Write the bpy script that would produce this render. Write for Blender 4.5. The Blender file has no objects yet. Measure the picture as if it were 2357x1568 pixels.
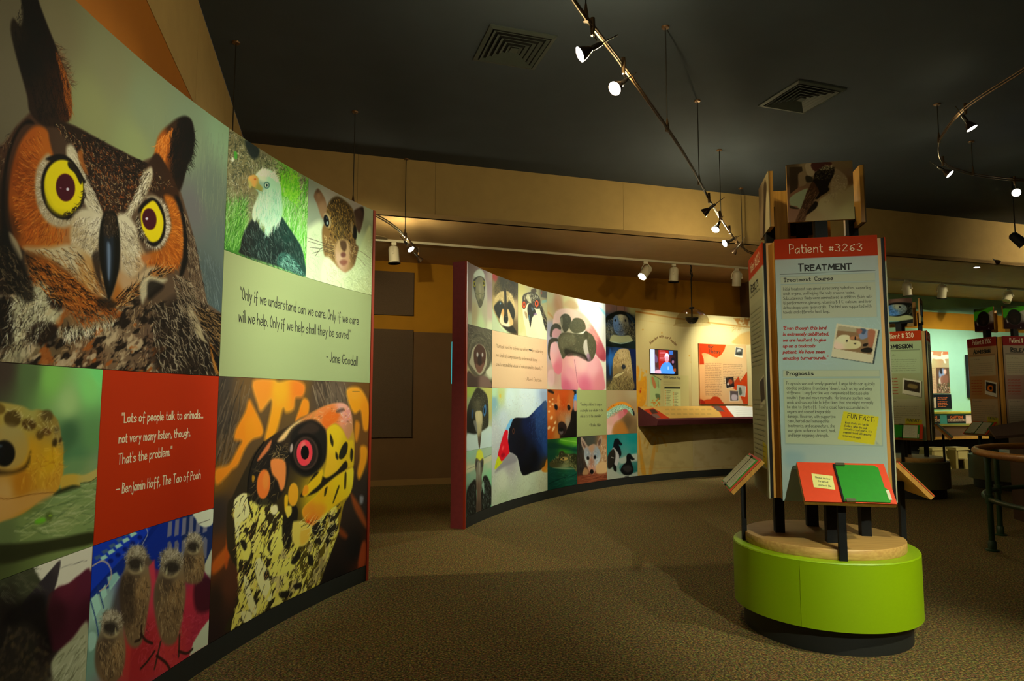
import bpy, math, random
import numpy as np
from mathutils import Matrix, Vector

# ------------------------------------------------------------------ camera, world, exposure
sc = bpy.context.scene
COL = sc.collection
PI = math.pi
F_PX, PITCH, ROLL, EYE = 1505.0, 0.086, 0.002, 1.5
cam_data = bpy.data.cameras.new('camera')
cam_data.sensor_width = 36.0
cam_data.lens = F_PX / 2357.0 * 36.0
cam_data.clip_start, cam_data.clip_end = 0.05, 100.0
cam = bpy.data.objects.new('camera', cam_data)
COL.objects.link(cam)
_c, _s, _ct, _st = math.cos(ROLL), math.sin(ROLL), math.cos(PITCH), math.sin(PITCH)
cam.matrix_world = Matrix(((_c, -_s, 0.0, 0.0),
                           (-_s * _st, -_c * _st, -_ct, 0.0),
                           (_s * _ct, _c * _ct, -_st, EYE),
                           (0, 0, 0, 1)))
sc.camera = cam
world = bpy.data.worlds.new('World')
sc.world = world
world.use_nodes = True
world.node_tree.nodes['Background'].inputs[0].default_value = (0.9, 0.8, 0.6, 1)
world.node_tree.nodes['Background'].inputs[1].default_value = 0.02
sc.view_settings.view_transform = 'Standard'
sc.view_settings.look = 'None'
sc.view_settings.gamma = 1.0
sc.view_settings.use_curve_mapping = False
sc.view_settings.exposure = 0.75
sc.cycles.max_bounces = 4
sc.cycles.diffuse_bounces = 3
sc.cycles.glossy_bounces = 2
sc.cycles.transmission_bounces = 2
sc.cycles.transparent_max_bounces = 6
sc.cycles.use_adaptive_sampling = True
sc.cycles.adaptive_threshold = 0.04
sc.cycles.use_denoising = True
sc.cycles.use_light_tree = False
sc.cycles.sample_clamp_indirect = 3.0

WARM = (1.0, 0.86, 0.48)
NEUT = (1.0, 0.96, 0.72)
GREENISH = (0.92, 1.0, 0.72)

def spot(name, loc, target, watt, deg, blend=0.8, color=NEUT, radius=0.03, parent=None):
    d = bpy.data.lights.new(name, 'SPOT')
    d.energy, d.spot_size, d.spot_blend, d.color, d.shadow_soft_size = watt, math.radians(deg), blend, color, radius
    o = bpy.data.objects.new(name, d)
    COL.objects.link(o)
    q = (Vector(target) - Vector(loc)).to_track_quat('-Z', 'Y')
    o.rotation_euler = q.to_euler()
    o.location = loc
    return o

# out-of-view spots: first pair inferred rail lamps, the others fill added without fixtures
spot('rail_or_fill_spot', (1.0, 0.6, 3.7), (-1.78, 2.45, 1.75), 98, 58, 1.0, NEUT, 0.05)
spot('rail_or_fill_spot', (4.2, 1.6, 4.1), (2.4, 3.5, 0.05), 400, 38, 1.0, (1.0, 0.96, 0.62), 0.04)
spot('rail_or_fill_spot', (2.7, -1.2, 4.1), (1.95, 4.2, 1.05), 520, 32, 1.0, (0.98, 1.0, 0.74), 0.06)  # added front fill for the nearest kiosk
spot('rail_or_fill_spot', (5.5, -1.0, 4.2), (4.5, 8.5, 2.6), 22, 90, 1.0, WARM, 0.08)  # added wide general fill
spot('rail_or_fill_spot', (-0.6, -1.5, 4.2), (0.2, 8.2, 3.6), 80, 60, 1.0, WARM, 0.08)  # fill added to lift the fascia
spot('rail_or_fill_spot', (3.0, 2.5, 4.3), (5.95, 9.95, 2.25), 520, 13, 1.0, (0.94, 1.0, 0.66), 0.04)  # spot added to brighten the tortoise kiosk
spot('rail_or_fill_spot', (5.6, 2.5, 4.3), (8.0, 10.9, 2.0), 300, 13, 1.0, (1.0, 0.9, 0.6), 0.04)  # spot added to brighten the farthest kiosk
spot('track_or_fill_spot', (12.0, 13.2, 3.6), (10.3, 14.9, 1.7), 160, 60, 1.0, (0.9, 1.0, 0.85), 0.05)  # unseen fill added for the teal wall area
spot('track_or_fill_spot', (12.0, 9.0, 4.2), (9.4, 14.0, 3.3), 420, 90, 1.0, WARM, 0.06)  # unseen wide fill added for the upper teal wall

# ------------------------------------------------------------------ materials
MATS = {}
def lin(h):
    if isinstance(h, str):
        h = h.lstrip('#')
        c = [int(h[i:i + 2], 16) / 255.0 for i in (0, 2, 4)]
    else:
        c = h
    return [x / 12.92 if x <= 0.04045 else ((x + 0.055) / 1.055) ** 2.4 for x in c]

def mat(name, col, rough=0.7, metal=0.0, noise=0.0, scale=20.0, bump=0.0, emit=None, spec=0.5):
    if name in MATS:
        return MATS[name]
    m = bpy.data.materials.new(name)
    m.use_nodes = True
    nt = m.node_tree
    b = nt.nodes['Principled BSDF']
    c = lin(col) if isinstance(col, str) else list(col)
    b.inputs['Base Color'].default_value = (*c, 1)
    b.inputs['Roughness'].default_value = rough
    b.inputs['Metallic'].default_value = metal
    b.inputs['Specular IOR Level'].default_value = spec
    if noise or bump:
        tc = nt.nodes.new('ShaderNodeTexCoord')
        n = nt.nodes.new('ShaderNodeTexNoise')
        n.inputs['Scale'].default_value = scale
        n.inputs['Detail'].default_value = 2.0
        nt.links.new(tc.outputs['Object'], n.inputs['Vector'])
        if noise:
            r = nt.nodes.new('ShaderNodeValToRGB')
            r.color_ramp.elements[0].position, r.color_ramp.elements[1].position = 0.3, 0.7
            r.color_ramp.elements[0].color = (*[x * (1 - noise) for x in c], 1)
            r.color_ramp.elements[1].color = (*[min(1, x * (1 + noise)) for x in c], 1)
            nt.links.new(n.outputs['Fac'], r.inputs['Fac'])
            nt.links.new(r.outputs['Color'], b.inputs['Base Color'])
        if bump:
            bp = nt.nodes.new('ShaderNodeBump')
            bp.inputs['Strength'].default_value = bump
            bp.inputs['Distance'].default_value = 0.01
            nt.links.new(n.outputs['Fac'], bp.inputs['Height'])
            nt.links.new(bp.outputs['Normal'], b.inputs['Normal'])
    if emit:
        b.inputs['Emission Color'].default_value = (*emit[0], 1)
        b.inputs['Emission Strength'].default_value = emit[1]
    MATS[name] = m
    return m

def carpet_mat():
    m = bpy.data.materials.new('loop_pile_carpet')
    m.use_nodes = True
    nt = m.node_tree
    b = nt.nodes['Principled BSDF']
    b.inputs['Roughness'].default_value = 0.95
    b.inputs['Specular IOR Level'].default_value = 0.1
    tc = nt.nodes.new('ShaderNodeTexCoord')
    v = nt.nodes.new('ShaderNodeTexVoronoi')
    v.inputs['Scale'].default_value = 115.0
    n1 = nt.nodes.new('ShaderNodeTexNoise')
    n1.inputs['Scale'].default_value = 75.0
    n1.inputs['Detail'].default_value = 2.0
    n1.inputs['Roughness'].default_value = 0.75
    r = nt.nodes.new('ShaderNodeValToRGB')
    e = r.color_ramp.elements
    e[0].position, e[0].color = 0.36, (0.045, 0.035, 0.022, 1)
    e[1].position, e[1].color = 0.66, (0.46, 0.33, 0.12, 1)
    k = e.new(0.5)
    k.color = (0.17, 0.122, 0.05, 1)
    mx = nt.nodes.new('ShaderNodeMixRGB')
    mx.blend_type = 'MULTIPLY'
    mx.inputs['Fac'].default_value = 0.55
    bp = nt.nodes.new('ShaderNodeBump')
    bp.inputs['Strength'].default_value = 0.6
    bp.inputs['Distance'].default_value = 0.006
    L = nt.links.new
    L(tc.outputs['Object'], v.inputs['Vector'])
    L(tc.outputs['Object'], n1.inputs['Vector'])
    L(n1.outputs['Fac'], r.inputs['Fac'])
    L(r.outputs['Color'], mx.inputs['Color1'])
    L(v.outputs['Color'], mx.inputs['Color2'])
    L(mx.outputs['Color'], b.inputs['Base Color'])
    L(n1.outputs['Fac'], bp.inputs['Height'])
    L(bp.outputs['Normal'], b.inputs['Normal'])
    return m

def wood_mat(name, c1, c2, rough=0.45, axis='Z'):
    m = bpy.data.materials.new(name)
    m.use_nodes = True
    nt = m.node_tree
    b = nt.nodes['Principled BSDF']
    b.inputs['Roughness'].default_value = rough
    tc = nt.nodes.new('ShaderNodeTexCoord')
    mp = nt.nodes.new('ShaderNodeMapping')
    mp.inputs['Scale'].default_value = {'Z': (30, 30, 1.5), 'X': (1.5, 30, 30)}[axis]
    n = nt.nodes.new('ShaderNodeTexNoise')
    n.inputs['Scale'].default_value = 2.0
    n.inputs['Detail'].default_value = 2.0
    r = nt.nodes.new('ShaderNodeValToRGB')
    r.color_ramp.elements[0].position, r.color_ramp.elements[1].position = 0.35, 0.65
    r.color_ramp.elements[0].color = (*lin(c1), 1)
    r.color_ramp.elements[1].color = (*lin(c2), 1)
    L = nt.links.new
    L(tc.outputs['Object'], mp.inputs['Vector'])
    L(mp.outputs['Vector'], n.inputs['Vector'])
    L(n.outputs['Fac'], r.inputs['Fac'])
    L(r.outputs['Color'], b.inputs['Base Color'])
    return m

def print_mat():
    m = bpy.data.materials.new('printed_panel_ink')
    m.use_nodes = True
    nt = m.node_tree
    b = nt.nodes['Principled BSDF']
    b.inputs['Roughness'].default_value = 0.65
    b.inputs['Specular IOR Level'].default_value = 0.08
    a = nt.nodes.new('ShaderNodeVertexColor')
    a.layer_name = 'ink'
    nt.links.new(a.outputs['Color'], b.inputs['Base Color'])
    return m
INK = print_mat()
BLACK = mat('satin_black_metal', '#121315', 0.6, spec=0.2)
DARK = mat('black_toe_kick', '#1c1f1f', 0.6)
RED_TRIM = mat('red_edge_laminate', '#a02c12', 0.5)
MAROON = mat('maroon_laminate', '#84303a', 0.55, noise=0.06)
BEIGE = mat('beige_wall_paint', '#b79a62', 0.85, noise=0.04, scale=6)
SOFFIT = mat('tan_soffit_paint', '#c4a472', 0.85, noise=0.04, scale=5)
YELLOW = mat('ochre_wall_paint', '#a87402', 0.85, noise=0.04, scale=5)
ORANGE_WALL = mat('orange_ochre_wall_paint', '#b0690c', 0.85, noise=0.05, scale=3)
TEAL = mat('pale_teal_wall_paint', '#8fbfa6', 0.85, noise=0.03, scale=4)
CEIL = mat('dark_grey_ceiling_paint', '#394350', 0.9, noise=0.06, scale=3)
BROWN = mat('brown_wall_paint', '#6d5030', 0.85, noise=0.05, scale=4)
ACOUSTIC = mat('brown_acoustic_fabric', '#5c4a38', 0.95, noise=0.15, scale=160, bump=0.3)
WHITE = mat('white_enamel', '#cfc9b4', 0.4)
CHROME = mat('brushed_nickel', '#8d8272', 0.35, metal=0.9)
BRONZE = mat('dark_bronze_rail', '#5b4630', 0.4, metal=0.7)
LENS_ON = mat('glowing_lamp_lens', '#ffffff', 0.3, emit=((1.0, 0.97, 0.85), 14.0))
LENS_OFF = mat('unlit_lamp_glass', '#6b6558', 0.2)
REFLECT = mat('smoked_reflector_glass', '#3a2b20', 0.25, metal=0.5)
MAPLE = wood_mat('maple_board', '#b58236', '#c8953f')
MAPLE_TOP = wood_mat('maple_plinth_top', '#bd9150', '#d2a964', axis='X')
OAK_RAIL = wood_mat('oiled_oak_rail', '#8c5a22', '#a06c2c', rough=0.3, axis='X')
LIME = mat('lime_green_laminate', '#8db200', 0.42, noise=0.02, scale=3)
GREY_DRUM = mat('olive_grey_laminate', '#5b5c3e', 0.5, noise=0.03, scale=3)
GREEN_PIPE = mat('dark_green_pipe_enamel', '#1f3a26', 0.3)
FOLDER_GREEN = mat('green_card_folder', '#0a8804', 0.6, noise=0.04, scale=40)
FOLDER_RED = mat('red_orange_card', '#d83c02', 0.55, noise=0.03, scale=30)
PAPER = mat('white_paper', '#c9cbb2', 0.8)
NOTE_PAPER = mat('pale_yellow_note_paper', '#e0de8c', 0.8)
NOTE_YELLOW = mat('yellow_sticky_note', '#cfc42e', 0.8, noise=0.05, scale=30)
PRINT_BLACK = mat('black_print_ink', '#141713', 0.7)
PRINT_GREY = mat('grey_print_ink', '#3c3f36', 0.7)
PRINT_WHITE = mat('cream_print_ink', '#f1e6c4', 0.7)
PRINT_RED = mat('red_print_ink', '#a83226', 0.7)
PRINT_BROWN = mat('brown_print_ink', '#6e4a22', 0.7)
PRINT_ORANGE = mat('orange_print_ink', '#e0701c', 0.7)
SCREEN_CYAN = mat('lit_cyan_screen', '#103030', 0.3, emit=((0.05, 0.55, 0.55), 0.6))

# ------------------------------------------------------------------ mesh helpers
def tag(o, label, cat, group=None, kind=None):
    if label: o['label'] = label
    if cat: o['category'] = cat
    if group: o['group'] = group
    if kind: o['kind'] = kind
    return o

def empty(name, loc=(0, 0, 0), rz=0.0, label=None, cat=None, group=None):
    o = bpy.data.objects.new(name, None)
    COL.objects.link(o)
    o.location = loc
    o.rotation_euler = (0, 0, rz)
    return tag(o, label, cat, group)

class MB:
    """collects simple shapes into one mesh"""
    def __init__(self):
        self.v, self.f = [], []
    def add(self, v, f):
        k = len(self.v)
        self.v += [tuple(map(float, p)) for p in v]
        self.f += [tuple(i + k for i in q) for q in f]
        return self
    def box(self, lo, hi):
        x0, y0, z0 = lo
        x1, y1, z1 = hi
        return self.add([(x0, y0, z0), (x1, y0, z0), (x1, y1, z0), (x0, y1, z0), (x0, y0, z1), (x1, y0, z1), (x1, y1, z1), (x0, y1, z1)],
                        [(3, 2, 1, 0), (4, 5, 6, 7), (0, 1, 5, 4), (1, 2, 6, 5), (2, 3, 7, 6), (3, 0, 4, 7)])
    def bar(self, o, u, v, w):
        """box from corner o along edge vectors u, v, w"""
        o, u, v, w = map(np.array, (o, u, v, w))
        P = [o, o + u, o + u + v, o + v]
        P += [p + w for p in P]
        fl = [(3, 2, 1, 0), (4, 5, 6, 7), (0, 1, 5, 4), (1, 2, 6, 5), (2, 3, 7, 6), (3, 0, 4, 7)]
        if np.dot(np.cross(u, v), w) < 0:
            fl = [q[::-1] for q in fl]
        return self.add(P, fl)
    def prism(self, pts, z0, z1):
        n = len(pts)
        V = [(x, y, z0) for x, y in pts] + [(x, y, z1) for x, y in pts]
        Fc = [tuple(range(n))[::-1], tuple(range(n, 2 * n))] + [(i, (i + 1) % n, n + (i + 1) % n, n + i) for i in range(n)]
        return self.add(V, Fc)
    def tube(self, path, r, n=10, caps=True):
        P = [np.array(p, float) for p in path]
        rs = r if hasattr(r, '__len__') else [r] * len(P)
        k = len(self.v)
        up = None
        rings = []
        for i, p in enumerate(P):
            t = P[min(i + 1, len(P) - 1)] - P[max(i - 1, 0)]
            t = t / (np.linalg.norm(t) + 1e-12)
            if up is None:
                a = np.array((0, 0, 1.0)) if abs(t[2]) < 0.9 else np.array((1.0, 0, 0))
                up = np.cross(t, a)
            up = up - t * np.dot(up, t)
            up = up / (np.linalg.norm(up) + 1e-12)
            w = np.cross(t, up)
            rings.append([p + rs[i] * (math.cos(2 * PI * j / n) * up + math.sin(2 * PI * j / n) * w) for j in range(n)])
        V = [q for rg in rings for q in rg]
        Fc = []
        for i in range(len(P) - 1):
            for j in range(n):
                a, b = i * n + j, i * n + (j + 1) % n
                Fc.append((a, b, b + n, a + n))
        if caps:
            Fc.append(tuple(range(n))[::-1])
            Fc.append(tuple(range((len(P) - 1) * n, len(P) * n)))
        return self.add(V, Fc)
    def lathe(self, prof, o=(0, 0, 0), axis=(0, 0, 1), n=24):
        """profile of (r, h) along axis from o"""
        o, ax = np.array(o, float), np.array(axis, float)
        ax /= np.linalg.norm(ax)
        a = np.array((1.0, 0, 0)) if abs(ax[0]) < 0.9 else np.array((0, 1.0, 0))
        u = np.cross(ax, a); u /= np.linalg.norm(u)
        w = np.cross(ax, u)
        V, Fc = [], []
        for r, h in prof:
            V += [o + ax * h + r * (math.cos(2 * PI * j / n) * u + math.sin(2 * PI * j / n) * w) for j in range(n)]
        for i in range(len(prof) - 1):
            for j in range(n):
                p, q = i * n + j, i * n + (j + 1) % n
                Fc.append((p, q, q + n, p + n))
        if prof[0][0] > 1e-4: Fc.append(tuple(range(n))[::-1])
        if prof[-1][0] > 1e-4: Fc.append(tuple(range((len(prof) - 1) * n, len(prof) * n)))
        return self.add(V, Fc)
    def build(self, name, m, parent=None, smooth=False, label=None, world=False):
        v = self.v
        if world and parent is not None:
            c, s = math.cos(-parent.rotation_euler[2]), math.sin(-parent.rotation_euler[2])
            lx, ly, lz = parent.location
            v = [((x - lx) * c - (y - ly) * s, (x - lx) * s + (y - ly) * c, z - lz) for x, y, z in v]
        me = bpy.data.meshes.new(name)
        me.from_pydata(v, [], self.f)
        me.materials.append(m)
        if smooth:
            me.shade_smooth()
            try:
                me.set_sharp_from_angle(angle=math.radians(40))
            except Exception:
                pass
        o = bpy.data.objects.new(name, me)
        COL.objects.link(o)
        if parent is not None:
            o.parent = parent
        if label:
            o['label'] = label
        if name == 'lettering':
            o['kind'] = 'stuff'
        return o

# ------------------------------------------------------------------ surfaces that carry prints
class Curve:
    """inner face of an upright curved wall: arc length s from its left end, height z, offset towards the viewer"""
    def __init__(self, c, R, a0):
        self.c, self.R, self.a0 = c, R, a0
    def __call__(self, s, z, off=0.0):
        a = self.a0 - np.asarray(s) / self.R
        r = self.R - off
        return np.stack(np.broadcast_arrays(self.c[0] + r * np.cos(a), self.c[1] + r * np.sin(a), np.asarray(z, float)), -1)
class Flat:
    def __init__(self, o, u, v, n):
        self.o, self.u, self.v, self.n = (np.array(q, float) for q in (o, u, v, n))
    def __call__(self, s, z, off=0.0):
        s, z = np.asarray(s, float)[..., None], np.asarray(z, float)[..., None]
        return self.o + s * self.u + z * self.v + off * self.n

# ------------------------------------------------------------------ print painting (all in millimetres on the panel)
def hexes(c):
    return np.array([int(c[i:i + 2], 16) / 255.0 for i in (0, 2, 4)])

def smooth_loop(p, k=5):
    p = np.asarray(p, float)
    n = len(p)
    a, b, c, d = np.roll(p, 1, 0), p, np.roll(p, -1, 0), np.roll(p, -2, 0)
    out = []
    for t in np.arange(k) / k:
        out.append(0.5 * ((2 * b) + (-a + c) * t + (2 * a - 5 * b + 4 * c - d) * t * t + (-a + 3 * b - 3 * c + d) * t ** 3))
    return np.stack(out, 1).reshape(n * k, 2)

def smooth_line(p, k=5):
    p = np.asarray(p, float)
    if len(p) < 3:
        return p
    q = np.vstack([2 * p[0] - p[1], p, 2 * p[-1] - p[-2]])
    out = []
    for i in range(1, len(q) - 2):
        a, b, c, d = q[i - 1], q[i], q[i + 1], q[i + 2]
        for t in np.arange(k) / k:
            out.append(0.5 * ((2 * b) + (-a + c) * t + (2 * a - 5 * b + 4 * c - d) * t * t + (-a + 3 * b - 3 * c + d) * t ** 3))
    out.append(p[-1])
    return np.array(out)

class Canvas:
    def __init__(self, w, h, dx, dz):
        self.w, self.h = w, h
        self.nx, self.ny = max(2, int(round(w / dx)) + 1), max(2, int(round(h / dz)) + 1)
        self.x = np.linspace(0, w, self.nx)
        self.y = np.linspace(0, h, self.ny)
        self.dx, self.dy = self.x[1], self.y[1]
        self.img = np.zeros((self.ny, self.nx, 3)) + 0.5
        self.rng = np.random.default_rng(7)
    def win(self, p, m):
        lo, hi = p.min(0) - m, p.max(0) + m
        i0, i1 = max(0, int(lo[0] / self.dx)), min(self.nx, int(hi[0] / self.dx) + 2)
        j0, j1 = max(0, int(lo[1] / self.dy)), min(self.ny, int(hi[1] / self.dy) + 2)
        if i1 <= i0 or j1 <= j0:
            return None
        return slice(j0, j1), slice(i0, i1), self.x[None, i0:i1], self.y[j0:j1, None]
    def mask(self, p, soft):
        w = self.win(p, soft)
        if w is None:
            return None
        sy, sx, X, Y = w
        ins = np.zeros((Y.shape[0], X.shape[1]), bool)
        d2 = np.full(ins.shape, 1e12)
        q = np.roll(p, -1, 0)
        for (x0, y0), (x1, y1) in zip(p, q):
            if y0 != y1:
                cond = (y0 > Y) != (y1 > Y)
                ins ^= cond & (X < (x1 - x0) * (Y - y0) / (y1 - y0) + x0)
            ex, ey = x1 - x0, y1 - y0
            L = ex * ex + ey * ey + 1e-9
            t = np.clip(((X - x0) * ex + (Y - y0) * ey) / L, 0, 1)
            np.minimum(d2, (X - x0 - t * ex) ** 2 + (Y - y0 - t * ey) ** 2, out=d2)
        d = np.sqrt(d2)
        d[~ins] *= -1
        return sy, sx, np.clip(d / max(soft, 0.3 * self.dx) * 0.5 + 0.5, 0, 1)
    def put(self, sy, sx, a, col):
        a = a[..., None]
        self.img[sy, sx] = self.img[sy, sx] * (1 - a) + col * a
    def idw(self, pts, X, Y, pw):
        acc = 0
        wt = 0
        for x, y, c in pts:
            w = 1.0 / (((X - x) ** 2 + (Y - y) ** 2 + 16.0) ** (pw / 2))
            acc = acc + w[..., None] * hexes(c)
            wt = wt + w
        return acc / wt[..., None]
    def noise(self, X, Y, sx, sy, ang, seed):
        r = np.random.default_rng(seed)
        c, s = math.cos(ang), math.sin(ang)
        out = 0
        amp = 1.0
        tot = 0
        for o in range(3):
            tab = r.random((64, 64))
            u = (X * c + Y * s) / sx * 2 ** o
            v = (-X * s + Y * c) / sy * 2 ** o
            iu, iv = np.floor(u).astype(int), np.floor(v).astype(int)
            fu, fv = u - iu, v - iv
            fu, fv = fu * fu * (3 - 2 * fu), fv * fv * (3 - 2 * fv)
            g = lambda a, b: tab[(iv + b) % 64, (iu + a) % 64]
            out = out + amp * ((g(0, 0) * (1 - fu) + g(1, 0) * fu) * (1 - fv) + (g(0, 1) * (1 - fu) + g(1, 1) * fu) * fv)
            tot += amp
            amp *= 0.55
        return out / tot
    def run(self, ops):
        for op in ops:
            getattr(self, 'op_' + op[0])(*op[1:])
    def pts(self, flat, sm, loop=True):
        p = np.array(flat, float).reshape(-1, 2)
        if sm:
            p = smooth_loop(p, sm) if loop else smooth_line(p, sm)
        return p
    def op_g(self, pw, cols):
        X, Y = np.meshgrid(self.x, self.y)
        P = [(cols[i], cols[i + 1], cols[i + 2]) for i in range(0, len(cols), 3)]
        self.img[:] = self.idw(P, X, Y, pw)
    def op_f(self, soft, col, a, sm, flat):
        m = self.mask(self.pts(flat, sm), soft)
        if m: self.put(m[0], m[1], m[2] * a, hexes(col))
    def op_h(self, soft, pw, a, sm, flat, cols):
        m = self.mask(self.pts(flat, sm), soft)
        if m:
            X, Y = np.meshgrid(self.x[m[1]], self.y[m[0]])
            P = [(cols[i], cols[i + 1], cols[i + 2]) for i in range(0, len(cols), 3)]
            self.put(m[0], m[1], m[2] * a, self.idw(P, X, Y, pw))
    def op_n(self, sx, sy, ang, lo, hi, col, a, soft, sm, flat, seed):
        m = self.mask(self.pts(flat, sm), soft)
        if m:
            X, Y = np.meshgrid(self.x[m[1]], self.y[m[0]])
            k = np.clip((self.noise(X, Y, sx, sy, math.radians(ang), seed) - lo) / (hi - lo), 0, 1)
            self.put(m[0], m[1], m[2] * k * a, hexes(col))
    def line(self, p, r, col, a):
        w = self.win(p, max(r) * 1.5 + self.dx)
        if w is None:
            return
        sy, sx, X, Y = w
        best = np.zeros((Y.shape[0], X.shape[1]))
        aa = 0.5 * max(self.dx, self.dy)
        for i in range(len(p) - 1):
            (x0, y0), (x1, y1) = p[i], p[i + 1]
            ex, ey = x1 - x0, y1 - y0
            t = np.clip(((X - x0) * ex + (Y - y0) * ey) / (ex * ex + ey * ey + 1e-9), 0, 1)
            d = np.sqrt((X - x0 - t * ex) ** 2 + (Y - y0 - t * ey) ** 2)
            rr = r[i] + (r[i + 1] - r[i]) * t
            np.maximum(best, np.clip((rr - d) / (aa + 0.3 * rr) + 0.5, 0, 1) * np.clip(rr / (0.6 * aa), 0, 1), out=best)
        self.put(sy, sx, best * a, col)
    def op_l(self, wid, col, a, sm, flat):
        p = self.pts(flat, sm, False)
        self.line(p, [wid / 2] * len(p), hexes(col), a)
    def op_s(self, n, ln, wid, cols, a, mode, ang, jit, flat, seed):
        """n tapered strokes inside a region; mode 0: at angle ang, else radiating from the point (mode) turned by ang"""
        r = np.random.default_rng(seed)
        p = self.pts(flat, 0)
        lo, hi = p.min(0), p.max(0)
        cs = [hexes(c) for c in cols]
        q = np.roll(p, -1, 0)
        done = 0
        for _ in range(n * 6):
            if done >= n:
                break
            x, y = lo + r.random(2) * (hi - lo)
            ins = False
            for (x0, y0), (x1, y1) in zip(p, q):
                if (y0 > y) != (y1 > y) and x < (x1 - x0) * (y - y0) / (y1 - y0) + x0:
                    ins = not ins
            if not ins:
                continue
            done += 1
            t = math.radians(ang + r.normal() * jit)
            if mode:
                t += math.atan2(y - mode[1], x - mode[0])
            l = ln * (0.6 + 0.8 * r.random())
            b = r.normal() * 0.15
            e = np.array([(x, y), (x + l * 0.5 * math.cos(t), y + l * 0.5 * math.sin(t)), (x + l * math.cos(t + b), y + l * math.sin(t + b))])
            self.line(e, [wid * 0.5, wid * 0.42, wid * 0.08], cs[r.integers(len(cs))], a)

LIGHT_TINT = np.array([1.0, 0.97, 0.80])
def print_panel(parent, name, surf, s0, s1, z0, z1, art, dx, dz, gain=1.0, label=None, off=0.012, thick=0.01):
    cv = Canvas((s1 - s0) * 1000, (z1 - z0) * 1000, dx, dz)
    cv.run(art)
    nx, ny = cv.nx, cv.ny
    S, Z = np.meshgrid(s0 + cv.x / 1000, z0 + cv.y / 1000)
    V = surf(S, Z, off).reshape(-1, 3)
    c = np.clip(cv.img, 0, 1)
    c = np.where(c <= 0.04045, c / 12.92, ((c + 0.055) / 1.055) ** 2.4)
    c = c ** 1.10 * 1.12 * gain / LIGHT_TINT
    c = c * np.minimum(1.0, 0.86 / np.maximum(c.max(-1, keepdims=True), 1e-6))
    c = np.clip(c, 0.004, 0.88).reshape(-1, 3)
    i = np.arange(nx * ny).reshape(ny, nx)
    quads = np.stack([i[:-1, :-1], i[:-1, 1:], i[1:, 1:], i[1:, :-1]], -1).reshape(-1, 4)
    rim = np.concatenate([i[0, :-1], i[:-1, -1], i[-1, :0:-1], i[:0:-1, 0]])
    n0 = len(V)
    B = surf(S, Z, off - thick).reshape(-1, 3)[rim]
    k = n0 + np.arange(len(rim))
    side = np.stack([np.roll(rim, -1), rim, k, np.roll(k, -1)], -1)
    V = np.vstack([V, B])
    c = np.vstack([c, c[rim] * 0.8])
    quads = np.vstack([quads, side])
    if parent is not None:
        cs, sn = math.cos(-parent.rotation_euler[2]), math.sin(-parent.rotation_euler[2])
        if isinstance(surf, Curve) or getattr(surf, 'world', False):
            D = V - np.array(parent.location)
            V = np.stack([D[:, 0] * cs - D[:, 1] * sn, D[:, 0] * sn + D[:, 1] * cs, D[:, 2]], -1)
    me = bpy.data.meshes.new(name)
    me.vertices.add(len(V))
    me.vertices.foreach_set('co', V.astype(np.float32).ravel())
    me.loops.add(quads.size)
    me.loops.foreach_set('vertex_index', quads.astype(np.int32).ravel())
    me.polygons.add(len(quads))
    me.polygons.foreach_set('loop_start', np.arange(0, quads.size, 4, dtype=np.int32))
    me.update(calc_edges=True)
    at = me.color_attributes.new('ink', 'FLOAT_COLOR', 'POINT')
    at.data.foreach_set('color', np.hstack([c, np.ones((len(c), 1))]).astype(np.float32).ravel())
    me.shade_flat()
    me.materials.append(INK)
    o = bpy.data.objects.new(name, me)
    COL.objects.link(o)
    o.parent = parent
    if label:
        o['label'] = label
    return o

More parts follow.
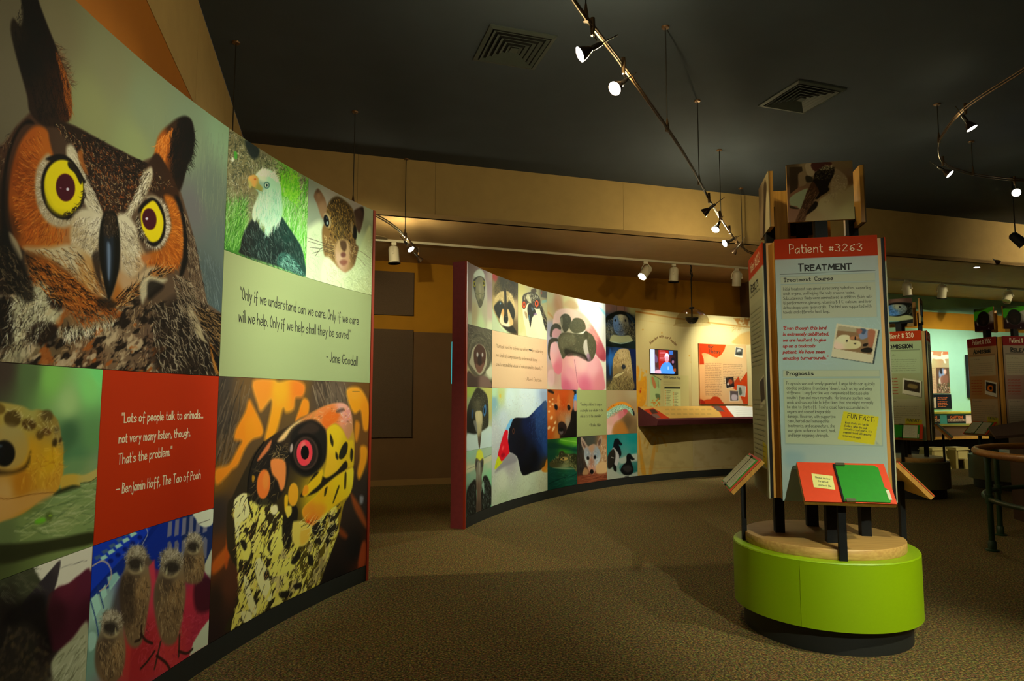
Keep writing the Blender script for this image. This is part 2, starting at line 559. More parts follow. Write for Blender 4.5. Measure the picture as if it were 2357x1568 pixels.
# ------------------------------------------------------------------ hand lettering: strokes on a grid, y: a=-3 .. d=0 .. i=5 .. m=9
GL = {'a': '4h2i0g0e1d2d4g 4i4d', 'b': '0m0d 0g2i4h4e2d0e', 'c': '4h2i0h0e2d4e', 'd': '4m4d 4g2i0h0e2d4e', 'e': '0f4g3i1i0g0e2d4e', 'f': '4l3m2l2b 0h4h',
      'g': '4h2i0h0f2e4g 4i4c2a0b', 'h': '0m0d 0g2i4h4d', 'i': '0i0d 0k0l', 'j': '2i2b1a0b 2k2l', 'k': '0m0d 3i0f 1g4d', 'l': '0m0d', 'm': '0i0d 0g2i3h3d 3g5i6h6d',
      'n': '0i0d 0g2i4h4d', 'o': '2i0h0e2d4e4h2i', 'p': '0i0a 0g2i4h4f2d0e', 'q': '4h2i0h0f2e4g 4i4a5b', 'r': '0i0d 0g2i3i', 's': '4h2i0h1g3f4e2d0d', 't': '1l1e2d3d 0i3i',
      'u': '0i0e2d4f 4i4d', 'v': '0i2d4i', 'w': '0i1d3h5d6i', 'x': '0i4d 4i0d', 'y': '0i2e 4i1a', 'z': '0i4i0d4d',
      'A': '0d3m5d 1g5g', 'B': '0d0m3l3j0i3h4f3d0d', 'C': '4l2m0k0f2d4e', 'D': '0d0m3l4i3e0d', 'E': '4m0m0d4d 0i3i', 'F': '4m0m0d 0i3i', 'G': '4l2m0k0f2d4f4h2h',
      'H': '0m0d 4m4d 0i4i', 'I': '0m0d', 'J': '3m3f1d0f', 'K': '0m0d 4m0h4d', 'L': '0m0d4d', 'M': '0d1m3g6m6d', 'N': '0d0m4d4m', 'O': '2m0j0f2d4f4j2m', 'P': '0d0m4l4i0h',
      'Q': '2m0j0f2d4f4j2m 3f5c', 'R': '0d0m4l4i0h4d', 'S': '4l2m0k1i4g4e2d0e', 'T': '0m5m 2m2d', 'U': '0m0f2d4f4m', 'V': '0m2d4m', 'W': '0m1d3j5d6m', 'X': '0m4d 4m0d', 'Y': '0m2h4m 2h2d', 'Z': '0m4m0d4d',
      '0': '2m0j0f2d4f4j2m', '1': '0k2m2d', '2': '0k2m4k0d4d', '3': '0l2m4k2i4g3d0e', '4': '3d3m0g4g', '5': '4m0m0i3i4f2d0e', '6': '4l1j0f2d4f2h0f', '7': '0m4m1d', '8': '2i0k2m4k0f2d4f2i', '9': '3h0j2m4k3d',
      '.': '0d0e', ',': '1e0c', "'": '0m0k', '"': '0m0k 2m2k', '-': '0h2h', '_': '0h6h', '#': '1l1d 3l3d 0j4j 0f4f', '&': '4d0k2m3k0f2d4g', '!': '0m0g 0e0d', ':': '0h0g 0e0d', ' ': ''}
SERIF = {'T': '0k0m4m4k 2m2d 1d3d', 'r': '0i1i1d 0d2d 1g3i4h', 'e': GL['e'], 'a': GL['a'], 't': '1l1e2d3e 0i3i', 'm': '0i0d 0h1i2h2d 2h3i4h4d', 'n': '0i1i1d 0d2d 1h2i3h3d 3d4d',
         'C': '4m4k3m1m0k0f1d3d4e', 'P': '0m3m4k3i1i 1m1d 0d2d', 'i': '1i2i2d 0d4d 2k2l', 'u': '0i0e2d4f 4i4d5d'}

def text_len(t, mono=False, serif=False):
    if mono:
        return 5.6 * len(t)
    x = 0
    for ch in t:
        g = (SERIF if serif else GL).get(ch, GL.get(ch, ''))
        x += (max([int(c) for c in g if c.isdigit()] or [0]) + 1.9) if g else 3.2
    return x

def letter(mb, surf, t, x0, y0, x1, y1, hgt, wid, off, shear=0.0, serif=False, sc_caps=False):
    """one line of lettering from (x0, y0) to (x1, y1) on the surface, cap height hgt (metres)"""
    L = math.hypot(x1 - x0, y1 - y0)
    cx, cy = (x1 - x0) / L, (y1 - y0) / L
    k = L / max(1.0, text_len(t, serif, serif) - 1.9)
    ky = hgt / 9.0
    x = 0.0
    for idx, ch in enumerate(t):
        g = (SERIF if serif else GL).get(ch, GL.get(ch, ''))
        wmax = max([int(c) for c in g if c.isdigit()] or [0]) if g else 0
        px = x + ((5.6 - wmax) / 2 if serif else 0)
        scl = 0.78 if (sc_caps and idx > 0) else 1.0
        for st in g.split():
            P = [(int(st[i]), 'abcdefghijklm'.index(st[i + 1]) - 3) for i in range(0, len(st), 2)]
            Q = []
            for a, b in P:
                u = (px + a * 1.0) * k + shear * b * ky
                v = b * ky * scl
                Q.append((x0 + u * cx - v * cy, y0 + u * cy + v * cx))
            for (ax, ay), (bx, by) in zip(Q[:-1], Q[1:]):
                d = math.hypot(bx - ax, by - ay) + 1e-9
                ex, ey = (bx - ax) / d * wid * 0.45, (by - ay) / d * wid * 0.45
                nx_, ny_ = -(by - ay) / d * wid * 0.5, (bx - ax) / d * wid * 0.5
                pts = [(ax - ex - nx_, ay - ey - ny_), (bx + ex - nx_, by + ey - ny_), (bx + ex + nx_, by + ey + ny_), (ax - ex + nx_, ay - ey + ny_)]
                V = surf(np.array([p[0] for p in pts]), np.array([p[1] for p in pts]), off)
                mb.add(V, [(0, 1, 2, 3)])
        x += 5.6 if serif else ((wmax + 1.9) if g else 3.2)

def greek(mb, surf, x0, y0, x1, hgt, wid, off, seed, dy=0.0):
    """a line of writing too small to read: short word-long wavering strokes"""
    r = random.Random(seed)
    x = x0
    while x < x1 - hgt:
        w = min(x1 - x, hgt * r.uniform(1.5, 5.0))
        n = max(2, int(w / (hgt * 0.55)))
        for i in range(n):
            a = x + w * i / n
            b = a + w / n * 0.72
            yy = y0 + dy * (a - x0)
            h = hgt * (0.55 if r.random() < 0.65 else 0.95)
            pts = [(a, yy), (b, yy), (b, yy + wid), (a, yy + wid)] if i % 2 else [(a, yy), (a + wid, yy), (b, yy + h), (b - wid, yy + h)]
            V = surf(np.array([p[0] for p in pts]), np.array([p[1] for p in pts]), off)
            mb.add(V, [(0, 1, 2, 3)])
        x += w + hgt * 0.5

# ================================================================== the room
BU = np.array((1.0, 0.32)) / math.hypot(1, 0.32)          # along the back wall
BN = np.array((BU[1], -BU[0]))                            # towards the viewer
B0 = np.array((0.0, 11.85))
def bw(s, d=0.0):
    p = B0 + BU * s + BN * d
    return float(p[0]), float(p[1])
FX = np.array((1.0, 0.30)) / math.hypot(1, 0.30)
def fp(x):
    return (x, 8.75 + 0.30 * x)
LD = np.array((-0.27, 0.963)) / math.hypot(0.27, 0.963)
LN = np.array((LD[1], -LD[0]))
def lw(y, d=0.0):
    t = (y - 4.885) / LD[1]
    p = np.array((-2.47, 4.885)) + LD * t + LN * d
    return float(p[0]), float(p[1])
SOF, CEI = 3.835, 4.60

floor = MB().add([(-7, -4, 0), (17, -4, 0), (17, 18.5, 0), (-7, 18.5, 0)], [(0, 1, 2, 3)]).build('floor', carpet_mat())
tag(floor, 'brown speckled loop carpet floor', 'floor', kind='structure')
xl, xr = lw(7.75)[0], 16.0
ceil = MB().prism([(-1.0, -4), (16, -4), fp(xr), fp(xl), lw(-0.6)], CEI, CEI + 0.1).build('ceiling', CEIL)
tag(ceil, 'dark grey main ceiling with square vents', 'ceiling', kind='structure')

# lower ceiling between the beige fascia and the back wall
sof = MB().prism([fp(-4.2), fp(xr), bw(17.2), bw(-6)], SOF, SOF + 0.06).build('ceiling_soffit', SOFFIT)
tag(sof, 'tan lowered ceiling strip in front of the ochre back wall', 'ceiling', kind='structure')

fas = empty('wall_fascia_back', (0, 8.75, SOF), 0, 'long beige fascia between dark ceiling and lowered ceiling', 'wall')
fas['kind'] = 'structure'
edges = [-3.3, -1.98, -1.02, 1.6, 4.2, 6.8, 9.4, 12.0, 16.0]
for a, b in zip(edges[:-1], edges[1:]):
    p, q = np.array(fp(a)), np.array(fp(b))
    p = p + FX * 0.003
    nn = np.array((-FX[1], FX[0])) * 0.05
    MB().prism([p, q, q + nn, p + nn], SOF, CEI).build('fascia_board', BEIGE, fas, world=True)
fl = empty('wall_fascia_left', (*lw(4.9), 3.77), 0, 'tall beige fascia running overhead above the orange wall', 'wall')
fl['kind'] = 'structure'
le = [-0.6, 1.6, 3.2, 4.95, 6.3, 7.72]
for a, b in zip(le[:-1], le[1:]):
    p, q = np.array(lw(a + 0.004)), np.array(lw(b))
    MB().prism([p, q, q - LN * 0.05, p - LN * 0.05], 3.77, CEI).build('fascia_board', BEIGE, fl, world=True)
p, q = np.array(lw(-0.6, -0.004)), np.array(lw(7.72, -0.004))
wl = MB().prism([p, q, q - LN * 0.08, p - LN * 0.08], 3.11, 3.77).build('wall_left', ORANGE_WALL)
tag(wl, 'orange ochre wall band above the owl display wall', 'wall', kind='structure')
p, q = np.array(lw(-0.6, -0.7)), np.array(lw(11.5, -0.7))
wl2 = MB().prism([p, q, q - LN * 0.08, p - LN * 0.08], 0, 3.77).build('wall_left', BEIGE)
tag(wl2, 'beige side wall hidden behind the owl display wall', 'wall', kind='structure')
MB().prism([np.array(lw(-0.6, -0.08)), np.array(lw(9, -0.08)), np.array(lw(9, -0.7)), np.array(lw(-0.6, -0.7))], 3.11, 3.16).build('return_board', BEIGE, wl)

# back wall: tan below, ochre band above, teal at the right
wb = empty('wall_back', (*bw(3), 0), 0, 'far wall in ochre, tan and pale teal paint', 'wall')
wb['kind'] = 'structure'
def bwall(s0, s1, z0, z1, m, name):
    a, b = bw(s0), bw(s1)
    c, d = bw(s1, -0.1), bw(s0, -0.1)
    return MB().prism([a, b, c, d], z0, z1).build(name, m, wb, world=True)
bwall(-6, 5.0, 0, 2.62, BROWN, 'lower_paint')
bwall(-6, 5.0, 2.62, SOF, YELLOW, 'upper_paint')
bwall(5.0, 17.2, 0, 3.075, TEAL, 'lower_paint')
bwall(5.0, 17.2, 3.075, 3.465, YELLOW, 'ochre_band')
bwall(5.0, 17.2, 3.465, SOF, TEAL, 'upper_paint')
a, b = bw(-6, 0.015), bw(4.8, 0.015)
bb = MB().prism([a, b, bw(4.8, 0), bw(-6, 0)], 0, 0.10).build('baseboard_back', mat('tan_skirting_paint', '#8a6a3c', 0.6))
tag(bb, 'tan skirting board along the ochre back wall', 'baseboard', kind='structure')
fin = empty('wall_return', (*bw(5.1), 0), 0, 'brown wall return with bright orange end beside history wall', 'wall')
fin['kind'] = 'structure'
u, n = BU, BN
P0 = np.array(bw(4.93))
MB().prism([P0, P0 + n * 0.62, P0 + n * 0.62 + u * 0.16, P0 + u * 0.16], 0, SOF).build('side_face', BROWN, fin, world=True)
MB().prism([P0 + n * 0.62 - u * 0.004, P0 + n * 0.64 - u * 0.004, P0 + n * 0.64 + u * 0.3, P0 + n * 0.62 + u * 0.3], 0.09, SOF).build('orange_end', mat('bright_orange_paint', '#d3571a', 0.7), fin, world=True)
MB().prism([P0 + n * 0.62 - u * 0.01, P0 + n * 0.66 - u * 0.01, P0 + n * 0.66 + u * 0.3, P0 + n * 0.62 + u * 0.3], 0.0, 0.09).build('skirting', mat('cream_skirting', '#c9b483', 0.6), fin, world=True)
for nm, pts in (('wall_rear', [(-7, -4), (17, -4), (17, -4.1), (-7, -4.1)]), ('wall_right', [(16, -4), (16.1, -4), (16.1, 18), (16, 18)])):
    o = MB().prism(pts, 0, CEI + 0.1).build(nm, BEIGE)
    tag(o, {'wall_rear': 'plain beige wall behind the viewer', 'wall_right': 'plain beige wall far to the right'}[nm], 'wall', kind='structure')

# acoustic panels on the back wall
for z0, z1, lab in ((2.895, 3.655, 'small square brown acoustic panel high on ochre wall'), (0.81, 2.652, 'tall brown acoustic panel below the smaller one')):
    t = empty('acoustic_panel', (*bw(-2.4, 0.0), z0), math.atan2(BU[1], BU[0]), lab, 'acoustic panel', 'acoustic panels on the back wall')
    MB().box((-1.0, -0.04, 0.004), (0.59, -0.002, z1 - z0 - 0.004)).build('fabric_face', ACOUSTIC, t)
    MB().box((-1.01, -0.03, 0), (0.60, -0.001, z1 - z0)).build('edge_frame', mat('dark_panel_edge', '#3a2d22', 0.9), t)

# ================================================================== ceiling vents and speaker
def vent(cx, cy, rz, label):
    t = empty('ceiling_vent', (cx, cy, CEI), rz, label, 'vent', 'square louvred vents in the dark ceiling')
    m1 = mat('dark_vent_enamel', '#3c4442', 0.6)
    def ring(a0, a1, z0, z1, name, th=0.004):
        mb = MB()
        V, Fc = [], []
        for a, z in ((a0, z0), (a1, z1), (a1, z1 + th), (a0, z0 + th)):
            V += [(-a, -a, z), (a, -a, z), (a, a, z), (-a, a, z)]
        for k in range(4):
            for j in range(4):
                i0, i1 = k * 4 + j, k * 4 + (j + 1) % 4
                k2 = ((k + 1) % 4) * 4
                Fc.append((i0, i1, k2 + (j + 1) % 4, k2 + j))
        return mb.add(V, Fc).build(name, m1, t)
    ring(0.30, 0.265, -0.012, -0.02, 'frame', 0.02)
    for a in (0.252, 0.205, 0.158, 0.111, 0.064):
        ring(a, a - 0.026, -0.026, -0.014, 'louvre')
    MB().box((-0.035, -0.035, -0.03), (0.035, 0.035, -0.024)).build('centre_plate', m1, t)
    MB().box((-0.28, -0.28, -0.002), (0.28, 0.28, 0.0)).build('dark_duct', mat('duct_black', '#0c0d0d', 0.9), t)
vent(0.01, 5.58, math.atan2(0.19, 0.605), 'dark square ceiling vent nearer the owl wall')
vent(2.99, 6.53, math.atan2(0.19, 0.583), 'dark square ceiling vent above the treatment kiosk')
sp = empty('ceiling_speaker', (-2.02, 9.5, SOF), 0, 'round flush speaker grille in the lowered ceiling', 'speaker')
MB().lathe([(0.0, -0.012), (0.15, -0.010), (0.165, 0.0)], n=28).build('grille', mat('speaker_grille_tan', '#7c6a4a', 0.7), sp, True)
MB().lathe([(0.16, -0.010), (0.175, -0.010), (0.18, 0.0)], n=28).build('rim', mat('speaker_rim_tan', '#8b7650', 0.6), sp, True)

# ================================================================== cable rails with spotlights
def rail(pts, z, rods, label, rod_top=CEI):
    c = pts[len(pts) // 2]
    t = empty('light_rail', (c[0], c[1], z), 0, label, 'light rail', 'curved low-voltage light rails')
    P = smooth_line([(x, y) for x, y in pts], 6)
    for dz in (0.012, -0.012):
        MB().tube([(x, y, z + dz) for x, y in P], 0.0075, 8).build('rail_tube', BRONZE, t, True, world=True)
    for x, y in rods:
        MB().tube([(x, y, z), (x, y, rod_top)], 0.005, 6).build('suspension_rod', mat('black_rod', '#201c18', 0.5), t, world=True)
        MB().lathe([(0.006, 0.09), (0.016, 0.02), (0.016, -0.02)], (x, y, z), n=10).build('rod_clamp', BRONZE, t, True, world=True)
        m = MB()
        m.lathe([(0.035, 0.0), (0.03, -0.012), (0.0, -0.014)], (x, y, rod_top), n=14)
        m.build('canopy', mat('copper_canopy', '#6f5238', 0.4, metal=0.6), t, True, world=True)
R1 = [(-0.5, 1.9), (0.0, 2.75), (0.34, 3.482), (0.587, 3.932), (0.767, 4.26), (1.287, 5.246), (1.707, 6.089), (2.18, 7.112), (2.609, 8.0), (3.264, 9.271), (3.78, 9.985), (4.5, 10.0)]
rail(R1, 3.714, [(0.43, 3.66), (1.283, 5.246), (1.939, 6.618), (2.60, 7.983), (3.4, 9.5)], 'long light rail curving overhead towards the back wall')
R0 = [(-2.6, 4.9), (-2.45, 5.6), (-2.10, 6.326), (-1.79, 6.70), (-1.60, 7.274), (-1.467, 7.761), (-1.39, 8.4), (-1.36, 9.0), (-1.35, 9.25)]
rail(R0, 3.58, [(-2.43, 5.5), (-1.718, 6.9), (-1.389, 8.321)], 'light rail passing behind the owl display wall')
R2 = [(4.5, 3.4), (4.25, 4.6), (4.22, 5.3), (4.235, 5.915), (4.432, 6.525), (4.616, 6.878), (4.91, 7.269), (5.261, 7.553), (5.733, 7.78), (6.369, 7.937), (7.3, 8.0)]
rail(R2, 4.2, [(4.50, 6.689), (5.569, 7.70)], 'hooked light rail under the dark ceiling at the right')
R3 = [(6.2, 12.0), (7.0, 12.1), (7.7, 11.9), (8.25, 11.55), (8.45, 11.33)]
rail(R3, 4.01, [(8.21, 11.58)], 'short light rail in front of the teal wall')

LEAK = 17.0
def spotlight(clamp, lens, aim, on, label, watt=0, deg=40, color=NEUT, blend=1.0, target=None):
    """small cone lamp hanging from a rail: clamp point, centre of its lens, direction it faces"""
    t = empty('rail_spotlight', clamp, 0, label, 'spotlight', 'small spotlights on the light rails')
    c, l = np.array(clamp, float), np.array(lens, float)
    d = np.array(aim, float); d /= np.linalg.norm(d)
    back = l - d * 0.125
    knee = (back[0], back[1], back[2] + 0.03)
    top = (c[0], c[1], c[2] - 0.05)
    MB().lathe([(0.014, 0.05), (0.016, 0.0), (0.011, -0.06)], clamp, n=10).build('clamp', BRONZE, t, True, world=True)
    MB().tube([(c[0] + 0.006, c[1], c[2] - 0.05), knee], 0.003, 6).tube([(c[0] - 0.006, c[1], c[2] - 0.05), knee], 0.003, 6).build('stem', BRONZE, t, world=True)
    MB().lathe([(0.013, -0.035), (0.017, 0.0), (0.017, 0.035), (0.013, 0.045)], back, d, 12).build('socket', mat('lamp_socket_black', '#1f1a17', 0.4), t, True, world=True)
    MB().tube([back - d * 0.03, back - d * 0.15], 0.004, 6).build('aiming_handle', mat('dull_handle', '#2c231a', 0.7), t, world=True)
    MB().lathe([(0.014, 0.04), (0.03, 0.07), (0.043, 0.10), (0.05, 0.125), (0.047, 0.125), (0.03, 0.078), (0.012, 0.05)], back, d, 20).build('reflector', REFLECT, t, True, world=True)
    MB().lathe([(0.0, 0.120), (0.046, 0.122), (0.046, 0.119)], back, d, 20).build('lens', LENS_ON if on else LENS_OFF, t, True, world=True)
    if on:                      # warm light leaks out of the back of the dichroic reflector
        pd = bpy.data.lights.new('reflector_leak', 'POINT')
        pd.energy, pd.color, pd.shadow_soft_size = (LEAK if clamp[2] < 3.6 + 0.2 * (clamp[0] > 0) else 0.7) if clamp[0] > 0 else (8.0 if clamp[1] > 7 else 0.8), (1.0, 0.82, 0.42), 0.03
        po = bpy.data.objects.new('reflector_leak', pd)
        COL.objects.link(po)
        po.location = tuple(back - d * 0.02 + np.array((0.0, 0.11, 0.02)))
    if watt:
        spot('rail_or_fill_spot', tuple(l + d * 0.03), target if target is not None else tuple(l + d), watt, deg, blend, color)

spotlight((0.479, 3.739, 3.714), (0.40, 3.739, 3.535), (-0.84, -0.1, -0.5), True, 'lit spotlight nearest the viewer, aimed at the owl', 70, 74, NEUT, 1.0, (-1.72, 3.35, 2.05))
spotlight((0.742, 4.201, 3.714), (0.675, 4.17, 3.535), (-0.62, -0.45, -0.64), True, 'lit spotlight second along rail, aimed at eagle and squirrel', 200, 54, GREENISH, 1.0, (-1.42, 4.8, 1.85))
spotlight((2.189, 7.112, 3.714), (2.127, 7.13, 3.541), (-0.75, 0.35, -0.55), False, 'dark spotlight, first of four in the far cluster')
spotlight((2.53, 7.807, 3.714), (2.462, 7.78, 3.525), (-0.5, -0.45, -0.74), True, 'lit spotlight, second of four in the far cluster', 330, 60, NEUT, 1.0, (1.9, 11.2, 1.0))
spotlight((2.873, 8.489, 3.714), (2.793, 8.46, 3.515), (-0.85, -0.25, -0.45), True, 'lit spotlight, third of four in the far cluster', 280, 62, NEUT, 1.0, (0.0, 8.9, 1.9))
spotlight((3.155, 9.062, 3.714), (3.113, 9.08, 3.527), (-0.5, 0.45, -0.74), False, 'dark spotlight, last of four in the far cluster')
spotlight((-1.389, 8.384, 3.58), (-1.31, 8.34, 3.40), (0.6, -0.3, -0.74), True, 'lit spotlight beside the end of the owl wall', 30, 70, WARM, 1.0, (-0.3, 7.0, 0))
spotlight((-1.344, 9.226, 3.58), (-1.30, 9.22, 3.43), (0.6, 0.2, -0.7), False, 'dark spotlight at the end of the rail by the owl wall')
spotlight((-2.29, 6.0, 3.58), (-2.25, 6.05, 3.42), (0.13, 0.94, -0.3), True, 'lit spotlight hidden behind the owl wall, facing the back wall', 160, 70, WARM, 1.0, (-1.6, 11.2, 1.8))
spotlight((-2.48, 5.35, 3.58), (-2.42, 5.38, 3.44), (0.62, 0.26, -0.7), True, 'lit spotlight hidden behind the owl wall, facing the carpet', 130, 60, (1.0, 0.82, 0.42), 1.0, (0.6, 6.6, 0.0))
spotlight((4.243, 5.915, 4.2), (4.284, 5.90, 4.0), (0.35, -0.25, -0.9), True, 'lit spotlight, highest on the hooked rail', 22, 60, WARM, 1.0, (4.6, 5.0, 0))
spotlight((4.92, 7.269, 4.2), (4.975, 7.24, 4.03), (0.5, -0.45, -0.7), True, 'lit spotlight, lowest on the hooked rail bend', 14, 60, WARM, 1.0, (5.6, 6.2, 0))
spotlight((6.251, 7.937, 4.2), (6.22, 7.88, 4.023), (-0.60, -0.72, -0.28), True, 'dazzling spotlight facing the viewer on hooked rail')
spotlight((8.28, 11.52, 4.01), (8.27, 11.48, 3.81), (-0.05, 0.0, -1.0), True, 'lit spotlight pointing straight down by teal wall', 40, 50, NEUT, 1.0, (8.2, 11.4, 0))
spotlight((8.42, 11.36, 4.01), (8.52, 11.30, 3.86), (0.8, 0.1, -0.45), False, 'dark spotlight at the tip of the short rail')

# ================================================================== white track on the lowered ceiling with cylinder heads
def tp(s):
    p = np.array((-0.534, 10.03)) + np.array((1.0, 0.335)) / math.hypot(1, 0.335) * s
    return float(p[0]), float(p[1])
TR = math.atan2(0.335, 1)
for s0, s1, lab in ((-4.2, 6.2, 'white lighting track above the animal photo wall'), (6.3, 14.0, 'white lighting track in front of the teal wall')):
    t = empty('lighting_track', (*tp((s0 + s1) / 2), SOF), TR, lab, 'lighting track', 'white lighting tracks on the lowered ceiling')
    h = (s1 - s0) / 2
    MB().box((-h, -0.018, -0.035), (h, 0.018, 0)).build('track_body', WHITE, t)
    MB().box((-h, -0.007, -0.036), (h, 0.007, -0.034)).build('slot', mat('track_slot_grey', '#6e6654', 0.6), t)

def track_head(x, y, aim, on, label, ring, watt=0, deg=50, color=NEUT, target=None, blend=1.0):
    t = empty('track_head', (x, y, SOF - 0.035), TR, label, 'track light', 'white cylinder lights on the ceiling track')
    d = np.array(aim, float); d /= np.linalg.norm(d)
    piv = np.array((x, y, SOF - 0.21))
    MB().box((x - 0.035, y - 0.02, SOF - 0.075), (x + 0.035, y + 0.02, SOF - 0.036)).build('adapter', WHITE, t, world=True)
    side = np.cross(d, (0, 0, 1.0))
    side = side / np.linalg.norm(side) if np.linalg.norm(side) > 0.05 else np.array((1.0, 0, 0))
    yk = [piv + side * 0.088, piv + side * 0.088 + np.array((0, 0, 0.075)), piv + side * 0.05 + np.array((0, 0, 0.125)), piv + np.array((0, 0, 0.14)), piv - side * 0.05 + np.array((0, 0, 0.125)), piv - side * 0.088 + np.array((0, 0, 0.075)), piv - side * 0.088]
    MB().tube(yk, 0.008, 8).build('yoke', WHITE, t, True, world=True)
    MB().tube([piv + side * 0.07, piv + side * 0.105], 0.016, 10).tube([piv - side * 0.07, piv - side * 0.105], 0.016, 10).build('knob', WHITE, t, True, world=True)
    MB().lathe([(0.03, -0.125), (0.062, -0.108), (0.076, -0.075), (0.078, 0.14), (0.072, 0.14), (0.07, 0.06)], piv, d, 24).build('housing', WHITE, t, True, world=True)
    if ring:
        MB().lathe([(0.072, 0.132), (0.092, 0.132), (0.092, 0.148), (0.07, 0.148), (0.072, 0.132)], piv, d, 24).build('gasket_ring', BLACK, t, True, world=True)
    MB().lathe([(0.0, 0.125), (0.071, 0.127), (0.071, 0.12)], piv, d, 24).build('lens', LENS_ON if on else LENS_OFF, t, True, world=True)
    if watt:
        spot('track_or_fill_spot', tuple(piv + d * 0.16), target if target is not None else tuple(piv + d), watt, deg, blend, color)
track_head(-1.77, 9.63, (0.08, 0.0, -1), False, 'white cylinder light nearest the owl wall end', True)
track_head(2.27, 10.966, (-0.55, -0.42, -0.72), True, 'glowing white cylinder light turned towards the photo wall', False, 130, 95, GREENISH, (0.9, 9.8, 2.3))
track_head(2.80, 11.18, (-0.06, 0.02, -1), False, 'white cylinder light pointing down beside the clear dome', True, 45, 90, NEUT, (2.9, 12.1, 1.7))
track_head(4.02, 11.56, (0.02, 0.25, -1), True, 'white cylinder light above the history board', False, 190, 90, NEUT, (4.25, 12.65, 1.9))
track_head(7.73, 12.667, (0.1, 0.05, -1), False, 'white cylinder light with ring above tortoise picture board', True)
track_head(8.61, 12.954, (0.05, 0.3, -1), True, 'lit white cylinder light over teal wall', True, 300, 66, (0.95, 1.0, 0.82), (10.5, 14.95, 1.95))
track_head(10.44, 13.625, (-0.5, -0.25, -0.75), False, 'white cylinder light at the right frame edge', False)

# ================================================================== clear dome hanging in front of the history wall
dm = empty('sound_dome', (3.117, 11.255, 2.75), 0, 'clear acrylic sound dome hanging on a black cord', 'speaker')
glass = bpy.data.materials.new('clear_acrylic')
glass.use_nodes = True
nt = glass.node_tree
for q in list(nt.nodes):
    if q.type == 'BSDF_PRINCIPLED':
        nt.nodes.remove(q)
tr, gl, mxs = (nt.nodes.new(k) for k in ('ShaderNodeBsdfTransparent', 'ShaderNodeBsdfGlossy', 'ShaderNodeMixShader'))
tr.inputs['Color'].default_value = (0.93, 0.9, 0.84, 1)
gl.inputs['Roughness'].default_value = 0.04
mxs.inputs[0].default_value = 0.07
nt.links.new(tr.outputs[0], mxs.inputs[1])
nt.links.new(gl.outputs[0], mxs.inputs[2])
nt.links.new(mxs.outputs[0], nt.nodes['Material Output'].inputs['Surface'])
prof = [(0.02, 0.30)] + [(0.29 * math.cos(a), 0.02 + 0.27 * math.sin(a)) for a in np.linspace(1.5, 0.03, 12)] + [(0.315, 0.0), (0.315, -0.004), (0.287, 0.012)] + [(0.284 * math.cos(a), 0.018 + 0.265 * math.sin(a)) for a in np.linspace(0.06, 1.49, 12)]
MB().lathe(prof, n=40).build('dome', glass, dm, True)
MB().lathe([(0.0, 0.02), (0.05, 0.025), (0.085, 0.06), (0.11, 0.11), (0.112, 0.125), (0.0, 0.127)], n=28).build('speaker_driver', BLACK, dm, True)
MB().lathe([(0.012, 0.126), (0.016, 0.27), (0.045, 0.285), (0.045, 0.305), (0.0, 0.315)], n=18).build('stalk', BLACK, dm, True)
MB().tube([(0, 0, 0.31), (0, 0, 0.80), (0.012, 0, 0.86), (-0.008, 0.01, 0.92), (0.006, 0, 1.0), (0, 0, SOF - 2.75 - 0.035)], 0.009, 8).tube([(0.0, 0, 0.80), (0.03, 0, 0.86), (0.02, 0.01, 0.92), (0, 0, 0.97)], 0.007, 8).build('cord', BLACK, dm, True)

# black lamp head on a drop rod at the right
bl = empty('black_floodlight', (7.05, 9.0, CEI), 0, 'black floodlight hanging at the right edge below ceiling', 'floodlight')
MB().tube([(0, 0, 0), (0, 0, -0.80)], 0.008, 8).build('drop_rod', BLACK, bl)
MB().lathe([(0.03, -0.12), (0.06, -0.09), (0.07, 0.1), (0.064, 0.1)], (0.02, -0.02, -0.90), (0.55, -0.3, -0.75), 20).build('housing', BLACK, bl, True)
MB().lathe([(0.03, 0.0), (0.035, -0.015), (0.0, -0.017)], (0, 0, 0), (0, 0, 1), 14).build('canopy', BLACK, bl, True)

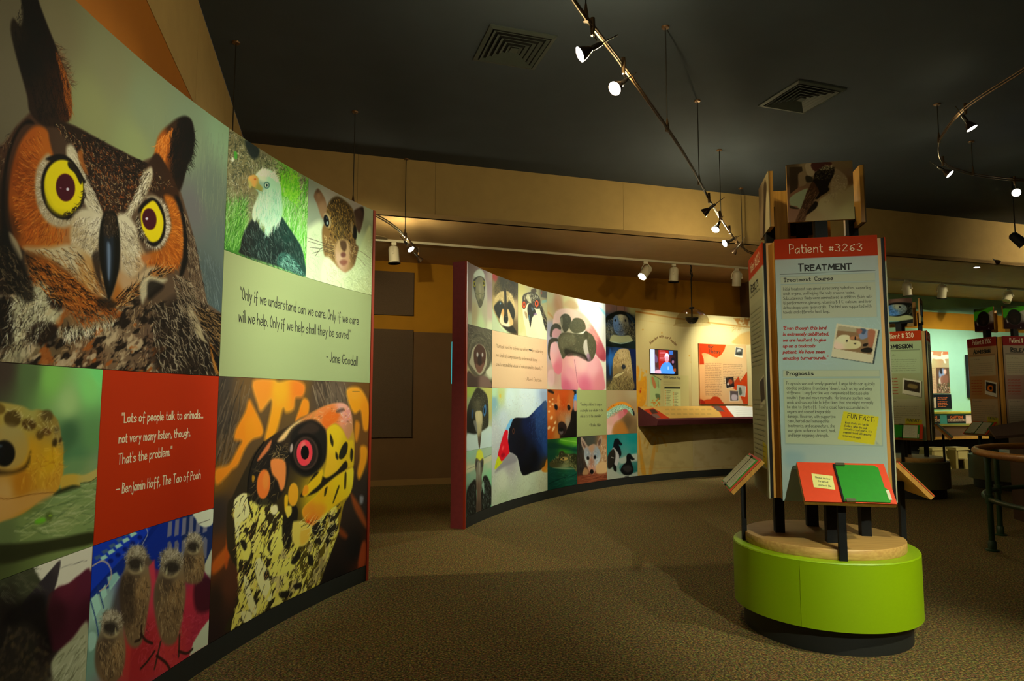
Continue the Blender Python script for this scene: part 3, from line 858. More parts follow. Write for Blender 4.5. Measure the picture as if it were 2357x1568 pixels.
# ================================================================== print artwork, in millimetres from each panel's lower left corner
ART = {
 'owl': [
  ["g",3,[4,1092,"5a5440",226,1232,"6a6248",500,1301,"7d7654",861,1335,"868760",255,939,"6e664c",736,1080,"8d9160",1128,1258,"84906a",1498,1234,"7f9070",1819,1387,"86a27c",1047,1023,"8f9a66",1717,1017,"6d7a68",1840,771,"66746a",1752,526,"56645f",1854,265,"4c5f60",80,712,"665c44",134,172,"3a2c20",1563,896,"70706a"]],
  ["s",252,132.6,3.0,["94a07a","76806a","8a9878","6a7468"],0.35,0,-89.0,4,[1027,1254,1860,1430,1840,771,1554,1014,1531,1320],3],
  ["s",84,113.4,3.1,["8fa0a0","9aa79a"],0.35,0,-69.1,10,[1577,709,1826,666,1856,115,1737,156],4],
  ["h",6.1,3,1,0,[44,533,274,747,331,833,392,907,649,966,789,974,954,983,1116,993,1214,1055,1442,954,1507,857,1596,713,1669,536,1732,399,1804,380,1872,363,1908,-34,103,-47],[274,747,"4a3020",299,496,"2a1c14",316,318,"241a14",458,218,"8a8468",609,138,"6a5638",476,29,"7a6a4a",829,51,"75583c",1286,165,"6a5440",1657,150,"4a3c2c",1716,446,"6e5a44",1205,324,"5a4834",1826,63,"3a2e20",963,174,"8a7658",134,172,"2a2018",1538,700,"5a4632"]],
  ["s",882,38.4,5.9,["2a1d14","8f7350","b09468","3c2a1c","5f4a30","c0ac84"],0.75,0,-114.2,35,[319,288,443,375,808,286,1718,422,1850,315,1871,11,306,-3],5],
  ["n",68.9,27.4,-152.8,0.5,0.62,"1d1510",0.9,6.9,0,[319,288,673,283,1720,398,1848,340,1872,3,227,-8,200,267],8],
  ["n",65.4,32.4,-144.4,0.55,0.68,"c2ae86",0.85,6.1,0,[325,229,673,283,1114,230,1334,-4,227,-8,206,210],12],
  ["n",80.9,30.7,-145.4,0.6,0.7,"a55c20",0.8,6.6,0,[402,335,953,288,1395,130,1334,-4,479,-2,328,199],15],
  ["f",13.5,"c5c196",0.85,4,[369,220,453,273,544,313,590,291,563,233,628,208,607,163,467,124,406,56,368,113]],
  ["f",10.9,"b9b48a",0.6,4,[345,21,428,65,475,37,413,-13,350,-24]],
  ["f",11.8,"1b1410",0.9,4,[466,131,546,161,621,153,613,96,519,72,459,91]],
  ["f",12.3,"1b1410",0.85,4,[550,247,620,295,676,249,615,215]],
  ["f",14.0,"15100d",0.9,4,[247,188,358,219,383,115,364,52,261,45]],
  ["s",294,43.3,3.5,["d8d6b0","efe8c8","a8a480","1a1410"],0.8,0,-77.2,25,[609,138,927,243,995,226,820,150,688,111],9],
  ["s",336,35.3,3.5,["d8d4ac","a8a47c","6a5c44","e4e0c0","2a2018"],0.7,0,-118.2,30,[347,217,568,317,628,208,473,61,347,6],71],
  ["s",168,26.8,3.4,["15100d","3a2c20","5a4a34"],0.8,0,-111.7,30,[246,202,369,220,622,139,473,61,263,30],72],
  ["f",13.5,"8a6a40",0.6,4,[676,249,922,303,994,236,818,169,683,172]],
  ["s",189,48.9,4.2,["c06a20","8a4a18","2a1a10"],0.8,0,-21.6,30,[625,242,922,303,992,255,762,180],10],
  ["f",29.1,"241c16",0.75,4,[1310,307,1484,410,1601,381,1730,253,1788,13,1334,-4,1286,165]],
  ["s",357,62.4,4.0,["b8a888","8a7a5c","d0c4a0","150f0b"],0.75,0,-47.8,25,[1237,350,1563,375,1774,208,1850,15,1300,-5],11],
  ["s",252,158.9,4.7,["0f0b08","14100c","a08050","806238"],0.9,0,-16.8,10,[1543,384,1869,355,1886,167,1732,228],12],
  ["f",6.1,"c7b98c",0.8,4,[1544,373,1625,325,1700,225,1735,180,1661,210,1576,295]],
  ["f",9.6,"b8782a",0.8,4,[1768,183,1866,90,1871,11,1819,38]],
  ["s",50,138.6,6.0,["14100c"],0.9,0,-42.3,10,[1756,182,1865,103,1871,11],14],
  ["h",5.7,3,1,4,[306,1316,322,1245,314,1191,277,1198,267,1151,297,1086,334,1025,372,963,397,906,488,896,609,969,623,1047,595,1123,549,1188,496,1238,441,1292,397,1341,383,1383],[312,1255,"14120f",384,1232,"120f0d",472,1198,"1c120c",545,1098,"301a0e",603,1037,"4c2810",374,1095,"15110e",457,970,"2a1c14",286,1175,"241c14"]],
  ["s",672,35.0,2.4,["0c0a09","14100d","1c150f","0f0c0a"],0.8,0,-67.9,14,[320,1292,392,1338,482,1221,568,1127,608,986,438,912,304,1105,276,1169],20],
  ["s",168,34.1,2.8,["a85a18","8a4a16","6c3812","b86c24"],0.75,0,-58.7,16,[503,1216,547,1187,600,1125,623,1047,618,987,581,1045,547,1134],21],
  ["s",126,50.4,2.5,["90704a","3c2414"],0.5,0,15.2,20,[501,1240,562,1195,617,1116,595,1123,523,1192],22],
  ["h",8.7,3,1,4,[1223,1032,1220,1112,1247,1183,1324,1265,1394,1328,1464,1368,1520,1359,1546,1282,1533,1194,1489,1099,1458,994,1424,948,1329,963],[1452,1322,"17120f",1496,1257,"120e0c",1296,1154,"b0601c",1247,1090,"a85a1a",1435,1045,"1c130d",1362,1249,"3a2818",1484,1157,"14100d",1388,1167,"1a120d"]],
  ["s",315,59.6,4.0,["0d0b0a","19120e","120e0b"],0.85,0,-107.1,14,[1395,1321,1469,1365,1539,1323,1540,1202,1473,1058,1380,1026,1335,1123,1353,1222],23],
  ["s",189,51.8,4.1,["c8701e","d07c28","a4581a","e09440"],0.8,0,-106.8,14,[1223,1124,1275,1190,1361,1271,1315,1139,1295,1030,1223,1037],24],
  ["s",105,44.9,3.7,["1a120e","0f0c0a"],0.7,0,-31.8,15,[1514,1337,1550,1279,1530,1126,1471,1081,1479,1226],25],
  ["h",7.3,3,1,4,[485,932,649,966,789,974,954,983,1116,993,1169,1008,1248,1079,1424,948,1392,869,1161,864,1070,752,956,679,875,666,766,756,674,851,616,900],[692,950,"2a1c12",895,955,"30201a",1118,966,"2a1c14",848,802,"33221a",1033,803,"301f15",917,707,"3c281a",757,846,"2c1d14",1187,959,"3a2618",1405,942,"3c2414"]],
  ["s",1092,20.0,2.9,["120c09","7a5638","a8642c","15100c","98825c","c0a878","2a1c12","1a120d"],0.85,0,-34.9,40,[510,934,790,967,1134,987,1403,965,1161,864,955,689,858,690,733,800,617,883],26],
  ["s",126,17.1,3.8,["b05c1a","984e16","c07830"],0.7,0,-51.0,40,[694,932,925,966,1121,935,1038,743,887,699,764,774],27],
  ["s",294,28.3,3.6,["100b08","1a120c"],0.8,0,-4.4,20,[690,967,1150,997,1060,873,813,866],28],
  ["h",7.6,3,1,4,[490,883,430,875,377,820,336,740,315,639,315,546,335,475,371,422,440,406,581,446,679,495,641,626,520,827],[398,845,"a8581a",347,666,"8a4412",381,550,"a05212",434,469,"a85a18",554,465,"b06a20",651,515,"a87038",471,825,"b0621c",344,477,"5a3010"]],
  ["s",693,35.0,2.6,["c86a1a","8a3f0c","d88a34","6a3010","b85a14"],0.7,[616,703],-180,14,[455,869,358,780,325,627,337,506,393,427,605,460,650,523,471,576,444,732],30],
  ["f",5.4,"16100c",0.95,4,[418,878,363,846,320,765,299,664,296,571,309,483,337,414,360,357,343,348,309,392,287,492,279,611,294,724,332,817,383,879]],
  ["s",252,25.0,2.2,["14100c","6a5030","9a8a68"],0.7,0,-109.3,25,[331,833,287,721,268,593,281,461,334,352,253,335,208,587,273,762],31],
  ["f",5.4,"a89a74",0.8,4,[325,449,370,430,402,382,390,364,353,387]],
  ["f",8.0,"b0a684",0.9,4,[498,794,451,727,445,650,471,576,535,536,623,543,698,589,644,592,541,597,492,649,493,724,524,786]],
  ["s",315,29.5,2.2,["d0c8a4","7a6c50","e2dcbc","8a7a58"],0.8,[616,703],-180,16,[499,786,448,717,446,634,481,563,572,534,698,580,748,639,545,564,483,646],32],
  ["f",8.7,"c9c09a",0.95,4,[608,866,644,885,679,853,723,796,784,743,847,687,856,651,790,642,739,674,683,747,639,794,612,825]],
  ["s",252,33.4,2.4,["ede6c8","8a7c5c","d8d0ac","2a2018"],0.8,0,-39.2,14,[614,864,658,873,749,787,852,688,819,641,715,702,639,794],33],
  ["f",6.6,"b06a28",0.8,4,[677,871,703,888,718,846,750,806,722,805,691,836]],
  ["f",4.1,"17110d",1,4,[727,745,725,678,688,616,629,578,563,572,509,597,479,646,480,707,512,766,568,808,634,820,693,798]],
  ["f",4.2,"17110d",1,4,[495,776,571,821,649,824,722,778,737,764,704,754,625,798,525,775]],
  ["f",4.1,"e0cf00",1,4,[721,747,720,688,689,633,635,597,576,591,526,612,498,655,497,709,526,762,576,800,636,812,689,793]],
  ["f",10.2,"c8b800",0.7,4,[496,684,516,606,580,583,643,601,691,659,642,618,566,604,518,641]],
  ["f",3.1,"4a0d20",1,4,[673,724,671,695,653,667,626,650,597,647,573,659,560,682,562,710,578,737,605,755,635,759,660,748]],
  ["f",2.1,"ffffff",1,4,[637,703,636,699,633,696,629,694,626,694,623,695,621,698,622,701,625,704,628,706,632,706,635,705]],
  ["f",2.1,"d8b0b8",0.8,4,[593,694,592,693,591,691,588,690,586,690,584,690,583,690,584,692,585,693,588,694,590,694,592,694]],
  ["s",126,24.7,2.7,["15100c","2a1e14"],0.8,0,-121.7,20,[617,602,705,663,727,743,747,713,708,628,645,583],34],
  ["f",3.2,"17110d",0.95,4,[624,811,678,808,713,775,705,745,667,777,626,789]],
  ["f",8.2,"b2a684",0.85,4,[1163,833,1237,862,1310,845,1358,791,1370,727,1332,651,1258,607,1181,615,1213,644,1281,671,1318,736,1291,806,1233,826]],
  ["s",189,35.5,3.1,["d8d2b4","7a6c54","f0ead0"],0.8,[1217,726],0,16,[1238,856,1340,831,1384,731,1337,641,1251,599,1181,615,1315,691,1313,801],35],
  ["f",5.4,"15100d",1,4,[1128,769,1181,832,1238,849,1297,823,1331,757,1323,682,1277,627,1233,610,1180,625,1248,641,1285,705,1272,778,1227,820,1172,808,1136,751]],
  ["f",5.3,"15100d",0.95,4,[1111,739,1151,780,1201,795,1216,817,1165,818,1118,775]],
  ["f",4.8,"e0cf00",1,4,[1132,728,1142,769,1186,812,1225,835,1269,815,1309,767,1310,711,1282,656,1231,631,1189,642,1150,670]],
  ["f",4.0,"4a0d20",1,4,[1254,755,1253,728,1238,702,1212,687,1183,684,1158,696,1144,718,1145,745,1160,769,1186,786,1215,789,1240,778]],
  ["f",2.6,"ffffff",1,4,[1188,736,1187,732,1184,729,1179,727,1174,726,1170,727,1168,730,1169,734,1173,737,1178,739,1183,740,1187,738]],
  ["s",126,26.6,3.2,["15100c","3a2a1c","c8c09c"],0.8,0,-113.4,20,[1104,741,1141,689,1197,635,1164,621,1103,669],36],
  ["f",10.3,"cbc29c",0.95,4,[1153,963,1192,992,1208,961,1186,893,1147,821,1096,760,1048,705,1006,677,1021,722,1067,788,1110,868,1129,921]],
  ["s",231,39.8,2.9,["efe9cc","8a7c5c","d8d0ac","33271c"],0.8,0,-122.9,14,[1146,955,1203,975,1177,869,1072,732,1005,683,1067,792],37],
  ["h",11.2,3,1,4,[670,599,746,657,846,658,880,639,877,542,874,447,838,421,751,458,667,492],[762,643,"c9c09a",822,604,"d4ccaa",788,503,"c2b48a",690,525,"b8a478",849,460,"a89068"]],
  ["h",12.6,3,1,4,[956,679,1025,709,1093,676,1132,603,1186,553,1175,487,1067,405,1009,415,986,548],[1030,659,"d0c8a4",1085,571,"c8be98",1046,462,"b8a680",1155,525,"b89a6c"]],
  ["s",441,33.2,2.2,["efe8cc","7a6c52","d8cfae","4a3c2c"],0.7,0,-123.0,25,[683,603,867,654,872,465,792,467,678,513],38],
  ["s",399,31.1,2.5,["efe8cc","7a6c52","d8cfae","4a3c2c"],0.7,0,-45.3,25,[966,672,1093,676,1172,528,1065,425,1003,493],39],
  ["h",11.2,3,1,4,[1307,884,1379,899,1443,838,1482,733,1483,617,1429,537,1312,503,1190,511,1153,545,1235,585,1320,626,1377,729,1359,814],[1252,588,"a8611c",1419,763,"b0661a",1415,579,"a45a16",1329,517,"a86428",1188,532,"b0703a"]],
  ["s",462,46.5,3.8,["cc7420","8a430e","dd9038","a55614"],0.7,[1217,726],0,14,[1329,873,1443,838,1485,687,1453,565,1294,500,1172,518,1303,611,1384,731],40],
  ["f",8.8,"130f0c",0.95,4,[1400,913,1446,904,1499,807,1531,698,1534,604,1495,515,1468,517,1491,619,1486,734,1451,840]],
  ["s",420,39.1,3.7,["8a7858","3c3024","b0a080","241b14"],0.75,0,-60.3,14,[1455,888,1573,756,1658,582,1720,398,1563,375,1530,557,1516,741],41],
  ["h",10.7,3,1,4,[405,414,531,443,680,487,806,461,876,419,914,321,848,311,748,331,638,381,512,389],[533,427,"b8a87c",660,421,"c2b48c",800,376,"b48a4c",875,334,"b88a50",439,422,"b09668"]],
  ["h",12.6,3,1,4,[995,442,1097,431,1207,504,1293,515,1195,449,1085,378,989,294,947,288,970,369],[1051,402,"b8986c",1192,490,"b8a27a",986,332,"a86a28"]],
  ["s",336,47.7,2.7,["d6c9a0","a06a28","7a5026","241810"],0.75,0,-24.0,16,[417,409,681,478,899,395,910,301,777,318,562,383],42],
  ["h",12.5,3,1,4,[419,394,511,406,638,381,776,332,878,297,910,273,783,246,649,262,532,311,447,336],[539,362,"8a4e18",695,322,"7c4616",445,359,"6a4018",780,282,"a05a1c"]],
  ["s",504,43.4,3.8,["150f0b","b86a20","8a4a14","1c130d","d08a3a"],0.85,0,-22.3,18,[419,394,561,391,776,327,909,282,784,237,574,251,449,312],43],
  ["f",10.8,"130f0c",0.85,4,[303,459,345,416,399,366,449,312,479,237,412,227,319,288,233,331]],
  ["s",189,31.4,3.4,["6a5c40","15100d","3a2c1c"],0.8,0,-36.8,25,[264,426,375,376,451,296,503,240,327,214],44],
  ["s",420,60.8,4.2,["150f0b","b07030","19110c","c8a468","6a4420"],0.85,0,34.4,14,[966,310,1100,391,1259,504,1401,520,1264,440,1106,330,991,265],45],
  ["f",10.7,"c7bf98",0.85,4,[1157,421,1211,462,1297,468,1368,469,1267,408,1203,355,1179,321,1156,359]],
  ["f",10.8,"17120e",0.85,4,[1213,431,1281,447,1342,432,1276,377,1220,348]],
  ["s",252,66.8,3.7,["14100c","b0a080","8a7a5c"],0.75,0,-33.9,16,[1402,509,1552,514,1640,386,1612,240,1450,359],46],
  ["f",5.9,"15130f",1,4,[866,669,906,692,948,693,979,626,993,530,989,441,965,364,936,305,914,328,884,392,855,462,843,534,848,611]],
  ["f",9.2,"241a14",0.8,4,[805,470,852,499,873,390,908,320,844,385]],
  ["f",11.8,"26303a",0.8,4,[876,619,922,641,948,559,952,443,935,363,906,415,886,506]],
  ["f",7.1,"7f93a8",0.75,4,[900,548,922,543,931,478,931,400,919,398,907,473]],
  ["f",9.5,"3c2c1c",0.7,4,[878,667,937,684,961,621,927,583,874,580]],
  ["s",105,20.6,2.4,["8a7454","15110d"],0.6,0,-68.7,20,[866,669,955,691,972,595,869,569],47],
  ["f",9.4,"120e0b",0.7,4,[850,292,936,309,989,294,955,266,881,267]],
 ],
 'eagle': [
  ["g",3,[12,699,"7d7852",359,753,"7a7858",881,659,"838a68",97,435,"84805a",470,558,"8a9a6c",836,486,"8ca870",24,200,"6c8a4a",197,303,"8a9068",78,56,"4e8a34",670,623,"7ad040",848,236,"9ad884",802,100,"8ccc78",187,465,"8c8458",629,427,"a0d890",14,15,"3f7a30"]],
  ["s",1050,41.3,5.1,["b9b48c","5a5840","8f8a64","3c4234","ccc8a4","9aa27c","6f6a4a"],0.75,0,-120.2,55,[1,732,911,717,921,510,570,560,246,262,-1,245],1],
  ["s",336,29.3,5.6,["34402c","4c5442"],0.6,0,-102.2,50,[1,732,911,717,882,627,366,639,53,421],2],
  ["f",10.8,"26302e",0.95,4,[170,722,262,758,322,724,316,673,260,641,202,664]],
  ["s",504,126.0,5.4,["6ac83a","b8e890","48a028","8ad860","d8f0b8"],0.8,0,80.1,14,[570,560,913,669,922,61,809,-23,664,254,578,413],3],
  ["s",189,55.7,12.3,["8ae03a","a6ea50","6cd030"],0.7,0,64.9,40,[567,620,728,705,829,611,755,494,599,509],4],
  ["s",462,93.8,4.2,["5aa038","8ccc5c","3a7a28","a8d888"],0.85,0,71.0,16,[-1,245,195,330,234,93,147,19,2,0],5],
  ["f",5.1,"4aa83a",0.9,4,[58,610,90,616,92,579,70,571]],
  ["f",5.1,"e8f0d0",0.9,4,[62,563,60,555,56,549,49,545,43,544,38,547,35,553,37,560,41,567,48,571,54,572,59,569]],
  ["h",7.5,3,1,4,[303,263,231,202,181,121,163,49,166,10,404,13,703,13,908,8,898,104,850,205,751,275,660,329,582,353,441,199],[250,207,"2c3430",397,131,"20302c",635,307,"24463c",855,111,"2a4a40",598,59,"1c2a28",213,61,"232824"]],
  ["s",546,42.7,4.7,["4c5a50","1a2422","6a8074","36544a","10201c"],0.8,0,-60.3,20,[204,195,583,339,850,205,903,13,171,3],6],
  ["f",7.9,"3c6a5c",0.9,4,[596,103,671,128,776,101,858,49,903,7,601,15,569,53]],
  ["s",252,31.3,4.9,["8ab8a4","1c3430","5a8a7a"],0.8,0,-25.9,30,[577,84,697,128,897,18,601,15],7],
  ["h",5.9,3,1,4,[277,517,312,569,358,605,426,631,495,634,547,607,585,559,600,479,610,391,593,338,555,293,537,252,526,279,478,243,452,187,431,211,409,249,370,261,330,285,304,244,274,275,280,327,314,393,330,443,290,465],[370,583,"eaf4cc",470,558,"b8ecc0",550,464,"a8dcb0",387,300,"c8e8c0",441,199,"d0ecc8",314,308,"d8e8c0",327,483,"a8c49c"]],
  ["s",504,46.5,4.2,["f0fadc","a0d8b4","d8f4d4","88c4a0"],0.75,0,-94.9,12,[329,455,570,560,607,360,527,256,441,199,340,273,282,285],8],
  ["s",147,37.1,4.2,["f4f8dc","ffffe8"],0.8,0,55.5,30,[295,543,368,608,515,632,569,575,443,584],9],
  ["f",11.0,"8fb89a",0.7,4,[326,510,397,540,460,543,376,470,309,460]],
  ["h",5.0,3,1,4,[224,466,213,496,239,524,285,545,324,538,335,508,375,492,367,467,309,463,262,461,244,445,225,450],[240,516,"e0b060",233,466,"b8b868",279,495,"d8a858",328,466,"98a050"]],
  ["f",3.6,"c06030",0.9,4,[303,523,302,520,298,516,292,514,286,512,282,513,280,515,281,518,285,522,291,525,297,526,301,525]],
  ["l",5.8,"8c8a40",0.8,4,[257,460,319,463,377,467]],
  ["f",5.2,"28605a",1,4,[454,532,450,520,439,508,423,500,408,498,396,502,391,512,394,524,405,535,421,543,437,546,449,541]],
  ["f",3.7,"d8f0c8",1,4,[443,529,441,520,434,512,423,506,412,505,404,508,401,515,403,524,411,532,421,537,432,539,440,536]],
  ["f",3.0,"0c2a2c",1,4,[433,525,432,520,428,516,423,513,417,513,413,515,412,518,413,523,416,528,422,530,427,531,431,529]],
 ],
 'squirrel': [
  ["g",3,[19,676,"8c9684",84,466,"98a48a",302,627,"a09c8c",655,691,"9c9488",829,662,"a4b090",18,255,"c8dca8",101,111,"d8e8b8",787,428,"b8c898",798,135,"c0cc98",385,64,"d8e0b0",813,583,"98a484"]],
  ["f",25.3,"dce8bc",0.9,4,[-7,314,129,446,197,430,176,291,154,155,106,15,20,0]],
  ["s",126,66.4,4.1,["c0d4a4","eef4d0","a8c090"],0.5,0,-37.8,30,[4,316,170,423,133,20,8,11],1],
  ["h",13.9,3,1,4,[229,-13,413,69,602,190,727,415,831,588,861,445,870,-2],[331,-13,"dfe7b8",735,197,"c4d29c",801,62,"c0c890"]],
  ["s",294,72.4,4.0,["d8e2b4","a8b484","eef2cc"],0.5,0,-17.4,40,[329,20,702,264,846,516,864,16],2],
  ["h",7.7,3,1,4,[107,684,152,685,222,632,249,544,217,485,172,490,112,573,71,620],[131,645,"8a6a4a",191,562,"9a7c5a",118,674,"5c4630"]],
  ["h",8.4,3,1,4,[608,656,691,708,734,719,748,671,732,593,687,487,637,540,622,609],[687,662,"4a3428",661,546,"5a4434",728,710,"2c2018"]],
  ["h",9.9,3,1,4,[238,541,257,615,312,675,386,711,475,705,571,675,622,609,650,507,642,396,680,368,658,291,626,206,556,150,475,121,404,143,311,186,230,203,198,296,188,394,218,462],[360,644,"4a3c20",480,572,"5c4a28",256,377,"8a6a3c",547,375,"6a5030",379,200,"a08450",497,153,"a88a5c",608,353,"6a5030",233,271,"8c7044",426,453,"6a5832"]],
  ["s",882,21.8,4.2,["15110a","b8903c","241c10","c8a04c","0f0c08","8a6c30"],0.85,0,-78.9,22,[246,611,386,707,584,664,640,468,549,340,373,336,242,441],3],
  ["s",336,38.9,3.9,["c8a468","7a5c30","e0c890","4a3820"],0.7,0,-53.1,35,[212,366,430,349,636,395,624,248,436,211,236,205],4],
  ["f",10.9,"d0bc8c",0.8,4,[298,502,303,474,294,449,274,433,248,431,223,443,205,466,200,493,209,518,229,534,255,537,281,525]],
  ["f",5.2,"12161a",1,4,[275,490,278,467,271,447,256,435,237,435,219,446,206,465,203,488,210,508,225,520,244,521,262,510]],
  ["f",4.3,"a8c0c0",0.9,4,[264,467,263,460,259,454,253,451,247,451,243,455,241,461,242,468,246,474,252,477,258,477,262,473]],
  ["f",4.3,"6a8088",0.7,4,[254,505,253,500,250,495,245,493,241,493,237,496,236,500,237,506,240,510,245,513,249,513,253,510]],
  ["f",7.0,"15130f",1,4,[613,534,644,523,652,453,629,422,592,457]],
  ["f",6.9,"b8a070",0.6,4,[565,540,588,557,604,460,579,472]],
  ["h",18.0,3,1,4,[395,358,487,390,547,375,563,290,554,199,498,132,427,147,379,200,364,282],[461,321,"b89a6c",436,211,"c8a888",525,194,"b8906c"]],
  ["f",9.0,"57402c",0.95,4,[430,363,500,379,519,334,491,292,444,310]],
  ["f",9.0,"6b4038",0.85,4,[510,272,506,260,493,250,476,244,458,243,445,248,440,257,444,268,457,279,474,285,492,286,505,281]],
  ["f",9.0,"8a5444",0.8,4,[425,195,471,225,530,223,519,199,473,177]],
  ["f",13.1,"e0e4c0",0.95,4,[242,199,333,184,428,133,499,118,414,62,274,-6,206,0,191,80]],
  ["f",9.0,"d4d8b0",0.8,4,[416,145,499,118,580,154,614,196,557,122,471,79]],
  ["s",126,42.1,3.8,["bcb88c","f2f0d0"],0.5,0,-38.9,30,[210,166,351,174,470,106,273,4],5],
  ["l",4.3,"4a4434",0.8,4,[346,302,204,298,5,291]],
  ["l",4.3,"4a4434",0.8,4,[346,282,204,278,17,268]],
  ["l",4.3,"4a4434",0.8,4,[348,255,206,251,41,228]],
  ["l",4.3,"4a4434",0.8,4,[348,241,206,238,75,191]],
  ["l",4.3,"4a4434",0.8,4,[347,269,205,265,109,178]],
  ["l",4.2,"5a4c38",0.6,4,[597,332,717,340,854,308]],
  ["l",4.2,"5a4c38",0.6,4,[586,294,695,277,782,235]],
 ],
 'quote_green': [
  ["g",3,[420,478,"a3ad79",1497,276,"a2aa78"]],
 ],
 'quote_red': [
  ["g",3,[228,554,"c03a0a",908,174,"b83408"]],
 ],
 'seaturtle': [
  ["g",3,[155,713,"3a3228",350,721,"4c4034",482,711,"607848",602,699,"8cc860",840,669,"8fdc78",892,726,"86e884",712,599,"a8cc80",723,478,"4a7048",886,469,"6a9a5c",785,370,"5a8858",927,320,"7c9a70",877,253,"8a9a5c",754,134,"8a9858",533,175,"6c7a3c",406,140,"48502a",209,168,"3c3c24",839,66,"7c9050"]],
  ["f",16.2,"8fa868",0.45,4,[707,374,953,354,916,284,922,58,287,130,278,222,530,206,667,265]],
  ["s",120,106.8,6.1,["b0b878","5a7040","7c9450","c0c890"],0.45,0,-1.6,10,[689,295,916,284,915,68,408,117,486,199],1],
  ["f",5.9,"6cc020",0.8,4,[624,164,622,159,612,155,596,154,580,155,567,159,560,164,562,169,572,173,587,174,604,173,617,169]],
  ["f",8.1,"4a5a20",0.7,4,[658,168,656,160,650,155,640,155,630,159,622,166,619,175,621,183,627,187,637,188,647,184,655,177]],
  ["f",3.0,"a8d030",0.8,4,[655,172,654,170,651,170,646,170,641,171,637,173,636,175,637,176,640,177,645,177,650,175,654,173]],
  ["h",4.8,3,1,4,[128,618,319,610,448,594,500,577,541,579,614,563,654,535,673,498,683,463,699,429,701,378,706,327,686,271,662,256,596,246,507,210,400,199,169,216],[250,505,"c8922a",408,556,"b0a050",496,569,"a8a050",591,551,"8f7c38",511,412,"c99a20",631,384,"d0a41c",392,289,"c8a058",663,299,"c8962c",474,323,"b87c1c",684,480,"a08c48",271,293,"b09048"]],
  ["f",5.4,"4a3814",0.85,4,[452,539,442,526,423,519,401,520,381,529,369,542,367,558,377,571,395,578,417,578,438,569,451,555]],
  ["f",5.7,"4c3410",0.85,4,[534,517,526,508,509,504,490,506,471,513,460,523,458,534,465,542,481,546,501,545,520,538,532,528]],
  ["f",5.2,"6a5420",0.85,4,[370,578,361,569,341,566,316,569,293,576,278,587,274,598,283,606,302,610,327,608,351,600,367,589]],
  ["f",6.0,"5c4c24",0.85,4,[625,547,617,537,602,532,584,532,569,539,559,549,558,561,566,571,580,576,598,576,614,570,623,559]],
  ["f",6.0,"5a3814",0.85,4,[620,489,615,483,603,480,590,481,577,486,569,493,568,501,574,507,585,510,598,509,611,504,619,497]],
  ["f",6.1,"33260e",0.85,4,[659,446,655,438,648,434,640,434,633,438,630,445,630,453,634,460,642,465,650,465,656,461,660,454]],
  ["f",6.2,"6a5c34",0.85,4,[665,496,661,490,654,486,646,486,639,490,635,495,635,502,639,508,646,511,654,512,661,508,665,502]],
  ["f",5.9,"5a4418",0.85,4,[580,479,575,471,565,467,554,467,545,472,539,480,539,489,544,497,553,501,564,501,574,496,580,488]],
  ["f",6.2,"3c2c14",0.85,4,[684,454,681,448,677,445,673,444,670,447,668,452,669,457,672,463,676,466,680,467,683,464,685,460]],
  ["s",90,30.9,3.9,["d8cc88","8a7834"],0.5,0,-30.3,50,[363,587,640,549,673,464,526,489],3],
  ["f",10.8,"a89860",0.6,4,[503,444,492,404,456,378,405,373,353,389,314,420,298,459,307,496,340,522,389,530,443,517,485,485]],
  ["f",9.1,"33260f",0.8,4,[321,385,427,366,491,382,514,427,505,373,428,356,323,364]],
  ["f",5.3,"0e0c0a",1,4,[434,426,428,404,409,389,382,386,355,395,333,413,324,435,329,457,347,471,374,476,402,468,424,450]],
  ["f",7.0,"141414",1,4,[390,437,387,423,376,413,359,410,342,416,329,428,323,443,326,457,337,467,353,470,371,464,384,453]],
  ["f",3.5,"5a6a70",0.8,4,[367,457,366,455,363,453,359,453,355,454,352,456,350,458,351,460,354,462,358,462,363,461,366,459]],
  ["s",90,37.9,4.8,["e0b840","b07818","d8a428"],0.5,0,-59.2,50,[509,427,675,447,701,327,640,285,476,307],4],
  ["f",9.2,"c89a50",0.8,4,[269,321,436,271,569,279,663,254,551,226,400,207,278,222]],
  ["l",3.7,"7c5014",0.6,4,[268,328,393,274,524,270,662,259]],
  ["h",4.4,3,1,4,[697,314,764,317,831,305,885,313,933,323,935,291,889,273,820,275,811,259,768,271,702,263],[739,306,"c8a840",873,299,"c0b060"]],
  ["f",6.4,"24240f",0.8,4,[691,265,768,271,816,258,743,254,656,247]],
  ["l",3.6,"33361c",0.8,4,[815,274,875,271,924,287]],
  ["f",7.7,"2e3018",0.9,4,[215,113,211,151,540,96,734,74,916,57,915,11,639,34,415,50]],
 ],
 'darkbird': [
  ["g",3,[216,844,"46492f",413,810,"4a5036",552,714,"484c34",432,615,"221c18",670,442,"241a18",866,509,"5a2430",777,620,"52242c",577,445,"2c2820",810,258,"a0a078",592,286,"3a3428",909,321,"b0b890",340,534,"1c1a18"]],
  ["f",4.2,"e2e0c4",1,0,[561,771,689,767,917,759,917,640,855,633,777,629,701,628,662,661,612,689,578,731]],
  ["h",3.0,3,1,4,[719,734,716,687,696,633,663,620,646,577,566,572,517,618,558,651,624,687,669,712],[648,689,"3c3638",563,603,"2c2626",693,726,"4c4444"]],
  ["h",6.4,3,1,4,[701,628,777,629,840,646,916,641,928,419,849,394,723,390,683,438,661,541],[777,620,"6a2a38",884,608,"64283a",711,525,"3c1820",896,464,"4a1c28"]],
  ["f",8.6,"b2b68e",0.95,4,[916,432,822,404,725,374,704,333,761,246,916,180]],
  ["s",70,46.4,6.5,["8a8c68","d0d4b0","6a6a4c"],0.5,0,-140.7,20,[914,415,725,365,760,254,915,189],1],
  ["s",200,19.6,13.3,["4a4030","3a3226","57492f","2c2620"],0.6,0,-45.1,30,[456,578,614,540,698,400,688,245,334,399],2],
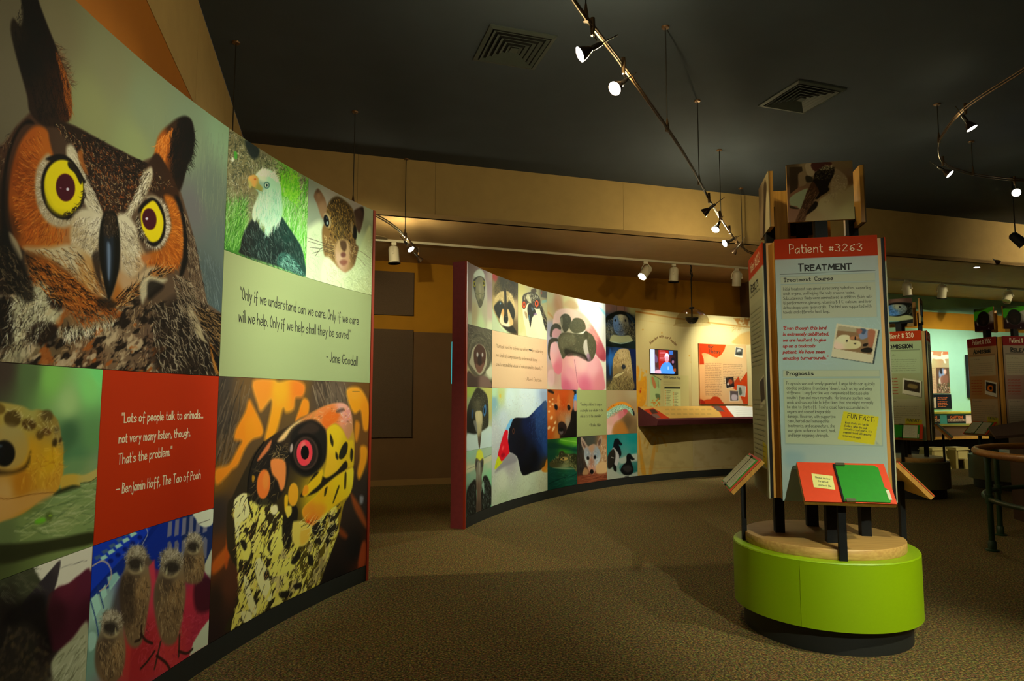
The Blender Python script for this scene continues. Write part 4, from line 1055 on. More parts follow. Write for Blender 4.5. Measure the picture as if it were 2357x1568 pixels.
  ["s",80,68.6,5.3,["5a5c44","3c3e2c","6a6a50"],0.5,0,-27.6,15,[216,844,548,762,590,673,428,660,228,721],3],
  ["f",15.4,"120f0e",0.7,4,[472,632,629,630,661,541,698,400,569,540,435,585]],
  ["l",2.6,"2a2828",0.8,4,[730,701,796,700,882,694]],
 ],
 'owlets': [
  ["g",3,[35,732,"1c4ac8",439,725,"1c3a98",694,652,"22346a",884,684,"2a3a70",427,460,"b03048",760,255,"c83c4c",926,88,"c0444c",29,483,"a8d0b8",318,197,"c04038",384,573,"223a90",16,310,"80a890"]],
  ["f",5.6,"17379a",1,0,[354,746,542,741,687,743,705,493,561,486,384,573]],
  ["f",6.1,"24386a",1,0,[669,742,948,740,958,431,787,405,673,435]],
  ["f",3.4,"8a8a98",0.95,0,[549,742,581,740,580,667,544,665]],
  ["f",3.4,"84848e",0.9,0,[550,639,571,643,587,622,585,545,550,549]],
  ["f",3.4,"8a8a98",0.95,0,[608,740,641,738,640,659,604,657]],
  ["f",3.4,"84848e",0.9,0,[609,630,631,634,647,613,646,532,609,537]],
  ["f",3.5,"8a8a98",0.95,0,[669,738,702,736,701,651,664,649]],
  ["f",3.5,"84848e",0.9,0,[670,621,692,626,708,604,707,520,670,524]],
  ["f",3.6,"8a8a98",0.95,0,[731,736,765,735,764,642,726,641]],
  ["f",3.6,"84848e",0.9,0,[732,613,755,617,771,595,770,507,732,511]],
  ["f",3.7,"8a8a98",0.95,0,[794,735,829,733,828,634,790,633]],
  ["f",3.6,"84848e",0.9,0,[796,604,819,608,836,586,834,494,796,498]],
  ["f",3.7,"8a8a98",0.95,0,[859,733,895,732,894,626,855,624]],
  ["f",3.7,"84848e",0.9,0,[861,595,884,599,901,577,900,480,860,485]],
  ["f",4.6,"dfe4c4",1,4,[766,747,948,740,946,661,886,651,826,672,788,711]],
  ["f",4.7,"c8ccaa",1,0,[951,528,870,429,947,348,958,360]],
  ["f",3.6,"1a44c0",1,0,[-3,755,421,745,336,685,189,640,77,576,-4,537,-4,670]],
  ["f",2.8,"b8ecd0",0.95,0,[48,686,85,688,103,672,63,667]],
  ["f",2.8,"5c7a88",0.8,0,[7,695,44,698,59,685,26,678]],
  ["f",3.6,"0c2478",0.9,4,[141,649,139,644,132,642,123,643,114,647,107,652,105,657,107,661,113,663,122,662,131,659,138,654]],
  ["f",2.9,"b8ecd0",0.95,0,[95,699,133,702,152,686,111,681]],
  ["f",2.8,"5c7a88",0.8,0,[54,709,91,711,107,698,73,692]],
  ["f",3.7,"0c2478",0.9,4,[191,662,188,658,182,656,173,657,164,660,157,665,154,671,156,675,162,677,171,676,181,673,188,667]],
  ["f",2.9,"b8ecd0",0.95,0,[144,713,183,716,203,700,161,695]],
  ["f",2.9,"5c7a88",0.8,0,[102,723,140,726,156,713,121,705]],
  ["f",3.7,"0c2478",0.9,4,[242,676,240,672,233,670,224,671,214,674,207,679,204,685,206,689,213,691,222,690,231,687,239,682]],
  ["f",3.0,"b8ecd0",0.95,0,[194,728,234,731,254,715,211,709]],
  ["f",2.9,"5c7a88",0.8,0,[151,737,190,740,206,727,171,720]],
  ["f",3.8,"0c2478",0.9,4,[294,691,292,687,285,684,275,685,266,689,258,694,255,699,258,704,264,706,274,705,284,702,291,697]],
  ["f",3.1,"b8ecd0",0.95,0,[245,743,286,747,307,731,263,724]],
  ["f",3.0,"5c7a88",0.8,0,[201,753,241,756,258,743,221,735]],
  ["f",3.9,"0c2478",0.9,4,[348,707,345,702,338,700,329,700,319,704,311,709,308,715,310,719,317,722,327,721,337,717,344,712]],
  ["f",3.7,"10308a",0.9,0,[421,745,479,742,284,617,138,541,-3,528,-5,553,190,637,336,685]],
  ["f",2.8,"b4e6cc",0.95,0,[1,518,40,540,75,468,28,430]],
  ["f",2.8,"b4e6cc",0.95,0,[63,540,96,560,111,512,78,494]],
  ["f",3.6,"a8dcc4",0.9,0,[105,587,169,593,196,563,128,522]],
  ["f",4.6,"b0d8c0",0.9,4,[4,385,50,369,49,316,10,313]],
  ["l",6.9,"2a4880",0.9,4,[-10,547,45,424,76,324]],
  ["l",7.0,"2a4880",0.9,4,[44,568,92,463]],
  ["l",7.0,"c8b8a0",0.9,4,[2,661,63,667,112,637,134,589,108,550,57,542]],
  ["l",5.3,"c8ccc0",0.8,4,[370,750,386,715,350,674]],
  ["h",8.4,3,1,0,[404,578,451,577,464,491,578,269,834,278,966,192,940,106,810,82,780,-19,429,16,298,71,309,317,394,449],[461,451,"d04858",722,267,"c43a4c",384,173,"b03434",882,148,"b83a4c",624,126,"c84440"]],
  ["s",336,36.4,5.2,["e06070","a02c3c","c84a50"],0.4,0,-29.8,60,[408,284,958,194,817,-11,427,37,318,197],2],
  ["f",6.1,"d4dcb8",1,0,[954,139,947,-2,779,-1,812,59,878,104]],
  ["f",15.4,"3a1a24",0.8,4,[826,395,963,346,966,192,839,208,794,312]],
  ["h",7.7,3,1,4,[707,588,717,632,760,646,821,626,857,579,868,529,886,457,878,380,826,362,734,388,681,432,675,509,696,560],[775,619,"b0a88a",778,580,"968c6c",751,509,"5c4c38",820,454,"9a7c50",792,383,"7c6444"]],
  ["s",249,21.2,3.0,["d0c8a8","6a5e48","c0b490","4c4232","e0d8bc"],0.75,[778,580],0,40,[861,578,851,556,822,545,780,548,739,564,708,588,696,613,705,634,733,645,774,643,816,628,848,604],30],
  ["s",231,28.7,3.7,["3a2e22","a88c5c","7a6444","c0a878"],0.7,0,-78.1,20,[685,544,870,501,865,373,726,410],31],
  ["f",10.2,"2e2822",0.85,4,[822,559,816,547,799,542,774,544,749,553,731,566,723,581,729,592,746,597,771,595,796,586,815,573]],
  ["f",6.4,"b8a878",0.8,4,[728,556,782,533,833,540,815,525,756,531]],
  ["f",3.6,"c8c090",0.8,4,[805,566,818,532,804,539]],
  ["h",8.6,3,1,4,[232,618,242,667,290,683,357,659,398,604,410,546,432,463,424,374,378,211,276,248,206,441,199,528,221,586],[307,652,"b0a88a",310,607,"968c6c",281,527,"5c4c38",358,461,"9a7c50",329,381,"7c6444"]],
  ["s",327,23.8,2.6,["d0c8a8","6a5e48","c0b490","4c4232","e0d8bc"],0.75,[310,607],0,40,[402,603,391,578,359,567,313,571,268,590,233,617,219,647,229,670,260,682,304,679,351,662,387,634],10],
  ["s",304,33.1,3.2,["3a2e22","a88c5c","7a6444","c0a878"],0.7,0,-78.0,20,[209,568,413,514,420,234,266,288],11],
  ["f",11.5,"2e2822",0.85,4,[359,582,353,569,334,563,307,566,279,577,259,593,250,609,256,621,275,627,302,625,330,614,351,598]],
  ["f",7.2,"b8a878",0.8,4,[256,581,315,553,372,561,352,543,286,552]],
  ["f",3.1,"c8c090",0.8,4,[340,591,355,551,339,560]],
  ["f",5.3,"6a5c48",0.9,4,[392,608,431,574,405,560,371,580]],
  ["f",19.9,"3a3026",0.6,4,[211,559,292,517,322,352,261,333,169,346,146,446]],
  ["h",9.7,3,1,4,[497,535,509,590,564,607,641,580,687,518,701,454,724,360,715,261,658,118,542,160,466,339,458,436,484,500],[583,573,"b0a88a",587,523,"968c6c",553,433,"5c4c38",640,359,"9a7c50",606,271,"7c6444"]],
  ["s",338,26.9,2.8,["d0c8a8","6a5e48","c0b490","4c4232","e0d8bc"],0.75,[587,523],0,40,[692,517,679,490,642,477,590,482,538,504,499,535,483,568,494,594,530,607,581,603,634,583,675,552],40],
  ["s",312,36.9,3.5,["3a2e22","a88c5c","7a6444","c0a878"],0.7,0,-78.1,20,[470,480,703,417,707,140,531,201],41],
  ["f",13.0,"2e2822",0.85,4,[660,489,653,475,630,469,599,473,567,485,544,503,534,521,541,535,563,541,594,538,626,526,650,508]],
  ["f",8.1,"b8a878",0.8,4,[524,494,592,462,657,470,634,451,559,461]],
  ["f",3.4,"c8c090",0.8,4,[555,521,545,484,561,485]],
  ["h",7.9,3,1,4,[81,386,90,431,134,441,194,414,232,360,243,306,263,228,256,147,207,109,114,147,58,226,51,306,71,358],[149,412,"b0a88a",152,370,"968c6c",127,298,"5c4c38",197,232,"9a7c50",170,161,"7c6444"]],
  ["s",323,21.9,2.4,["d0c8a8","6a5e48","c0b490","4c4232","e0d8bc"],0.75,[152,370],0,40,[236,359,226,337,197,329,155,336,114,357,82,386,70,414,78,435,106,443,147,437,189,417,222,388],60],
  ["s",300,31.0,3.0,["3a2e22","a88c5c","7a6444","c0a878"],0.7,0,-78.0,20,[60,342,246,276,246,117,106,174],61],
  ["f",10.5,"2e2822",0.85,4,[197,342,191,331,174,327,149,332,124,345,105,361,98,376,103,388,120,391,145,387,170,375,189,359]],
  ["f",6.6,"b8a878",0.8,4,[103,351,157,320,209,322,190,308,131,321]],
  ["f",2.9,"c8c090",0.8,4,[180,352,193,315,179,324]],
  ["l",13.6,"4a3426",0.95,4,[531,164,492,51]],
  ["l",14.4,"4a3426",0.95,4,[687,142,688,34]],
  ["l",13.2,"3a281e",0.9,4,[486,135,428,106,384,94]],
  ["l",13.9,"3a281e",0.9,4,[504,107,577,48,616,2]],
  ["l",14.7,"3a281e",0.9,4,[686,60,758,23,807,27]],
  ["l",13.2,"3a281e",0.9,4,[371,257,413,212,465,179]],
  ["l",13.0,"3a281e",0.9,4,[374,295,372,236,331,236]],
  ["l",3.1,"2a2828",0.8,4,[813,683,916,686]],
 ],
 'boxturtle': [
  ["g",3,[12,1469,"3c342c",29,1221,"383028",16,915,"6a4a18",30,712,"322a24",30,462,"5c3418",47,209,"2c2018",25,40,"2a1e1a",287,1431,"5a4428",893,1466,"5c4420",1116,1417,"46382c",1349,1378,"5a4a3c",1710,1423,"5a3c1c",1750,1008,"5c3c1c",1716,575,"2e2620",1635,162,"1e1a18",1784,45,"5a2a18",1410,-59,"1a1614",180,272,"4a2c1c",376,4,"261c16",40,1066,"4c3a24"]],
  ["s",90,130.4,11.1,["2a2620","5a4c3c","443a30","6a5a44"],0.5,0,-111.6,8,[12,1479,340,1488,301,1210,136,943,13,956],1],
  ["s",60,147.3,12.5,["7a6a54","3a322a","55483a"],0.55,0,-63.4,8,[1001,1494,1487,1492,1493,1335,1121,1324],2],
  ["h",21.9,3,1,4,[351,1466,557,1483,639,1467,805,1489,937,1454,919,1377,833,1364,816,1290,733,1267,690,1292,636,1161,579,1094,500,1093,533,1201,566,1317,544,1353,449,1284,408,1331],[480,1434,"e08c30",642,1413,"e8a82c",894,1428,"d87828",654,1196,"c8861c"]],
  ["h",17.0,3,1,4,[311,1348,351,1320,465,1181,459,1124,364,1107,292,1057,224,966,162,940,103,905,18,875,4,957,133,975,218,1063,252,1103,178,1119,192,1182,278,1277],[294,1321,"c87818",341,1175,"dc8c20",230,1159,"c4761a"]],
  ["h",15.0,3,1,4,[931,1358,998,1332,991,1248,905,1225,842,1202,881,1276],[944,1313,"d08020",883,1238,"c8761c"]],
  ["h",19.0,3,1,4,[1489,1428,1635,1444,1736,1378,1790,1274,1783,1110,1721,1113,1679,1261,1594,1241,1518,1321],[1588,1392,"d8942c",1591,1306,"d8901c",1741,1260,"d8881c"]],
  ["f",17.1,"d08a1c",0.9,4,[1689,968,1777,948,1768,831,1687,708,1648,756,1681,868]],
  ["f",15.1,"b8741c",0.8,4,[1608,1175,1671,1144,1639,1015,1601,1046]],
  ["f",13.5,"a8541a",0.85,4,[181,519,237,486,119,400,19,375,6,437,96,486]],
  ["f",8.2,"a04a18",0.8,4,[140,610,172,521,155,381,128,398,131,530]],
  ["f",16.9,"9c4a1c",0.7,4,[1570,609,1695,492,1793,346,1775,306,1623,474]],
  ["f",16.2,"7c3a18",0.8,4,[1438,367,1535,294,1512,264,1429,314]],
  ["f",15.0,"9a4420",0.8,4,[1730,185,1791,180,1785,16,1688,10]],
  ["f",13.2,"8c8c90",0.7,4,[1692,571,1741,557,1731,508,1694,513]],
  ["h",6.5,3,1,3,[132,735,173,776,240,857,326,955,425,1047,558,1109,698,1153,821,1190,991,1245,1190,1302,1351,1324,1470,1313,1540,1255,1567,1162,1602,1032,1605,931,1593,811,1591,677,1551,597,1474,525,1420,343,1334,212,1255,99,1182,1,967,-3,582,4,215,0,160,43,242,119,285,296,148,485],[231,847,"2c2418",607,963,"2a2018",914,1035,"26201c",1128,1179,"8a5a34",1425,1251,"9c6448",1410,1029,"9c8020",1152,652,"a88c18",735,473,"2c2414",450,308,"2a2418",957,183,"4a4018",560,56,"2c2614"]],
  ["n",93.4,31.2,-127.1,0.5,0.55,"b4a848",1,7.8,0,[175,749,328,780,561,713,772,538,986,475,1384,539,1420,343,1255,99,1182,1,967,-3,582,4,215,0,270,247,238,465],5],
  ["n",58.9,24.9,-143.2,0.56,0.6,"c8bc60",0.9,6.2,0,[175,749,328,780,561,713,772,538,986,475,1384,539,1420,343,1255,99,1182,1,967,-3,582,4,215,0,270,247,238,465],21],
  ["n",96.5,65.0,-148.1,0.5,0.56,"9c8c5c",0.7,9.8,0,[694,481,1386,511,1255,99,1159,20,600,44,547,284],11],
  ["f",5.6,"cfc88c",0.95,4,[205,761,320,779,358,656,310,621,269,607,253,504,215,596,202,682]],
  ["f",5.8,"c6bc58",0.95,4,[359,723,430,708,461,638,422,583,377,641]],
  ["f",5.7,"c6bc58",0.95,4,[261,529,324,543,394,452,384,400,353,369,298,430]],
  ["f",6.0,"cfc88c",0.95,4,[439,338,495,352,568,256,636,90,599,56,517,135,453,252]],
  ["f",6.2,"c6bc58",0.95,4,[599,402,663,487,733,497,748,411,702,339,631,349]],
  ["f",6.0,"c6bc58",0.95,4,[461,437,509,444,602,350,593,323,512,382]],
  ["f",5.8,"cfc88c",0.95,4,[322,286,359,265,423,140,475,48,449,13,369,113]],
  ["f",5.6,"c6bc58",0.95,4,[273,194,337,186,370,102,298,134]],
  ["f",5.5,"c6bc58",0.95,4,[253,95,281,76,276,15,218,4,238,48]],
  ["f",5.7,"cfc88c",0.95,4,[307,78,410,47,422,-6,348,2]],
  ["f",6.0,"c6bc58",0.95,4,[632,160,673,137,523,33,460,-7,485,45,577,96]],
  ["f",6.2,"c6bc58",0.95,4,[567,267,684,296,870,253,873,192,690,191,589,228]],
  ["f",5.7,"1c1814",0.95,4,[275,499,317,501,348,457,321,436]],
  ["f",6.4,"1c1814",0.95,4,[731,545,851,621,906,563,843,380,751,363]],
  ["f",6.0,"1c1814",0.95,4,[540,241,577,265,600,214,552,198]],
  ["f",6.5,"1c1814",0.95,4,[839,248,930,300,954,258,882,220]],
  ["f",6.8,"1c1814",0.95,4,[1074,433,1162,441,1190,412,1121,367]],
  ["f",6.5,"1c1814",0.95,4,[879,82,963,78,975,44,901,46]],
  ["f",6.3,"1c1814",0.95,4,[716,79,850,48,851,12,738,36]],
  ["f",6.7,"1c1814",0.95,4,[1040,239,1095,233,1109,166,1054,173]],
  ["s",260,53.7,7.8,["1a1612","241e14","2c2618"],0.8,0,-127.1,14,[175,749,328,780,561,713,772,538,986,475,1384,539,1420,343,1255,99,1182,1,967,-3,582,4,215,0,270,247,238,465],31],
  ["s",150,39.7,6.2,["d4cc80","a89c40","c09040"],0.6,0,-127.1,14,[175,749,328,780,561,713,772,538,986,475,1384,539,1420,343,1255,99,1182,1,967,-3,582,4,215,0,270,247,238,465],32],
  ["f",12.1,"1d1916",0.85,4,[373,962,580,1082,769,984,759,780,643,677,485,679,367,742,334,834]],
  ["l",13.2,"0e0c0b",0.9,4,[491,1082,390,994,340,877,339,746,393,628]],
  ["s",60,51.9,6.1,["5a4a30","8a7444","3a3020"],0.5,0,-136.2,25,[373,962,581,1058,749,974,681,719,404,758],6],
  ["f",7.5,"cc6c2c",1,4,[574,800,561,755,532,726,495,721,460,740,435,778,429,825,441,869,469,898,506,905,542,887,567,849]],
  ["f",12.1,"dc9040",0.6,4,[560,827,554,799,540,780,521,776,504,786,492,809,489,838,496,866,510,884,528,889,546,879,557,856]],
  ["f",9.4,"c8763a",0.95,4,[571,954,647,965,741,926,743,782,699,746,655,817,592,871]],
  ["f",7.6,"b06438",0.9,4,[429,979,540,1073,576,1082,543,1026,449,971]],
  ["f",8.1,"e0a028",1,4,[902,689,893,651,870,627,840,622,810,638,790,670,784,710,793,747,816,772,845,777,875,762,896,730]],
  ["f",6.3,"d8a81c",0.95,4,[743,698,780,699,778,621,752,601]],
  ["f",6.4,"d8bc48",0.95,4,[757,624,819,624,828,576,782,554]],
  ["f",7.7,"d4c894",0.9,4,[584,652,654,658,667,609,617,600]],
  ["f",4.4,"a87c1c",0.8,4,[377,884,407,869,390,838,376,851]],
  ["h",10.4,3,1,4,[640,1078,780,1167,991,1242,1190,1299,1351,1322,1470,1311,1545,1249,1574,1119,1510,1037,1430,1126,1334,1171,1232,1134,1127,1192,993,1209,822,1165,722,1085],[822,1178,"b89a68",992,1222,"a86c38",1214,1269,"c0703c",1423,1287,"c89080",1497,1236,"b07468",1550,1120,"9a6a48",1309,1213,"c06828"]],
  ["s",90,29.7,8.8,["e8c8b0","7c4c30","e0a070","c87040"],0.55,0,13.9,30,[822,1165,1213,1290,1495,1300,1561,1134,1310,1185,993,1209],7],
  ["f",14.2,"c8601c",0.8,4,[1173,1177,1215,1256,1330,1260,1402,1231,1334,1185,1231,1141]],
  ["f",10.9,"3a302a",0.7,4,[1458,1277,1456,1268,1438,1258,1411,1250,1381,1247,1356,1248,1344,1255,1346,1264,1363,1274,1390,1282,1420,1285,1445,1284]],
  ["h",10.8,3,1,4,[1232,1121,1334,1164,1430,1119,1510,1030,1583,1019,1596,918,1590,818,1490,821,1373,799,1259,771,1214,776,1242,906,1244,1013],[1317,1035,"b8981c",1508,953,"a88a18",1278,876,"b89020"]],
  ["f",6.2,"1d1a14",0.95,4,[1280,1092,1321,1035,1314,992,1280,1037]],
  ["f",6.4,"1d1a14",0.95,4,[1482,1018,1512,995,1498,926,1440,888,1397,906,1425,973]],
  ["f",6.3,"1d1a14",0.95,4,[1355,951,1382,928,1388,886,1357,909]],
  ["f",6.5,"1d1a14",0.95,4,[1556,963,1588,933,1572,856,1547,893]],
  ["f",11.7,"1e1a17",1,4,[788,1020,794,1105,865,1163,1015,1206,1128,1179,1221,1115,1238,1000,1220,894,1122,825,991,801,860,853,772,923,738,975]],
  ["f",13.5,"3a2c24",0.7,4,[878,1125,1016,1189,1129,1152,1108,1114,954,1102]],
  ["f",8.4,"15110f",1,3,[1183,953,1159,882,1086,836,985,827,885,857,811,915,781,986,804,1053,873,1099,971,1113,1074,1088,1152,1030]],
  ["f",8.4,"4c3a30",0.8,3,[1133,957,1115,899,1060,861,984,853,908,876,851,923,828,982,845,1038,897,1076,972,1087,1050,1067,1109,1019]],
  ["f",6.7,"2a201c",1,3,[1111,959,1096,906,1049,871,984,863,918,884,869,927,849,980,863,1031,909,1067,973,1077,1040,1059,1090,1015]],
  ["f",5.0,"d8404a",1,3,[1060,963,1045,918,1008,889,959,883,912,901,879,938,868,984,882,1027,918,1057,967,1065,1014,1048,1048,1011]],
  ["f",10.0,"f08878",0.8,3,[971,1016,963,999,948,989,932,987,918,994,911,1008,911,1026,919,1042,934,1053,950,1055,964,1048,972,1034]],
  ["f",10.1,"e05a50",0.6,3,[1037,921,1029,906,1015,896,998,895,984,902,976,916,976,932,984,948,999,957,1015,959,1029,952,1037,938]],
  ["f",4.2,"0c0a0a",1,3,[1017,972,1012,947,994,931,970,926,944,935,925,955,917,980,923,1004,940,1021,965,1026,990,1017,1009,997]],
  ["f",6.5,"c8b0a0",0.7,3,[822,1016,816,1000,808,990,799,987,791,993,787,1005,788,1021,793,1036,802,1047,811,1050,818,1044,822,1032]],
  ["s",40,43.2,4.7,["a88c58","6a5838"],0.6,0,-157.2,30,[583,1023,785,1069,771,948,647,959],8],
  ["f",7.0,"1a1612",0.95,4,[933,668,953,705,1015,748,1122,825,1237,766,1373,799,1488,870,1509,812,1375,771,1239,720,1107,672]],
  ["f",8.5,"c8a018",0.95,4,[958,692,1015,748,1101,789,1189,831,1175,741,1062,691,987,663]],
  ["f",6.7,"d0801c",0.8,4,[950,681,972,740,1016,735,1018,684]],
  ["h",8.8,3,1,4,[969,590,1108,643,1240,706,1375,757,1515,798,1594,797,1591,677,1542,599,1430,566,1293,526,1226,497,1139,460,1063,448,972,527],[1025,556,"d09020",1154,600,"d8a41c",1424,697,"d8b41c",1565,736,"b8a428",1072,472,"c86c18",1292,553,"d0a81c"]],
  ["f",20.4,"e08830",0.5,4,[991,587,1132,597,1246,560,1226,510,1073,459,984,513]],
  ["f",10.0,"c83810",0.7,3,[1059,474,1055,469,1044,466,1029,467,1014,472,1002,478,998,485,1002,491,1013,493,1028,493,1043,488,1055,481]],
  ["f",5.4,"241e10",0.9,4,[1397,687,1414,671,1348,571,1336,580]],
  ["f",5.2,"241e10",0.9,4,[1229,688,1263,697,1243,640,1220,636]],
  ["f",5.5,"241e10",0.9,4,[1480,773,1504,771,1501,660,1477,663]],
  ["f",9.8,"d8c058",0.9,4,[847,500,888,511,985,488,1074,433,1035,340,950,327,853,378]],
  ["f",11.6,"d09c30",0.6,4,[945,433,1053,425,1035,353,950,339]],
  ["n",64.6,34.9,-139.3,0.52,0.58,"241e14",0.95,8.7,0,[1117,451,1454,556,1404,346,1306,232,1079,331],13],
  ["s",50,99.4,5.1,["100e0c","e8e0a0"],0.6,0,22.1,16,[857,511,1160,482,1392,348,1170,261],9],
  ["l",3.8,"2a2828",0.8,4,[1558,1414,1656,1415]],
 ],
 'booby': [
  ["g",3,[37,703,"8a7268",730,705,"b0a090",732,537,"9c8884",78,254,"8c7660",736,215,"b8a68c",83,40,"b0b890",738,9,"c8d0a0",480,750,"94807c"]],
  ["h",9.9,3,1,4,[146,23,146,384,167,570,214,639,323,698,402,720,481,712,544,673,592,579,624,456,627,265,584,-6,147,-1],[356,664,"c8d4b8",233,459,"a8a890",238,154,"a89c70",581,196,"b0ac88",428,53,"b8cc90",608,518,"b8b49c"]],
  ["f",9.9,"d8e4cc",0.9,4,[205,613,245,657,339,704,418,718,496,702,538,659,482,630,356,627,246,589]],
  ["f",5.9,"3c3a30",1,4,[193,550,246,583,363,626,450,636,538,615,564,549,553,471,541,406,487,310,441,254,369,242,330,289,266,353,218,432,185,487]],
  ["h",7.9,3,1,4,[247,547,363,618,457,630,514,591,521,504,541,444,486,323,437,263,375,253,337,302,253,388,264,464],[357,590,"8c8868",390,483,"9c9670",376,394,"848058",409,299,"6a6848"]],
  ["f",7.9,"a8a278",0.7,4,[358,516,414,525,435,403,411,350,379,395]],
  ["f",5.9,"58563c",0.9,4,[346,291,408,349,474,321,441,259,375,250]],
  ["l",4.9,"2c2c24",0.7,4,[240,399,329,393,397,416,485,417,547,445]],
  ["f",3.9,"b8b018",1,3,[257,513,257,495,247,481,231,473,212,474,197,483,188,499,188,516,198,531,214,538,233,538,248,528]],
  ["f",3.9,"1c1c14",1,3,[241,510,242,498,237,489,228,485,218,486,209,492,204,502,203,513,208,522,217,527,227,526,236,520]],
  ["f",4.0,"b8b018",1,3,[551,567,551,549,541,534,525,526,507,528,492,538,483,554,484,571,493,586,509,594,527,593,543,583]],
  ["f",4.0,"1c1c14",1,3,[536,564,536,553,531,543,522,539,512,540,504,546,499,557,498,568,503,577,512,582,522,581,531,575]],
 ],
 'raccoon': [
  ["g",3,[64,714,"a84038",248,691,"4a4430",612,709,"2e2c20",733,587,"3a3424",35,591,"8a7c50",763,451,"b8a478",68,308,"a0b080",734,98,"6a5634",71,99,"a8c088",315,18,"c8d4a0"]],
  ["f",8.0,"b8c498",0.9,4,[7,274,100,181,223,75,375,10,11,2]],
  ["h",10.1,3,1,4,[126,658,248,718,461,726,673,662,778,593,779,32,555,26,284,81,131,184,13,288,11,508],[310,661,"3c3826",158,531,"6a5c34",613,612,"3c3424",129,368,"c0a868",674,369,"b8a070",615,86,"5c4c30",432,476,"3a3018"]],
  ["s",220,39.2,6.1,["2c281a","5a5030","1c1a10","6a5c38"],0.7,0,-110.0,30,[126,658,461,712,763,619,733,503,492,553,250,544,36,460],1],
  ["f",10.1,"c8b070",0.9,4,[311,553,365,534,357,398,312,405,220,433,99,364,32,303,52,384,159,491]],
  ["f",10.2,"c8b070",0.85,4,[420,556,462,576,613,528,680,412,644,380,523,461,478,427,433,421]],
  ["s",110,32.4,5.0,["e8d8a0","8a7840","d0bc80"],0.7,0,113.6,25,[219,513,356,546,357,411,68,321,68,399],2],
  ["s",90,36.4,5.1,["e8d8a0","8a7840","d0bc80"],0.7,0,70.1,25,[432,558,583,552,689,385,523,447,433,435],3],
  ["f",12.0,"1c1c12",0.95,4,[220,407,312,392,373,333,328,273,253,198,192,178,100,233,53,306,129,368]],
  ["f",12.2,"1c1c12",0.95,4,[478,414,553,437,659,368,689,274,629,198,539,243,464,330]],
  ["f",10.1,"2c2618",0.9,4,[356,560,420,569,448,383,494,279,374,184,328,260,373,373]],
  ["h",8.1,3,1,4,[312,312,361,291,350,182,374,131,465,140,479,223,458,302,488,328,584,235,639,158,585,111,465,86,314,91,223,141,252,224],[253,171,"d8d0a0",585,180,"c8a868",435,110,"e0d8b0",313,285,"d0a058"]],
  ["f",6.1,"1c1a14",1,4,[485,196,476,168,450,146,413,135,377,138,351,155,341,181,350,209,377,231,413,243,449,240,476,223]],
  ["f",6.1,"6a6448",0.7,4,[446,226,443,222,434,219,422,217,410,216,401,218,398,221,401,224,410,228,422,230,434,231,443,229]],
  ["f",6.0,"8ab0b8",0.8,3,[265,376,257,369,246,364,235,363,226,365,223,370,225,377,233,384,244,389,255,390,264,388,267,383]],
  ["f",12.1,"221e14",0.9,4,[314,84,495,86,615,114,735,28,495,21]],
 ],
 'osprey': [
  ["g",3,[42,699,"b8b06c",102,466,"c0b874",73,109,"c0bc7c",428,742,"b0a878",809,705,"5a5038",808,523,"a8a070",133,-13,"c8c48c",806,100,"c8c490"]],
  ["f",4.2,"4a4434",0.9,0,[677,725,852,726,852,635,677,627]],
  ["f",4.2,"70a090",0.7,0,[706,578,843,611,843,565,706,533]],
  ["f",4.2,"a84428",0.8,4,[712,692,710,680,705,670,698,666,690,668,685,676,683,688,685,701,690,710,698,714,705,712,710,704]],
  ["h",8.3,3,1,4,[132,555,251,629,428,683,575,659,662,580,691,479,734,364,778,248,849,134,849,-2,310,-6,221,123,147,300],[310,260,"d8d4a4",574,229,"d0d0a8",427,40,"c8cca0",661,297,"d8d8b0"]],
  ["f",8.3,"2c2418",0.85,4,[132,555,221,618,428,675,575,651,662,580,662,476,574,436,428,448,310,492,191,405,147,443]],
  ["s",120,38.4,7.3,["e8e4c0","c8c094","1c1810","8a7c58"],0.85,0,-51.0,30,[162,573,428,668,604,618,574,555,369,514,191,520],1],
  ["f",8.3,"d0c898",0.8,4,[236,569,310,623,369,558,398,488,339,496]],
  ["f",8.4,"241c14",0.95,4,[633,532,720,468,807,372,850,285,849,134,777,203,705,361,647,444]],
  ["s",50,55.5,8.4,["1a1510","b0a070"],0.8,0,-38.5,15,[633,547,850,346,849,104,691,359],2],
  ["f",8.3,"3a2c1c",0.9,4,[384,691,516,732,545,684,428,653]],
  ["f",6.2,"1c1610",1,3,[239,457,231,425,209,399,180,387,150,392,128,412,120,442,128,475,150,501,179,513,209,508,231,488]],
  ["f",5.1,"d8581c",1,3,[224,455,218,429,202,409,180,400,157,404,141,420,135,444,141,470,157,490,179,500,202,496,218,480]],
  ["f",4.1,"2a1410",1,3,[205,456,202,443,194,432,183,427,171,429,163,438,160,450,163,463,171,474,182,479,194,477,202,468]],
  ["f",6.3,"1c1610",1,3,[624,520,615,487,589,460,554,447,519,451,493,472,483,503,493,537,519,564,554,577,589,573,615,552]],
  ["f",5.2,"d8581c",1,3,[610,519,602,492,582,470,554,460,526,464,506,480,498,505,506,532,526,553,554,564,582,560,602,544]],
  ["f",4.2,"2a1410",1,3,[585,519,581,505,571,494,557,489,543,490,533,499,529,512,533,526,543,537,557,542,571,540,581,532]],
  ["f",6.2,"221e1a",1,4,[324,479,398,496,472,439,530,386,457,320,413,271,368,143,333,220,286,345,280,416]],
  ["f",6.2,"5a6a70",0.8,4,[398,445,463,430,442,391,404,409]],
  ["f",6.2,"4a7888",0.7,4,[316,319,345,308,345,250,324,248]],
  ["f",8.3,"7c5a80",0.7,4,[562,357,555,348,536,339,510,334,483,334,464,338,457,346,464,356,483,364,510,369,536,370,555,366]],
  ["f",10.3,"8a6a40",0.7,4,[191,348,265,342,280,272,236,267]],
 ],
 'snake': [
